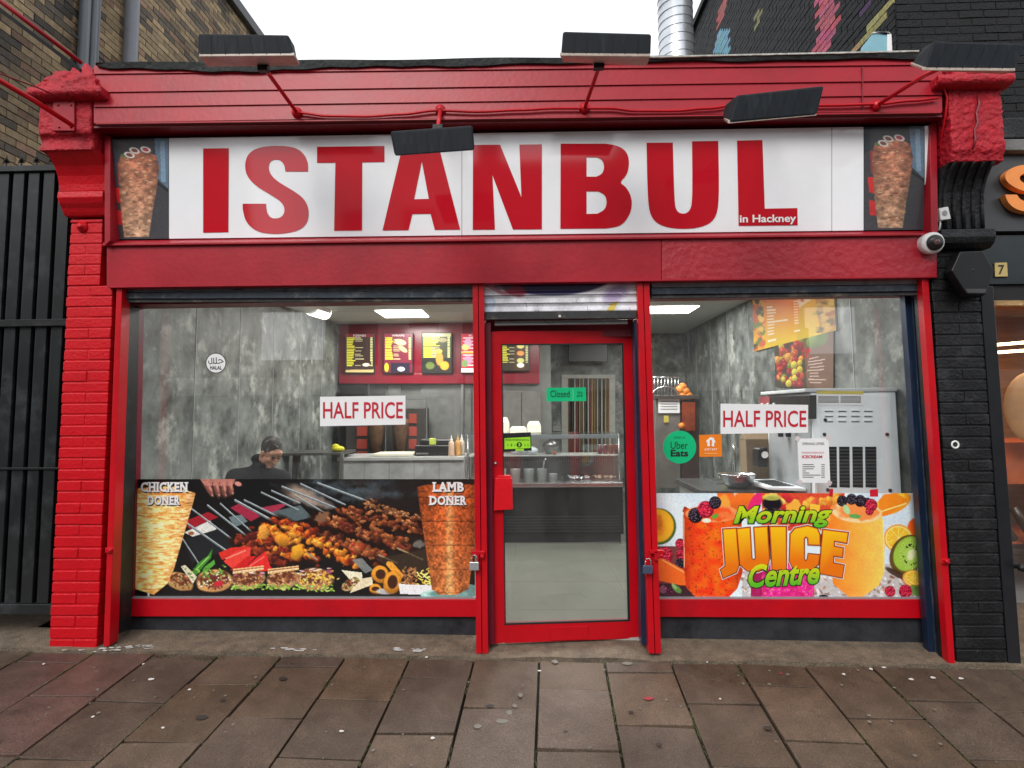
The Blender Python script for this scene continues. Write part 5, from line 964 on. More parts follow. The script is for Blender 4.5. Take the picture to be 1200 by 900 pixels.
# kitchen wall behind the counter
WALLD = mat('dark steel splashback', (.10, .10, .10), .35, metal=.4, var=.3, vs=3)
def item(name, label, cat, parts, grp=None):
    t = None
    for nm, m, mb, bev in parts:
        if t is None:
            c = mb.v; lo = [min(v[i] for v in c) for i in range(3)]; hi = [max(v[i] for v in c) for i in range(3)]
            t = root(name, label, cat, ((lo[0]+hi[0])/2, (lo[1]+hi[1])/2, lo[2]), grp)
        make(mb, nm, m, t, bev)
    return t
def Bx(x0, y0, x1, y1, Y, th, mb=None): mb = mb or MB(); return mb.px(x0, y0, x1, y1, Y, th)
def down(mb): return mb
YK = YB1-.03
item('splashback', 'dark metal splashback panels on the kitchen wall below the red panel', 'wall panel', [('panel', WALLD, Bx(398, 450, 452, 560, YK, .02), 0), ('panel', mat('mid grey panel', (.15, .155, .145), .4, var=.2), Bx(455, 450, 470, 560, YK, .02), 0), ('panel', mat('grey glossy panel', (.17, .175, .165), .25, var=.25), Bx(493, 450, 552, 560, YK, .02), 0), ('edge_strip', ALU, Bx(540, 450, 543, 520, YK-.03, .02), 0), ('edge_strip', ALU, Bx(431, 450, 433, 545, YK-.03, .02), 0)])
# vertical grills
HOT = mat('dull red burner', (.30, .045, .03), .7, emit=(.5, .05, .02), es=.12)
for i, x in enumerate([(405, 450), (452, 498)]):
    a, b = x; mbs = MB(); Bx(a, 478 if i else 470, b, 542, 4.6, .35, mbs)
    hb = MB(); [Bx(a+27-7*(1-i)*2, y, a+36-7*(1-i)*2+(3 if not i else 0), y+11, 4.585, .02, hb) for y in (485, 500, 515, 529)]
    mt = MB(); c = P(a+17 if i else a+36, 510, 4.45); mt.lathe((c.x, c.y, c.z-.28), [(.0, 0), (.06, .02), (.09, .2), (.12, .42), (.12, .5), (0, .55)], 14)
    fr = MB(); Bx(b+1, 467, b+2.5, 535, 4.5, .02, fr); Bx(a+8, 467, b+2.5, 468.5, 4.5, .02, fr)
    item('doner_grill', ['upright doner grill with red burners, half hidden behind the HALF PRICE notice', 'upright doner grill with three red burners, right of the HALF PRICE notice'][i], 'grill', [('cabinet', mat('sooty grill casing', (.05, .045, .04), .5, var=.4), mbs, .01), ('burner', HOT, hb, .003), ('doner_meat', mat('dull doner meat', (.12, .06, .03), .8, var=.4, vs=20), mt, 0), ('frame_bar', ALU, fr, 0)], 'upright grills behind the counter')
item('wall_box', 'black control box on the kitchen wall left of the grill', 'box', [('casing', BLACKP, Bx(399, 452, 428, 466, YK-.2, .15), .01)])
# counter with marble front
CM = mat('grey marble counter', (.36, .37, .37), .3, var=.3, vs=3, dirt=(.2, .21, .22), ds=4, grime=.6)
YC = 3.25
ca, cb = P(398, 536, YC), P(544, 536, YC); ct = ca.z
mb = MB(); mb.box(ca.x, cb.x, YC, YC+.65, .056, ct-.04); top = MB(); top.box(ca.x-.02, cb.x, YC-.03, YC+.67, ct-.04, ct); 
jn = MB(); [jn.box(ca.x+(cb.x-ca.x)*k/5-.002, ca.x+(cb.x-ca.x)*k/5+.002, YC-.002, YC, .06, ct-.045) for k in range(1, 5)]
item('counter', 'grey marble faced counter behind the left window', 'counter', [('front', CM, mb, 0), ('worktop', mat('pale worktop', (.45, .46, .45), .25, var=.1), top, .004), ('tile_joint', mat('dark joint', (.1, .1, .1), .6), jn, 0)])
a = P(335, 531, 3.0); b = P(400, 531, 3.0)
mb = MB(); mb.box(a.x-.1, b.x, 3.0, 3.6, a.z-.03, a.z); lg = MB(); lg.box(a.x, a.x+.04, 3.1, 3.14, .056, a.z-.03); lg.box(b.x-.05, b.x-.01, 3.1, 3.14, .056, a.z-.03); sh = MB(); sh.box(a.x, b.x, 3.05, 3.5, .5, .52)
item('steel_table', 'dark topped steel table to the right of the man', 'table', [('table_top', mat('dark steel top', (.13, .13, .125), .3, metal=.5), mb, .004), ('leg', STEEL, lg, 0), ('shelf', STEEL, sh, 0)])
mb = MB(); c = P(396, 531, 3.2); mb.ball((c.x, c.y, a.z+.035), .07, 12, sc=(1.2, .9, .5)); mb.ball((c.x-.03, c.y, a.z+.06), .05, 10, sc=(1, .8, .7)); one(mb, 'yellow_cloth', mat('yellow cloth', (.62, .58, .02), .7, var=.2), 'crumpled yellow cloth lying on the dark steel table', 'cloth')
def atop(px, Y): return P(px, 500, Y).x
x0, x1 = atop(438, 3.4), atop(485, 3.4); z = ct
mb = MB(); mb.box(x0, x1, 3.3, 3.75, z+.001, z+.035); one(mb, 'cutting_board', CREAM, 'thick cream cutting board on the marble counter', 'cutting board', bevel=.008)
mb = MB(); mb.hexa([(x0+.13, 3.4, z+.036), (x1-.08, 3.4, z+.036), (x1-.1, 3.4, z+.075), (x0+.16, 3.4, z+.075), (x0+.12, 3.8, z+.036), (x1, 3.8, z+.036), (x1-.1, 3.8, z+.07), (x0+.16, 3.8, z+.07)]); 
hd = MB(); 
item('griddle', 'black flat griddle beside the sauce bottles on the counter', 'griddle', [('body', BLACKP, MB().box(atop(486, 3.4), atop(529, 3.4), 3.4, 3.8, z+.001, z+.13), .01), ('lid', mat('dark griddle lid', (.03, .03, .032), .3), MB().box(atop(492, 3.5), atop(528, 3.5), 3.5, 3.82, z+.132, z+.2), .015), ('knobs', ALU, MB().box(atop(488, 3.4), atop(502, 3.4), 3.385, 3.4, z+.02, z+.04), 0)])
mb = MB(); mb.box(atop(503.5, 3.45), atop(510.5, 3.45), 3.42, 3.5, z+.135, z+.215); one(mb, 'yellow_tub', mat('yellow green tub', (.5, .6, .1), .5), 'small yellow-green tub standing on the black griddle', 'tub', bevel=.004)
BOT = [(529, (.60, .40, .28), 'pinkish sauce bottle with a pointed cap, standing on the counter end'), (536.5, (.55, .27, .06), 'amber squeeze bottle behind the pinkish one'), (541, (.6, .5, .42), 'pale squeeze bottle at the very end of the counter')]
for i, (x, c, lab) in enumerate(BOT):
    Y = 3.3+.12*i; q = Vector((atop(x, Y), Y, z)); s_ = 1.0 if i == 0 else .95
    m1, m2 = MB(), MB(); m1.lathe(q, [(0, .001), (.036, .001), (.038, .02), (.036, .15), (.03, .175), (.018, .19), (0, .19)], 14); m2.lathe(q+Vector((0, 0, .188)), [(.018, 0), (.018, .02), (.006, .035), (.003, .07), (0, .07)], 10)
    t = item('sauce_bottle', lab, 'bottle', [('bottle_body', mat('sauce %d' % i, c, .4), m1, 0), ('cap', mat('cap %d' % i, [(.7, .6, .5), (.5, .3, .05), (.7, .65, .6)][i], .4), m2, 0)], 'squeeze bottles on the counter')
# ================================================================ INSIDE, CENTRE: display counter
YD = 3.3
dz = lambda y: P(660, y, YD).z
xa_, xb_ = P(545, 570, YD).x, P(730, 570, YD).x
zl = dz(567.5); zt = dz(509)
t = root('display_counter', 'glass topped chilled display counter with black front, straight behind the door', 'display counter', ((xa_+xb_)/2, YD, .056))
make(MB().box(xa_, xb_, YD+.03, YD+.85, .16, zl-.03), 'black_front', mat('satin black panel', (.006, .006, .006), .4, spec=.25, var=.2), t, .004)
gr = MB(); [gr.box(xa_+.02, xb_-.03, YD+.05, YD+.08, .165+k*.032, .178+k*.032) for k in range(7)]
make(MB().box(xa_+.01, xb_-.03, YD+.06, YD+.8, .056, .16), 'plinth', BLACKP, t); 
gv = MB(); [gv.box(xa_+.02, xb_-.03, YD+.018, YD+.03, .19+k*.034, .206+k*.034) for k in range(6)]; make(gv, 'vent_louvres', mat('dark louvre', (.02, .02, .021), .4, spec=.3), t)
make(MB().box(xa_, xb_, YD-.02, YD+.04, zl-.035, zl+.02), 'steel_ledge', STEEL, t, .006)
make(MB().box(xa_, xb_, YD+.04, YD+.8, zl-.03, zl-.015), 'well_floor', mat('dull steel tray', (.34, .34, .34), .35, metal=.4, var=.2), t)
make(MB().box(xa_, xb_, YD+.8, YD+.83, zl, zl+.30), 'rear_panel', mat('grey rear panel', (.26, .26, .25), .5), t)
gs = MB(); [gs.box(xa_+.02+k*.03, xa_+.028+k*.03, YD+.77, YD+.785, dz(548), dz(537)) for k in range(int((xb_-xa_)/.03)-2)]; make(gs, 'rear_grille', ALU, t)
glm = MB().box(xa_, xb_-.02, YD+.03, YD+.036, zl+.02, zt+.03); make(glm, 'front_glass', GLASS, t)
make(MB().box(xb_-.03, xb_-.024, YD+.04, YD+.8, zl, zt), 'side_glass', GLASS, t)
make(MB().box(xa_, xb_-.02, YD+.04, YD+.09, zt-.055, zt-.005), 'top_rail', mat('grey rail', (.17, .19, .20), .4), t, .003)
make(MB().box(xa_, xb_-.02, YD+.3, YD+.84, dz(536)-.01, dz(536)), 'glass_shelf', mat('pale shelf', (.42, .44, .42), .3), t)
pk = MB(); [pk.tube([(x_, YD+.05, zl), (x_, YD+.05, zt)], .012, 8) for x_ in (xb_-.03, xa_+.03)]; make(pk, 'corner_post', ALU, t)
# containers in the well
TUBM = bpy.data.materials.new('clear tub plastic'); TUBM.use_nodes = True; b_ = TUBM.node_tree.nodes['Principled BSDF']; b_.inputs['Alpha'].default_value = .5; b_.inputs['Base Color'].default_value = (.6, .62, .6, 1); b_.inputs['Roughness'].default_value = .2
for i, (x, c) in enumerate([(588, (.30, .31, .28)), (604, (.42, .44, .40)), (620, (.36, .36, .33)), (635, (.44, .46, .42)), (648, (.22, .05, .03))]):
    Y = YD+.3; q = Vector((P(x, 550, Y).x, Y, zl-.014)); s_ = .068 if i < 4 else .06; h = .17 if i < 4 else .11
    m1, m2, m3 = MB(), MB(), MB(); m1.lathe(q, [(0, 0), (s_*.8, 0), (s_*.95, h), (s_, h+.004), (s_*.9, h), (s_*.78, .01)], 16); m2.lathe(q, [(0, .006), (s_*.76, .006), (s_*.86, h*.7), (0, h*.72)], 16)
    pr_ = [('tub_wall', TUBM, m1, 0), ('sauce', mat('salad sauce %d' % i, c, .4, var=.3), m2, 0)]
    if i == 3: m3.tube([q+Vector((.0, 0, .05)), q+Vector((.03, 0, h+.10)), q+Vector((.05, -.02, h+.13))], .01, 8); pr_.append(('spoon', WHITE, m3, 0))
    item('salad_tub', ['clear tub half hidden by the door stile in the display counter', 'clear tub of pale sauce under the rating sticker', 'clear tub with a dark lid line, third from the left in the display counter', 'clear tub with a white spoon standing in it', 'small tub of red sauce beside the metal trays'][i], 'tub', pr_, 'tubs in the display counter')
for i, (x0, x1) in enumerate([(661, 692), (693, 722)]):
    Y = YD+.12; a, b = P(x0, 556, Y+.2).x, P(x1, 556, Y+.2).x; h = zl+.02
    m1, m2 = MB(), MB(); m1.hexa([(a+.02, Y, h-.03), (b+.03, Y, h-.03), (b+.03, Y, h), (a+.02, Y, h), (a-.02, Y+.4, h+.02), (b-.03, Y+.4, h+.02), (b-.03, Y+.4, h+.05), (a-.02, Y+.4, h+.05)])
    for _ in range(26): m2.ball((random.uniform(a+.04, b-.02), Y+random.uniform(.05, .35), h+.035), random.uniform(.012, .024), 7, sc=(1, 1, .6))
    item('metal_tray', ['steel tray with crumpled foil in the display counter', 'steel tray of pale meat pieces at the right end of the display counter'][i], 'tray', [('tray', STEEL, m1, .004), ('contents', GALV if i == 0 else mat('pale cooked meat', (.36, .27, .2), .6, var=.3), m2, 0)], 'steel trays in the display counter')
for i in range(4):
    x = 703+i*6.4; Y = YD+.55; zz = dz(536)-.0; q = Vector((P(x, 530, Y).x, Y, zz)); m1, m2 = MB(), MB(); m1.lathe(q, [(0, .001), (.027, .001), (.031, .012), (.031, .105), (.026, .118)], 14); m2.lathe(q, [(.026, .118), (.027, .122), (.02, .12), (0, .119)], 14)
    item('drink_can', 'dark red drink can in the row of four on the display counter shelf', 'can', [('can_body', mat('dark red can', (.16, .02, .03), .3, metal=.4, var=.3, vs=25), m1, 0), ('can_top', ALU, m2, 0)], 'row of four drink cans')
for i, (x0, x1, y0) in enumerate([(587, 596.5, 489), (597, 617, 500), (617.5, 634, 494)]):
    Y = YD+.5-.1*(i == 1); a, b = P(x0, 500, Y), P(x1, 500, Y); zz = P(600, y0, Y).z; zb2 = zt+.002; mid = zb2+(zz-zb2)*.62
    m1, m2 = MB(), MB(); m1.box(a.x, b.x, Y, Y+.22, zb2, mid); k = .03; m2.hexa([(a.x, Y, mid+.003), (b.x, Y, mid+.003), (b.x-k, Y+k, zz), (a.x+k, Y+k, zz), (a.x, Y+.22, mid+.003), (b.x, Y+.22, mid+.003), (b.x-k, Y+.19, zz), (a.x+k, Y+.19, zz)])
    item('foam_box', ['stack of white foam boxes at the left edge of the door glass', 'white foam food box just above the rating sticker', 'taller white foam box right of the rating sticker'][i], 'food box', [('box_body', mat('cream foam', (.72, .70, .60), .6, var=.06), m1, .006), ('lid', mat('cream foam', (.72, .70, .60), .6), m2, .006)], 'foam boxes on the display counter')
mb = MB(); mb.box(xa_, xb_-.02, YD+.04, YD+.84, zt-.004, zt); 
make(mb, 'glass_top', GLASS, bpy.data.objects['display_counter'])
m1 = MB(); c = P(618, 530, YD+.5); [m1.ball((c.x+random.uniform(-.15, .15), c.y+random.uniform(-.04, .04), dz(536)+.045+random.uniform(0, .03)), .06, 10, sc=(1.1, .8, .7)) for _ in range(8)]; one(m1, 'white_bag', mat('pale plastic bag', (.55, .6, .66), .35, var=.15), 'crumpled pale plastic bag inside the display counter under the rating sticker', 'bag')
m1, m2 = MB(), MB(); c = P(645, 524, YD+.6); m1.lathe((c.x, c.y, dz(536)), [(.07, .01), (.11, .09), (.115, .10), (.09, .16), (.02, .19), (0, .19)], 18); m2.ball((c.x, c.y, dz(536)+.2), .016, 8); item('steel_pot', 'lidded steel pot on the shelf of the display counter', 'pot', [('pot', mat('dark steel', (.22, .21, .2), .3, metal=.8), m1, 0), ('lid_knob', BLACKP, m2, 0)])
mb = MB(); c = P(650, 533, YD+.4); mb.ball((c.x, c.y, dz(536)+.025), .025, 10); one(mb, 'tomato', mat('tomato red', (.3, .04, .03), .35), 'single small tomato on the shelf of the display counter', 'tomato')
# doorway with strip curtain
YCu = YB2-.04
t = root('strip_curtain', 'doorway with brown, cream and black hanging strips behind the display counter', 'door curtain', P(685, 560, YCu))
fr = MB(); Bx(658, 440, 666, 575, YCu, .05, fr); Bx(714, 440, 721, 575, YCu, .05, fr); Bx(658, 439, 721, 443.5, YCu-.01, .06, fr); make(fr, 'door_frame', mat('pale door frame', (.42, .42, .38), .5), t, .004)
Bx_ = Bx(666, 443, 714, 575, YCu+.03, .01); make(Bx_, 'shade_sheet', mat('painted room shade', (.015, .015, .015), .8), t)  # solid black sheet, its colour stands for the unlit room behind the strips
cc = [(.20, .09, .02), (.45, .40, .26), (.02, .02, .02), (.48, .46, .36), (.14, .02, .02), (.35, .25, .1)]
x = 666.5; k = 0
while x < 713:
    w_ = random.choice([1.2, 1.8, 2.6, 1.4]); 
    if random.random() < .72: c = cc[k % 6]; mb = MB(); mb.tube([P(x, 444, YCu), P(x+random.uniform(-.3, .3), 574, YCu)], .006+w_*.006, 6); make(mb, 'hanging_strip', mat('strip %d' % (k % 6), c, .5), t)
    x += w_+.9; k += 1
item('wall_screen', 'black television screen mounted high on the back wall, seen through the door', 'television', [('casing', BLACKP, Bx(666, 400, 712, 424, YB2-.3, .08), .01), ('screen', mat('black glass', (.01, .01, .012), .35), Bx(667.5, 401, 710.5, 422, YB2-.305, .004), 0)])
item('switch_plate', 'small grey switch box on the wall beside the strip curtain', 'switch', [('plate', mat('grey plate', (.3, .3, .28), .5), Bx(647.5, 499, 657.5, 505.5, YB2-.03, .03), .004)])
item('service_panel', 'tall grey cupboard doors against the back wall left of the strip curtain', 'cupboard', [('cupboard_body', mat('grey-brown panel', (.17, .165, .15), .4, var=.2), Bx(590, 458, 634, 560, YB1+.02-.06, .05), .01), ('door_line', BLACKP, Bx(611, 460, 611.6, 560, YB1-.045, .004), 0)])
# ================================================================ INSIDE, RIGHT
XP = XI1-.012
t = root('juice_poster', 'orange and yellow juice price poster on the side wall, high in the right window', 'poster', PX(884, 412, XP))
A_, B_, C_, Dd = PX(884, 412, XP), PX(980.5, 387, XP), PX(978, 341, XP), PX(882, 338, XP)
def pst(u_, v_): a = A_.lerp(B_, u_); b = Dd.lerp(C_, u_); return a.lerp(b, v_)
q = Paint(0, 0, 100, 70, 1.6, (0, 0, 0)); q.C[:] = np.stack([226+0*q.X, 96+100*(q.Y/70)-10*(q.X/100), 30+0*q.X], -1)
q.poly([(0, 0), (14, 0), (10, 30), (16, 70), (0, 70)], (190, 90, 50)); [q.ell(random.uniform(0, 15), random.uniform(5, 70), 5, 4, random.choice([(206, 90, 50), (220, 160, 40), (90, 120, 50), (236, 190, 80), (60, 60, 30)]), random.uniform(-1, 1), .9, .3, .5, 3) for _ in range(46)]
q.poly([(80, 0), (100, 0), (100, 70), (86, 70)], (156, 116, 60), .8); [q.ell(random.uniform(84, 100), random.uniform(2, 66), 5, 6, random.choice([(176, 130, 70), (150, 90, 50), (200, 160, 80), (110, 90, 50)]), random.uniform(-1, 1), .9, .3, .5, 3) for _ in range(30)]
q.poly([(66, 10), (82, 12), (84, 62), (78, 70), (60, 70)], (196, 170, 40), .6); q.poly([(62, 10), (78, 14), (64, 26)], (222, 190, 160), .9); q.ell(68, 15, 2.4, 2.4, (196, 80, 50))
for k in range(10): q.line(22, 22+k*3.6, 22+random.uniform(8, 14) if k != 5 else 50, 22+k*3.6, 1.5, (244, 226, 196)); q.line(58, 12+k*3.8, 63, 12+k*3.8, 1.5, (240, 210, 170))
q.line(22, 62, 34, 62, 2.6, (248, 236, 200)); q.line(57, 57, 64, 57, 2, (248, 236, 200))
q.mesh('poster_print', lambda x, y: pst(x/100, 1-y/70)-Vector((.006, 0, 0)), t, PRINTM)
mb = MB(); mb.prism([A_, B_, C_, Dd], (.008, 0, 0)); make(mb, 'poster_board', WHITE, t)
for s, b in [('JUICE', (20, 3, 36, 10)), ('OFFER', (38, 2, 52, 8))]: word(t, s, b, [mat('yellow ink', (.8, .5, .05), .5), INKW][s == 'OFFER'], bold=.03, mapf=lambda x, y: pst(x/100, 1-y/70)-Vector((.012, 0, 0)))
t = root('fruit_poster', 'photo poster of apples, pears and grapes on the side wall above the ice cream machine', 'poster', PX(908, 452, XP))
A2, B2, C2, D2 = PX(908.5, 453, XP), PX(977, 456, XP), PX(977, 380, XP), PX(908.5, 396, XP)
q = Paint(0, 0, 100, 80, 1.5, (60, 52, 40)); q.poly([(52, 0), (100, 0), (100, 80), (60, 80)], (120, 86, 70), .8)
for _ in range(70):
    x, y = random.uniform(3, 50), random.uniform(10, 76); r = random.uniform(4, 7.5); q.ell(x, y, r, r, random.choice([(170, 36, 34), (196, 70, 40), (200, 180, 60), (206, 196, 70), (150, 30, 40), (220, 150, 60), (120, 140, 50)]), 0, 1, .12, 0, 0, .5); q.ell(x-r*.3, y-r*.3, r*.2, r*.2, (240, 220, 190), 0, .7, .6)
q.ell(72, 16, 14, 11, (120, 140, 70), 0, 1, .1, 0, 0, .4); q.ell(84, 12, 9, 12, (96, 116, 60), 0, 1, .1); [q.ell(random.uniform(52, 66), random.uniform(26, 38), 2, 2, (170, 30, 34), 0, 1, .2) for _ in range(20)]
for k in range(9): q.line(62+random.uniform(-2, 3), 40+k*4, 84+random.uniform(-6, 6), 38+k*4.3, 1.4, (220, 196, 186), .8)
q.mesh('poster_print', lambda x, y: A2.lerp(B2, x/100).lerp(D2.lerp(C2, x/100), 1-y/80)-Vector((.003, 0, 0)), t, PRINTM)
# ice cream machine
GM = mat('pale grey enamel', (.80, .85, .89), .4, metal=0, var=.04); YI = .50
t = root('ice_cream_machine', 'large pale grey soft ice cream machine with black vent grilles, standing in the right window', 'ice cream machine', P(990, 600, YI))
zt_ = P(980, 458, YI).z; xl, xm, xr = P(899, 500, YI).x, P(952, 500, YI).x, P(1052, 500, YI).x; zbm = P(980, 585, YI).z-.03
YI2 = 1.35; XF = xm
make(MB().box(xm, xr, YI, YI2, zbm, zt_-.012), 'cabinet', GM, t, .006)
make(MB().box(xm-.05, xr+.01, YI-.012, YI2+.01, zt_-.01, zt_+.02), 'top_cover', mat('pale top cover', (.55, .58, .6), .35), t, .008)
def onX(off): return lambda x, y: PX(x, y, XF-off)
def xplate(pts, off, th): return MB().prism([onX(off)(x, y) for x, y in pts], (th, 0, 0))
make(xplate([(901, 584), (950, 588), (950, 494), (901, 491)], .008, .01), 'front_door', mat('mid grey enamel', (.30, .32, .335), .4), t, .003)
make(xplate([(893, 487), (949, 491), (949, 463), (893, 465)], .05, .05), 'control_panel', BLACKP, t, .004)
make(xplate([(890, 476), (902, 477), (902, 464.5), (890, 465)], .055, .003), 'red_label', mat('faded red label', (.25, .04, .05), .5), t)
kb = MB(); [kb.ball(onX(.07)(x, 474), .014, 8) for x in (893, 900, 907)]; make(kb, 'draw_knob', WHITE, t)
sp_ = MB(); [sp_.lathe(onX(.06)(x, 512), [(0, 0), (.02, 0), (.024, .05), (.024, .07), (0, .07)], 10) for x in (915, 924)]; make(sp_, 'nozzle', BLACKP, t)
dp = MB(); dp.plate([(957, 583), (1047, 584), (1044, 464), (957, 459)], YI-.006, .006); make(dp, 'side_panel', GM, t, .002)
lb = MB(); lb.plate([(957, 474.5), (1012, 475), (1012, 458.5), (957, 457.5)], YI-.010, .004); make(lb, 'warning_label', PAPER, t)
make(MB().plate([(957, 461.5), (1012, 462), (1012, 458.5), (957, 457.5)], YI-.012, .002), 'label_header', mat('yellow band', (.6, .5, .1), .5), t)
ll = MB(); [ll.plate([(959+c0, 464.8+k*1.4), (959+c0+24, 464.9+k*1.4), (959+c0+24, 464.3+k*1.4), (959+c0, 464.2+k*1.4)], YI-.0125, .001) for k in range(6) for c0 in (0, 26)]; make(ll, 'label_lines', mat('grey ink', (.14, .14, .15), .6), t)
lv = MB(); [lv.plate([(x, y+1.8), (x+9.5, y+1.8), (x+9.5, y), (x, y)], YI-.014, .01) for x in (967, 982.5, 998, 1013) for y in (480, 486, 492)]; make(lv, 'louvre', mat('bright louvre', (.75, .78, .8), .35), t, .002)
lvd = MB(); [lvd.plate([(x, y+2.8), (x+9.5, y+2.8), (x+9.5, y+2.1), (x, y+2.1)], YI-.008, .003) for x in (967, 982.5, 998, 1013) for y in (480, 486, 492)]; make(lvd, 'louvre_slot', BLACKP, t)
for x0, x1 in [(971.5, 981), (984, 996), (999.5, 1011.5), (1014.5, 1027.5)]:
    gg = MB(); gg.plate([(x0, 571), (x1, 571.5), (x1-.5, 523.5), (x0-.5, 523.5)], YI-.009, .004); g_ = make(gg, 'vent_grille', BLACKP, t)
    fb = MB(); [fb.plate([(x0+.5, 528+k*4), (x1-.5, 528+k*4), (x1-.5, 526.4+k*4), (x0+.5, 526.4+k*4)], YI-.015, .006) for k in range(11)]; make(fb, 'fin', mat('dull fin', (.10, .10, .10), .4, metal=.5), g_)
bo = MB(); [bo.lathe(P(x, y, YI-.008), [(0, -.014), (.011, -.010), (.013, 0)], 12, axis='Y') for x, y in [(966, 509), (1039.5, 509), (970, 574), (1043, 574.5), (967, 492)]]; make(bo, 'panel_screw', BLACKP, t)
# sink counter with bowl and bag
YS_ = .85; zs = P(870, 575, YS_).z
STN = mat('brushed steel top', (.30, .31, .31), .28, metal=.85, var=.1)
xs0 = P(826, 560, 1.7).x; xs1 = XI1
item('sink_counter', 'dark grey worktop with an inset steel sink along the right window', 'counter', [('worktop', mat('dark worktop', (.06, .065, .065), .25, var=.3), MB().box(P(822, 560, YS_).x, xs1, YS_, 1.75, zs-.04, zs), .004), ('carcass', mat('grey carcass', (.22, .23, .22), .5), MB().box(P(826, 560, YS_).x, xs1, YS_+.03, 1.7, .056, zs-.04), 0), ('sink_basin', STN, MB().box(P(832, 550, 1.45).x, P(872, 550, 1.45).x, 1.3, 1.62, zs+.001, zs+.008), .003), ('basin_hollow', mat('dark basin', (.09, .095, .095), .3, metal=.6), MB().box(P(836, 550, 1.45).x, P(868, 550, 1.45).x, 1.34, 1.58, zs+.009, zs+.011), 0)])
tp_ = MB(); q0 = P(862, 548, 1.64); tp_.tube([(q0.x, 1.66, zs), (q0.x, 1.66, zs+.28), (q0.x-.02, 1.62, zs+.32), (q0.x-.04, 1.55, zs+.32), (q0.x-.05, 1.5, zs+.27)], .012, 10); one(tp_, 'tap', STEEL, 'curved steel tap at the sink behind the orange sticker', 'tap')
mb = MB(); c = P(850, 545, 1.5); [mb.ball((c.x+random.uniform(-.06, .06), c.y+random.uniform(-.03, .03), zs+.03+random.uniform(0, .02)), .03, 8, sc=(1.2, 1, .6)) for _ in range(9)]; one(mb, 'scouring_cloth', mat('yellow green cloth', (.5, .5, .05), .8, var=.3), 'yellow-green cloth on the edge of the sink', 'cloth')
t_ = P(866, 565, .98); bw = MB(); bw.lathe((t_.x, 1.02, zs+.002), [(0, .0), (.07, .0), (.105, .02), (.13, .06), (.14, .10), (.15, .115), (.145, .118), (.13, .10), (.1, .03), (0, .012)], 28)
hn = MB(); hn.tube([(t_.x+.05*math.cos(a)+.0, 1.02-.15, zs+.09+.035*math.sin(a)) for a in np.linspace(0, 3.14, 10)], .006, 6)
item('steel_bowl', 'shiny steel mixing bowl with loop handles on the dark worktop', 'bowl', [('bowl_wall', STEEL, bw, 0), ('handle', STEEL, hn, 0)])
bg_ = MB(); a, b = P(874, 520, 1.35), P(903, 520, 1.35); zz0 = zs+.002; zz1 = P(880, 514, 1.35).z; zz2 = P(880, 508, 1.35).z
BAG = mat('brown paper', (.21, .15, .09), .8, var=.15); m1 = MB(); m1.hexa([(a.x, 1.35, zz0), (b.x, 1.35, zz0), (b.x, 1.35, zz1), (a.x, 1.35, zz1), (a.x, 1.52, zz0), (b.x, 1.52, zz0), (b.x, 1.52, zz1), (a.x, 1.52, zz1)]); m2 = MB(); m2.hexa([(a.x-.005, 1.345, zz1-.01), (b.x+.005, 1.345, zz1-.01), (b.x, 1.42, zz2), (a.x, 1.42, zz2), (a.x-.005, 1.525, zz1-.01), (b.x+.005, 1.525, zz1-.01), (b.x, 1.44, zz2), (a.x, 1.44, zz2)])
item('paper_bag', 'brown paper carrier bag standing on the worktop left of the ice cream machine', 'bag', [('bag_body', BAG, m1, .006), ('folded_top', BAG, m2, .006)])
item('card_reader', 'small dark machine with a pale dial in front of the paper bag', 'appliance', [('casing', BLACKP, MB().plate([(889, 548), (900, 548), (900, 524), (889, 526)], 1.1, .15), .01), ('dial', WHITE, MB().plate(circ(896.5, 533, 4), 1.095, .004), 0)])
tr_ = MB(); zq = P(940, 576, .62).z; tr_.prism([Vector((xm-.30, 1.2, zq)), Vector((xm-.26, .72, zq)), Vector((xm-.012, .62, zq)), Vector((xm-.012, 1.25, zq))], (0, 0, .025)); rb_ = MB()
for k in range(6): y = .74+k*.07; rb_.box(xm-.22, xm-.05, y, y+.025, zq+.026, zq+.03)
item('drip_tray', 'pale slotted drip tray in front of the ice cream machine', 'tray', [('tray', GM, tr_, .006), ('slots', BLACKP, rb_, 0)])
# orange juicer on its cabinet
YJ = 2.45
t = root('orange_juicer', 'tall orange squeezing machine full of oranges, behind the round green sticker', 'juicer', P(793, 577, YJ))
make(Bx(768, 468, 797.5, 572, YJ, .4), 'steel_door', mat('dull steel door', (.24, .23, .21), .35, metal=.5, var=.2), t, .006)
make(Bx(798.5, 468, 820, 574, YJ+.01, .4), 'dark_side', mat('dark juicer side', (.05, .03, .025), .3, var=.3), t, .006)
tk = MB(); Bx(799.5, 471, 815, 505, YJ-.03, .05, tk); make(tk, 'juice_tank', mat('orange juice tank', (.22, .04, .012), .2, var=.5, vs=8), t, .004)
sh_ = MB(); Bx(768, 463, 820, 467.5, YJ-.05, .5, sh_); make(sh_, 'top_plate', mat('dark top', (.06, .05, .045), .4), t, .004)
wr = MB(); [wr.tube([P(x, 441, YJ+.1), P(x, 463, YJ+.1)], .006, 6) for x in range(767, 797, 4)]; wr.tube([P(765, 442, YJ+.1), P(796, 442, YJ+.1)], .007, 6); wr.tube([P(764+16*(1-math.cos(a)), 464-11*math.sin(a), YJ-.02) for a in np.linspace(0, 3.14, 14)], .009, 6); make(wr, 'wire_basket', STEEL, t)
make(Bx(771.5, 467, 796.5, 484, YJ-.02, .004), 'instruction_sheet', PAPER, t); sl_ = MB(); [Bx(774, y, 794, y+.7, YJ-.023, .002, sl_) for y in (470, 473, 476, 479)]; make(sl_, 'sheet_lines', mat('grey ink', (.14, .14, .15), .6), t)
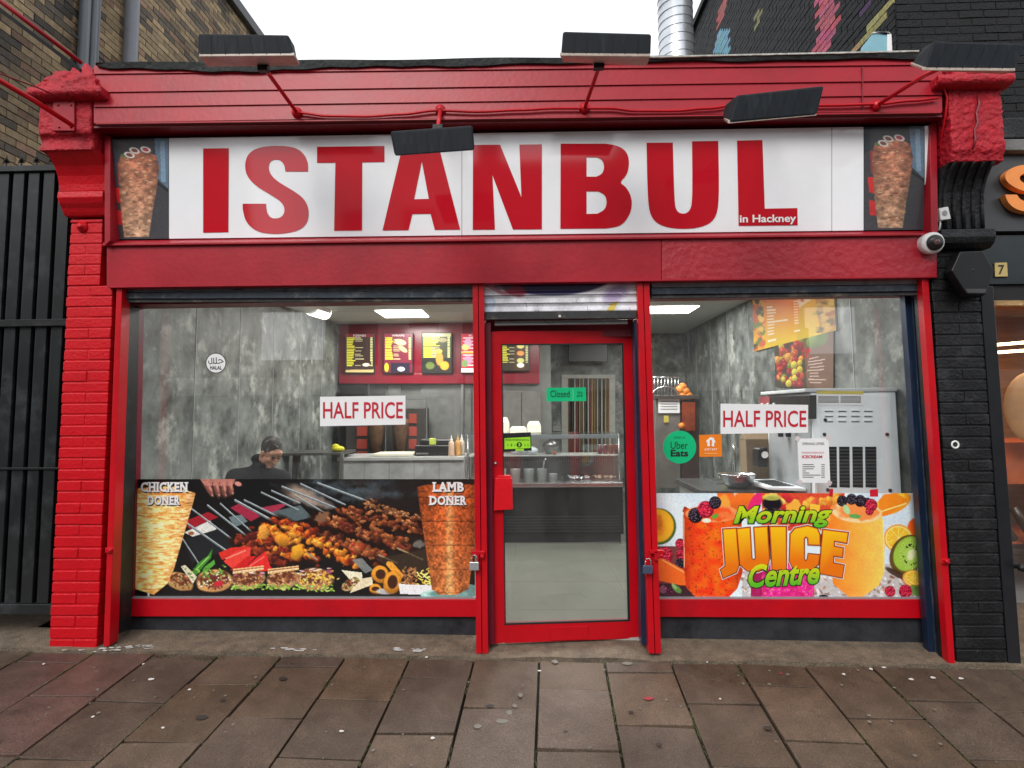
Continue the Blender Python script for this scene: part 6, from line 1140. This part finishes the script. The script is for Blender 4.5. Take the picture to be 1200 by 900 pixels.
make(Bx(778, 487, 783.5, 495, YJ-.015, .004), 'yellow_label', mat('yellow band', (.6, .5, .1), .5), t)
ORM = mat('orange peel', (.72, .21, .01), .45, var=.1, bump=.4, bs=90)
for i, (x, y, r) in enumerate([(797, 457, .05), (803, 459, .05), (800, 453.5, .045), (806, 464, .05), (799, 464, .05), (799, 499, .035)]):
    mb = MB(); c = P(x, y, YJ+.02-.06*(i == 5)); mb.ball(c, r, 14); one(mb, 'orange', ORM, ['whole orange at the left of the pile on top of the juicer', 'whole orange in the middle of the pile on the juicer', 'topmost orange on the juicer', 'rightmost orange of the pile on the juicer', 'lowest orange of the pile, at the left on the juicer top', 'single orange in the chute just above the round green sticker'][i], 'orange', 'oranges on the juicer')
# ================================================================ MAN SITTING BEHIND THE LEFT WINDOW
def remesh(mb, name, m, par, vox=.012, sm=6):
    o = make(mb, name, m, None); md = o.modifiers.new('r', 'REMESH'); md.mode = 'VOXEL'; md.voxel_size = vox; s_ = o.modifiers.new('s', 'SMOOTH'); s_.factor = .5; s_.iterations = sm
    me = ev_mesh(o); old = o.data; o.modifiers.clear(); o.data = me; bpy.data.meshes.remove(old); me.materials.clear(); me.materials.append(m)
    for q in me.polygons: q.use_smooth = True; q.material_index = 0
    o.parent = par; o.location = -par.location; return o
YPn = .95; FZ = .056
hd = P(318, 531, YPn-.05); man = root('person', 'man in a black jacket sitting behind the left window with his head bent down', 'person', (hd.x-.18, YPn, FZ))
R1 = Matrix.Rotation(math.radians(-28), 3, 'Z') @ Matrix.Rotation(math.radians(0), 3, 'X')
# head frame: face looks to +X, towards the window and down
fw = Vector((.66, -.50, -.58)).normalized(); rt = fw.cross(Vector((0, 0, 1))).normalized(); up = rt.cross(fw)
HR = Matrix((fw, -rt, up)).transposed()   # local x forward, y left, z up
def H(x, y, z): return hd+HR@Vector((x, y, z))
sk = MB(); B = lambda x, y, z, r, s=(1, 1, 1), mb=sk: mb.ball(H(x, y, z), r, 18, sc=s, rot=HR)
B(-.012, 0, .03, .09, (1.05, .82, 1.02)); B(.02, 0, -.045, .062, (1.05, .88, 1.1)); B(.062, 0, -.088, .026, (1, 1.3, .8)); B(.055, 0, -.02, .045, (.8, 1.15, 1.1)); B(.066, 0, .045, .035, (.6, 1.7, .7)); B(.072, 0, .022, .020, (.8, 2.6, .5))
B(.094, 0, -.018, .015, (.9, .85, 1.5)); B(.101, 0, -.030, .014, (1, 1.1, .8)); B(.083, 0, -.058, .013, (.7, 1.9, .6)); B(.08, 0, -.070, .012, (.8, 1.8, .6))
for s_ in (1, -1): B(-.008, .078*s_, -.005, .026, (.7, .4, 1.25)); B(.060, .040*s_, -.022, .024, (.7, .9, .9)); B(.01, .055*s_, -.05, .03, (1.2, .5, 1.3))
neck0 = H(-.045, 0, -.07); sh_c = Vector((hd.x-.12, YPn+.05, hd.z-.178)); sk.tube([H(-.03, 0, -.03), neck0, sh_c+Vector((.03, 0, .06))], [.056, .058, .07], 16)
# hands on the table
tz = P(300, 600, .8).z
arms = [(Vector((sh_c.x-.19, YPn-.02, sh_c.z-.03)), Vector((sh_c.x-.20, YPn-.16, sh_c.z-.32)), Vector((sh_c.x+.07, YPn-.28, sh_c.z-.36))), (Vector((sh_c.x+.17, YPn+.04, sh_c.z-.05)), Vector((sh_c.x+.26, YPn-.08, sh_c.z-.33)), Vector((sh_c.x+.17, YPn-.30, sh_c.z-.36)))]
for a, b, c in arms:
    d = (c-b).normalized(); sk.tube([c-d*.05, c+d*.03], [.028, .03], 12); pc = c+d*.07; sk.ball(pc, .042, 14, sc=(1, .9, .5)); side = d.cross(Vector((0, 0, 1))).normalized()
    for k, ln in enumerate([.075, .085, .08, .062]):
        o0 = pc+side*(k-1.5)*.019+d*.025; sk.tube([o0, o0+d*ln*.5+Vector((0, 0, .006)), o0+d*ln*.85-Vector((0, 0, .012))], [.0095, .009, .0075], 8)
    o0 = pc-side*.032; sk.tube([o0-d*.01, o0-side*.022+d*.025, o0-side*.018+d*.05], [.011, .010, .008], 8)
sk.tube([sh_c+Vector((.03, 0, .06)), sh_c+Vector((0, .0, -.1)), Vector((sh_c.x-.02, YPn+.1, .7))], [.07, .1, .12], 14)
for a, b, c in arms: sk.tube([sh_c+Vector((0, 0, -.05)), a, b, c], [.06, .045, .04, .03], 12)
body = remesh(sk, 'body', mat('skin', (.46, .25, .17), .55, var=.12, vs=25), man, .007, 3)
hr_ = MB()
for x, y, z, r, s_ in [(-.026, 0, .046, .094, (1.05, .87, 1.0)), (-.058, 0, .01, .066, (.8, 1.0, 1.15)), (-.012, .056, .02, .026, (.9, .7, 1.3)), (-.012, -.056, .02, .026, (.9, .7, 1.3))]: hr_.ball(H(x, y, z), r, 18, sc=s_, rot=HR)
remesh(hr_, 'hair', mat('greying dark hair', (.05, .046, .040), .8, var=.6, vs=60, bump=1, bs=160, dirt=(.30, .28, .26), ds=26, grime=.9), man, .008, 1)
eb = MB()
for s_ in (1, -1): eb.ball(H(.086, .032*s_, .026), .016, 10, sc=(.5, 1.2, .35), rot=HR)
make(eb, 'eyebrows', mat('greying dark hair', (.05, .047, .043), .75), man)
ey = MB()
for s_ in (1, -1): ey.ball(H(.083, .031*s_, .006), .011, 10, sc=(.6, 1.3, .5), rot=HR)
make(ey, 'eyes', mat('dark eyes', (.06, .04, .03), .3), man)
JK = mat('black jacket fabric', (.008, .008, .009), .9, spec=.15, var=.35, vs=9, bump=.6, bs=14)
jk = MB(); pel = Vector((sh_c.x-.06, YPn+.14, FZ+.52))
jk.tube([sh_c+Vector((.02, 0, .07)), sh_c+Vector((0, .0, .02)), sh_c+Vector((-.01, .02, -.1)), sh_c.lerp(pel, .55), pel], [.085, .13, .175, .165, .18], 20)
for a, b, c in arms: jk.ball(a, .085, 14); jk.tube([sh_c+Vector((0, 0, -.02)), a, a.lerp(b, .5), b, b.lerp(c, .5), c], [.10, .085, .075, .068, .058, .045], 16)
for i in range(12): an = i*2*math.pi/12; jk.ball(neck0+Vector((-.015+.068*math.cos(an), .01+.062*math.sin(an), -.028+.03*math.sin(an))), .026, 8)
jk.ball(neck0+Vector((-.09, .05, -.02)), .06, 12, sc=(1, 1.3, .7))
remesh(jk, 'jacket', JK, man, .012, 4)
lgm = MB()
for s_ in (-1, 1):
    h0 = pel+Vector((.10*s_, 0, -.02)); kn = Vector((h0.x+.04, YPn-.32, FZ+.52)); ft = Vector((kn.x, YPn-.28, FZ+.09)); lgm.tube([h0, kn], [.10, .07], 14); lgm.ball(kn, .07, 12); lgm.tube([kn, ft], [.068, .045], 14)
remesh(lgm, 'trousers', mat('dark trousers', (.02, .022, .028), .8, var=.2), man, .014, 4)
sf = MB()
for s_ in (-1, 1):
    f0 = Vector((pel.x+.10*s_+.04, YPn-.31, FZ+.045)); sf.ball(f0, .05, 12, sc=(.9, 2.2, .8))
make(sf, 'shoes', BLACKP, man)
mb = MB(); e_ = P(313, 557, .70); mk = P(313, 557, YPn-.20); v, f = flat2d([[(309, 556), (311.5, 555.2), (313, 556), (315, 557), (313.5, 558), (311.5, 556.6)]], onY(YPn-.165)); mb.add(v, f); 
sto = MB(); sto.lathe((pel.x, pel.y, FZ+.36), [(0, 0), (.19, 0), (.2, .03), (.19, .06), (0, .065)], 24); stl = MB()
for k in range(4): a = k*1.57+.78; stl.tube([(pel.x+.12*math.cos(a), pel.y+.12*math.sin(a), FZ+.36), (pel.x+.2*math.cos(a), pel.y+.2*math.sin(a), FZ+.001)], .014, 8)
item('stool', 'low round stool under the sitting man, behind the grill picture', 'stool', [('seat', BLACKP, sto, 0), ('leg', STEEL, stl, 0)])
# table he leans on
tt = MB(); zt2 = arms[0][2].z-.062; tt.box(sh_c.x-.5, sh_c.x+.65, YPn-.62, YPn-.16, zt2-.03, zt2); tl = MB(); tl.tube([(sh_c.x+.1, YPn-.4, FZ), (sh_c.x+.1, YPn-.4, zt2-.03)], .035, 12); tl.lathe((sh_c.x+.1, YPn-.4, FZ), [(0, .02), (.2, .015), (.21, 0)], 20)
item('table', 'dark table the man leans on, behind the grill picture', 'table', [('table_top', mat('dark table top', (.04, .035, .03), .4), tt, .006), ('leg', BLKM, tl, 0)])
# ================================================================ FLOODLIGHTS ON THE CORNICE
HOUS = mat('weathered lamp housing', (.010, .013, .017), .65, metal=0, spec=.16, var=.35, vs=8, dirt=(.035, .042, .048), ds=5, grime=.5, stretch=(6, 1, 1)); LENS = mat('dusty lens', (.42, .34, .28), .3, var=.3, vs=20, dirt=(.16, .12, .1), ds=10, grime=.7)
def lamp(label, front, back, lens, arm, Yf=-.95, Yb=-.78, cap=None):
    c = P(sum(p_[0] for p_ in front)/4, sum(p_[1] for p_ in front)/4, Yf)
    t = root('floodlight', label, 'floodlight', P(arm[0][0], arm[0][1], -.21), 'floodlights on arms along the cornice')
    mb = MB(); f = [P(x, y, Yf) for x, y in front]; b = [P(x, y, Yb) for x, y in back]; mb.hexa(f+b); h = make(mb, 'housing', HOUS, t, .012)
    rb2 = MB(); n = 7
    for k in range(1, n):
        u_ = k/n; a0 = f[0].lerp(f[1], u_); a1 = f[3].lerp(f[2], u_); d = (f[1]-f[0]).normalized()*.0015
        rb2.prism([a0-d+Vector((0, -.002, .008)), a0+d+Vector((0, -.002, .008)), a1+d+Vector((0, -.002, -.014)), a1-d+Vector((0, -.002, -.014))], (0, .004, 0))
    make(rb2, 'cooling_rib', HOUS, h)
    if lens: mb = MB(); lf = [P(x, y, Y) for x, y, Y in lens]; mb.prism(lf, (0, 0, .02)); make(mb, 'lens', LENS, t, .004)
    mb = MB(); pts = [P(arm[0][0], arm[0][1], -.21)]+[P(x, y, Y) for x, y, Y in arm[1:]]; mb.tube(pts, .0125, 10); mb.lathe(pts[0]+Vector((0, -.0, 0)), [(0, -.03), (.022, -.026), (.034, -.012), (.036, .01)], 14, axis='Y'); make(mb, 'arm', RED, t)
    br = MB(); e = pts[-1]; br.box(e.x-.03, e.x+.03, e.y-.01, e.y+.03, e.z-.02, e.z+.03); make(br, 'bracket', BLKM, t, .004)
lamp('floodlight above the left end of the cornice, against brick wall and sky', [(232, 66), (345, 65), (338, 40.5), (232, 39)], [(240, 70), (348, 69), (345, 52), (242, 50)], [(233, 66.5, -.95), (345, 65.5, -.95), (351, 77, -.78), (243, 78.5, -.78)], [(348, 132), (313, 84, -.7), (308, 79, -.8)])
lamp('lowest floodlight, its black housing tilted over the letters T and A', [(462.5, 183.5), (556.5, 176.5), (554, 147), (457, 154)], [(464, 170), (554, 166), (553, 148), (460, 154)], None, [(516, 129), (514.5, 138, -.5), (513, 152, -.78)])
lamp('upright floodlight against the white sky beside the galvanised duct', [(657, 64.5), (762.5, 65.5), (763.5, 39.5), (659.5, 36.5)], [(662, 67), (758, 68), (758, 48), (662, 46)], [(656, 65.5, -.95), (762, 66.5, -.95), (758, 77.5, -.78), (660, 73, -.78)], [(685, 127), (700, 84, -.65), (702, 76, -.8)])
lamp('floodlight tilted up to the right above the letters U and L', [(854, 144), (957.5, 134.5), (966.5, 100.5), (864, 111)], [(846, 139), (950, 128), (952, 104), (849, 123)], [(853, 145, -.945), (957, 135.5, -.945), (952, 133, -.8), (848, 141, -.8)], [(905, 125), (905, 122, -.5), (905, 120, -.8)])
lamp('rightmost floodlight, its long housing in front of the red stone corbel', [(1082, 81.5), (1190, 82.5), (1202, 51), (1094, 48)], [(1068, 74), (1178, 76), (1182, 56), (1082, 55)], [(1081, 82.5, -.95), (1190, 83.5, -.95), (1178, 87, -.78), (1067, 77, -.78)], [(1027, 124), (1084, 88, -.6), (1110, 76, -.8)])
mb = MB(); cp = [(348, 132, -.225), (385, 136, -.225), (430, 136.5, -.225), (470, 134, -.225), (512, 129.5, -.225), (560, 131, -.225), (610, 129, -.225), (650, 127, -.225), (685, 127, -.225), (715, 127, -.225), (745, 130, -.225), (790, 130, -.225), (830, 127, -.225), (862, 123, -.225), (920, 124, -.225), (980, 123.5, -.225), (1027, 122, -.225), (1070, 118, -.225), (1105, 114.5, -.225)]
fine = []
for i in range(len(cp)-1):
    for k in range(6):
        u_ = k/6; s_ = u_*u_*(3-2*u_); fine.append((cp[i][0]+(cp[i+1][0]-cp[i][0])*u_, cp[i][1]+(cp[i+1][1]-cp[i][1])*s_, -.225))
mb.tube([P(*q) for q in fine], .0095, 8); one(mb, 'red_cable', RED, 'red painted cable sagging along the cornice between the floodlights', 'cable')
mb = MB(); mb.tube([P(1104, 92, -.25), P(1106, 104, -.22), P(1110, 114, -.21), P(1108, 135, -.2), P(1102, 170, -.1), P(1100, 190, -.05)], .006, 8); one(mb, 'hanging_cable', RED, 'thin red cable running down beside the right stone corbel', 'cable')
# awning arms, far left
a0, a1 = P(96, 74, -.29), P(-20, -14, -.75)
mb = MB(); mb.tube([a0, a1], .014, 10); m2 = MB(); off = Vector((-.012, 0, -.03)); m2.prism([a0+off, a1+off, a1+off+Vector((0, 0, -.03)), a0+off+Vector((0, 0, -.03))], (0, .02, 0))
item('awning_bar', 'long red bar with a black underside slanting up from the left corbel', 'bar', [('red_rail', REDO, mb, 0), ('black_rail', BLKM, m2, .003)])
mb = MB(); mb.tube([P(85, 147, -.235), P(40, 118, -.55), P(-25, 80, -.9)], .016, 10); one(mb, 'support_pole', RED, 'thick round red arm bolted to the plate on the left corbel', 'bar')
mb = MB(); mb.tube([P(82, 119, -.24), P(45, 103, -.5), P(-25, 77, -.9)], .005, 8); one(mb, 'awning_rod', REDD, 'thin dark red rod above the thick arm on the left corbel', 'rod')
# ================================================================ FITTINGS ON THE RIGHT
c = P(1094, 285, -.05)
t = root('security_camera', 'white dome security camera at the right end of the red fascia', 'camera', c)
d = Vector((-.08, -.97, -.16)).normalized(); R2 = d.to_track_quat('Z', 'Y').to_matrix()
def lat(mb, c0, R, prof, n=24):
    k = len(prof); vs = [Vector(c0)+R@Vector((r*math.cos(2*math.pi*j/n), r*math.sin(2*math.pi*j/n), h)) for r, h in prof for j in range(n)]
    return mb.add(vs, [(i*n+j, i*n+(j+1) % n, (i+1)*n+(j+1) % n, (i+1)*n+j) for i in range(k-1) for j in range(n)], smooth=True)
cb_ = P(1087, 286, -.036)
make(lat(MB(), cb_, R2, [(0, -.02), (.066, -.02), (.070, 0), (.068, .03), (.072, .045), (.072, .062), (.062, .078), (.05, .08), (0, .079)]), 'housing', WHITE, t)
make(lat(MB(), cb_, R2, [(0, .079), (.052, .08), (.050, .092), (.036, .104), (0, .108)]), 'lens_ring', BLACKP, t); make(lat(MB(), cb_, R2, [(.018, .100), (.02, .111), (.01, .114), (0, .114)]), 'lens', mat('pink tinted lens', (.12, .06, .06), .1), t)
t = root('junction_box', 'small white plastic box with a cable on the black scroll above the camera', 'box', P(1108, 258, -.06)); make(MB().plate([(1102.5, 258), (1114.5, 256.5), (1111.5, 242), (1100.5, 244)], -.075, .04), 'box_body', WHITE, t, .004); make(MB().plate(circ(1107.5, 249.5, 3, 16), -.079, .003), 'emblem', mat('grey mark', (.3, .3, .3), .5), t); mb = MB(); mb.tube([P(1102, 257, -.06), P(1101.5, 265, -.05), P(1100, 272, -.05)], .006, 8); make(mb, 'cable', WHITE, t)
HX = [(1115, 317), (1125, 295), (1152, 294), (1165, 316), (1156, 345), (1133, 345)]
t = root('alarm_box', 'black six sided alarm box on the black brick pier beneath the camera', 'alarm box', P(1140, 345, -.1)); 
fr_ = [P(x, y, -.17) for x, y in HX]; bk = [P(1106+(x-1115)*1.02, 296+(y-294)*1.04, -.012) for x, y in HX]; mb = MB(); mb.add(fr_+bk, [tuple(range(6)), tuple(range(11, 5, -1))]+[(i, (i+1) % 6, (i+1) % 6+6, i+6) for i in range(6)]); make(mb, 'cover', mat('satin black plastic', (.014, .015, .016), .4, spec=.3, var=.1), t, .006)
rs = MB(); [rs.plate([(1118+k*.0, 322+k*3.2), (1132, 344+k*.8), (1132, 345+k*.8), (1118, 323.4+k*3.2)], -.14, .01) for k in range(0)]; mb = MB(); mb.plate([(1134, 343.5), (1154.5, 343.5), (1156, 338.5), (1131.5, 338.5)], -.174, .004); make(mb, 'lower_lip', mat('worn grey plastic', (.05, .05, .052), .4), t, .002); mb = MB(); mb.lathe(P(1140, 316.5, -.17), [(0, -.004), (.007, -.003), (.009, 0)], 10, axis='Y'); make(mb, 'screw', BLKM, t)
# neighbour shop on the right
nb = root('neighbour_shop', 'dark grey shopfront with a big orange letter S at the right edge', 'shop', P(1190, 700, .1)); 
DG = mat('charcoal fascia', (.045, .048, .052), .35, var=.06); nx0 = P(1148, 250, .1).x
make(MB().plate([(1150, 271), (1260, 270), (1260, 176), (1150, 178)], .06, .2), 'fascia', DG, nb); make(MB().plate([(1150, 333), (1260, 332), (1260, 275), (1150, 276)], .09, .2), 'lower_fascia', mat('dark teal panel', (.018, .026, .030), .3, var=.15), nb)
make(MB().plate([(1170, 176), (1260, 176), (1260, 162), (1170, 163)], .0, .3), 'ledge', mat('grey stone ledge', (.16, .16, .155), .7, var=.3, bump=.5), nb, .006); make(MB().plate([(1172, 162), (1260, 161), (1260, 136), (1172, 138)], .1, .5), 'ledge', BLK, nb, .01)
S_ = smooth([(1236, 212, 1), (1218, 212, 1), (1216, 206), (1209, 203), (1200, 204), (1195, 208), (1196, 213), (1204, 217), (1222, 222), (1236, 232), (1234, 243), (1222, 249), (1206, 250), (1190, 246), (1181, 238), (1178, 229, 1), (1192, 229, 1), (1196, 235), (1206, 238), (1216, 237), (1219, 232), (1213, 227), (1196, 224), (1180, 215), (1177, 205), (1186, 197), (1204, 193), (1224, 195), (1235, 203)])
S_ = [(1178+(x-1178)*.98, y-1) for x, y in S_]
v, f = flat2d([S_], onY(.05)); mb = MB(); mb.add(v, f); v, f = flat2d([S_], onY(.0)); mb.add(v, f); make(mb, 'letter', mat('orange letter', (.85, .28, .06), .4), nb)
sp = MB(); sp.prism([P(x, y, .0) for x, y in S_], (0, .05, 0)); sp.f = [q for q in sp.f if len(q) == 4]; sp.m = sp.m[:len(sp.f)]; sp.sm = sp.sm[:len(sp.f)]; make(sp, 'letter_side', mat('orange letter', (.85, .28, .06), .4), nb)
t = root('house_number', 'small brass plate with the number 7', 'number plate', P(1173, 316, .07)); make(MB().plate([(1166.5, 324.3), (1181.3, 324), (1180.3, 307.5), (1166, 308)], .075, .01), 'plate', mat('brass plate', (.55, .42, .16), .4, metal=.3), t, .002); word(t, '7', (1170, 310.5, 1177, 321.5), INKB, .075, .003, bold=.01)
mb = MB(); mb.plate([(1166, 352), (1260, 352), (1260, 334), (1163, 334)], .12, .2); make(mb, 'door_head', BLACKP, nb)
mb = MB(); mb.plate([(1188, 752), (1270, 752), (1250, 352), (1164, 352)], .3, .008); make(mb, 'glass_pane', GLASS, nb)
wx = P(1150, 500, .6).x; WD = mat('warm wood', (.26, .12, .045), .5, var=.3, vs=2.5, stretch=(1, 1, 12)); mb = MB(); mb.box(XR-.1+.1, 6.5, 2.3, 2.4, -.1, 2.9); make(mb, 'back_wall', WD, nb); make(MB().box(6.5, 6.6, .3, 2.4, -.1, 2.9), 'side_wall', WD, nb); make(MB().box(3.26, 3.32, .3, 2.4, -.1, 2.9), 'side_wall', WD, nb)
mb = MB(); mb.box(3.3, 6.5, .4, 2.3, 2.6, 2.7); make(mb, 'ceiling', WD, nb); mb = MB(); mb.box(3.3, 6.5, .3, 2.3, -.12, .0); make(mb, 'floor', mat('grey shop floor', (.3, .3, .3), .4), nb)
mb = MB(); mb.box(3.3, 6.5, 1.2, 1.98, 1.0, 1.35); mb.box(3.3, 6.5, 1.2, 1.98, .5, .52); make(mb, 'counter_shelf', mat('rust orange panel', (.42, .09, .02), .45, var=.3), nb)
mb = MB(); [mb.tube([(3.5+k*.16, 1.1, .56), (3.35+k*.16, 1.1, .6+random.uniform(.1, .25))], .035, 10) for k in range(9)]; make(mb, 'jars', mat('dark jars', (.05, .025, .01), .3), nb)
c = P(1212, 478, 1.0); mb = MB(); mb.ball(c, .3, 24, sc=(.8, .25, 1)); make(mb, 'round_lantern', mat('amber lantern', (.3, .16, .07), .5, var=.3, emit=(1, .5, .18), es=.12), nb)
mb = MB(); mb.tube([P(1168, 404, 1.2), P(1240, 398, 1.2)], .012, 8); mb.tube([P(1168, 413, 1.2), P(1240, 408, 1.2)], .012, 8); make(mb, 'tube_lamp', mat('warm lit tube', (1, .8, .5), .5, var=0, emit=(1, .7, .35), es=9), nb)
mb = MB(); mb.lathe(P(1190, 663, .0), [(0, -.07), (.022, -.065), (.024, -.04), (.012, -.035), (.012, 0), (.02, .005)], 14, axis='Y'); make(mb, 'door_knob', BLKM, nb)
ar = bpy.data.lights.new('neighbour lamp', 'AREA'); ar.energy = 16; ar.color = (1, .66, .36); ar.size = 1; ao = bpy.data.objects.new('neighbour lamp', ar); COL.objects.link(ao); ao.location = (4.3, 1.2, 2.5)
# ================================================================ GATE
YG = .12
gt = root('metal_gate', 'tall black metal board gate with spikes, left of the red pier', 'gate', P(30, 720, YG)); GB = mat('grey black gate paint', (.013, .015, .016), .3, spec=.4, var=.2, vs=4, dirt=(.08, .085, .09), ds=5, grime=.4)
gl_, gr_ = P(-60, 500, YG).x, -3.27; ztop_ = P(40, 200, YG).z; zbot = P(40, 716, YG).z; zmid = P(40, 378, YG).z; zlo = P(40, 549, YG).z
mb = MB(); mb.box(gl_-.5, gr_+.02, YG+.05, YG+.06, zbot, ztop_); make(mb, 'backing_sheet', mat('black sheet', (.006, .006, .007), .6), gt)
x = gr_-.005; pit = .116
while x > gl_-.4:
    mb = MB(); mb.box(x-.083, x, YG+.005, YG+.03, zbot+.05, ztop_-.01); make(mb, 'board', GB, gt, .004)
    mb = MB(); mb.tube([(x-.04, YG+.02, ztop_+.03), (x-.04, YG+.02, ztop_+.08)], .006, 6); mb.tube([(x-.04, YG+.02, ztop_+.08), (x-.04, YG+.02, ztop_+.135)], [.018, .001], 6); mb.tube([(x-.065, YG+.02, ztop_+.075), (x-.015, YG+.02, ztop_+.075)], .005, 6); make(mb, 'spike', BLKM, gt)
    x -= pit
mb = MB(); mb.box(gl_-.5, gr_, YG-.02, YG+.04, ztop_-.01, ztop_+.035); make(mb, 'top_rail', GB, gt, .004)
for z in (zmid, zlo): mb = MB(); mb.box(gl_-.5, gr_, YG-.025, YG+.004, z-.03, z+.02) if z == zmid else mb.box(gl_-.5, gr_, YG-.01, YG+.004, z-.008, z+.008); make(mb, 'cross_rail', BLKM, gt, .003)
mb = MB(); mb.box(gl_-.5, gr_, YG-.015, YG+.05, zbot-.02, zbot+.05); make(mb, 'bottom_rail', GB, gt, .004)
# ================================================================ TERRACE ACROSS THE STREET (seen only mirrored in glass and sign)
TB = mat('dark terrace brick', (.12, .10, .08), .9, var=.3); TW = mat('pale terrace render', (.42, .41, .38), .8); TG = mat('dark window glass', (.02, .025, .03), .1); x = -34.; k = 0; zr = zb
while x < 34:
    w_ = random.uniform(4.6, 6.2); h = random.choice([6.6, 7.2, 7.9, 8.4]); gap = x < -11.2 < x+w_ or x < 9.5 < x+w_; h = 3.9 if gap else h; t = root('terrace_house', '%s terraced shop house across the street, seen mirrored in the windows' % ['dark brick', 'soot brown', 'pale fronted'][k % 3], 'house', (x+w_/2, -15.6, zr), 'terrace across the street')
    make(MB().box(x, x+w_-.02, -22, -15.6, zr, zr+h), 'wall', [TB, TB, TW][k % 3], t); wn = MB(); [wn.box(x+w_*f0-.5, x+w_*f0+.5, -15.6, -15.55, zr+z0, zr+z0+1.5) for f0 in (.28, .72) for z0 in ((3.7,) if not gap else ())]; make(wn, 'window', TG, t)
    make(MB().box(x+.3, x+w_-.3, -15.6, -15.54, zr+.4, zr+2.6), 'shop_window', TG, t); make(MB().box(x+.1, x+w_-.1, -15.6, -15.4, zr+2.7, zr+3.3), 'shop_fascia', TW, t)
    ch = MB(); ch.box(x+.4, x+1.2, -19, -18, zr+h, zr+h+1.2); [ch.tube([(x+.6+j*.3, -18.5, zr+h+1.2), (x+.6+j*.3, -18.5, zr+h+1.5)], .1, 8) for j in range(2)]; make(ch, 'chimney', TB, t)
    x += w_; k += 1
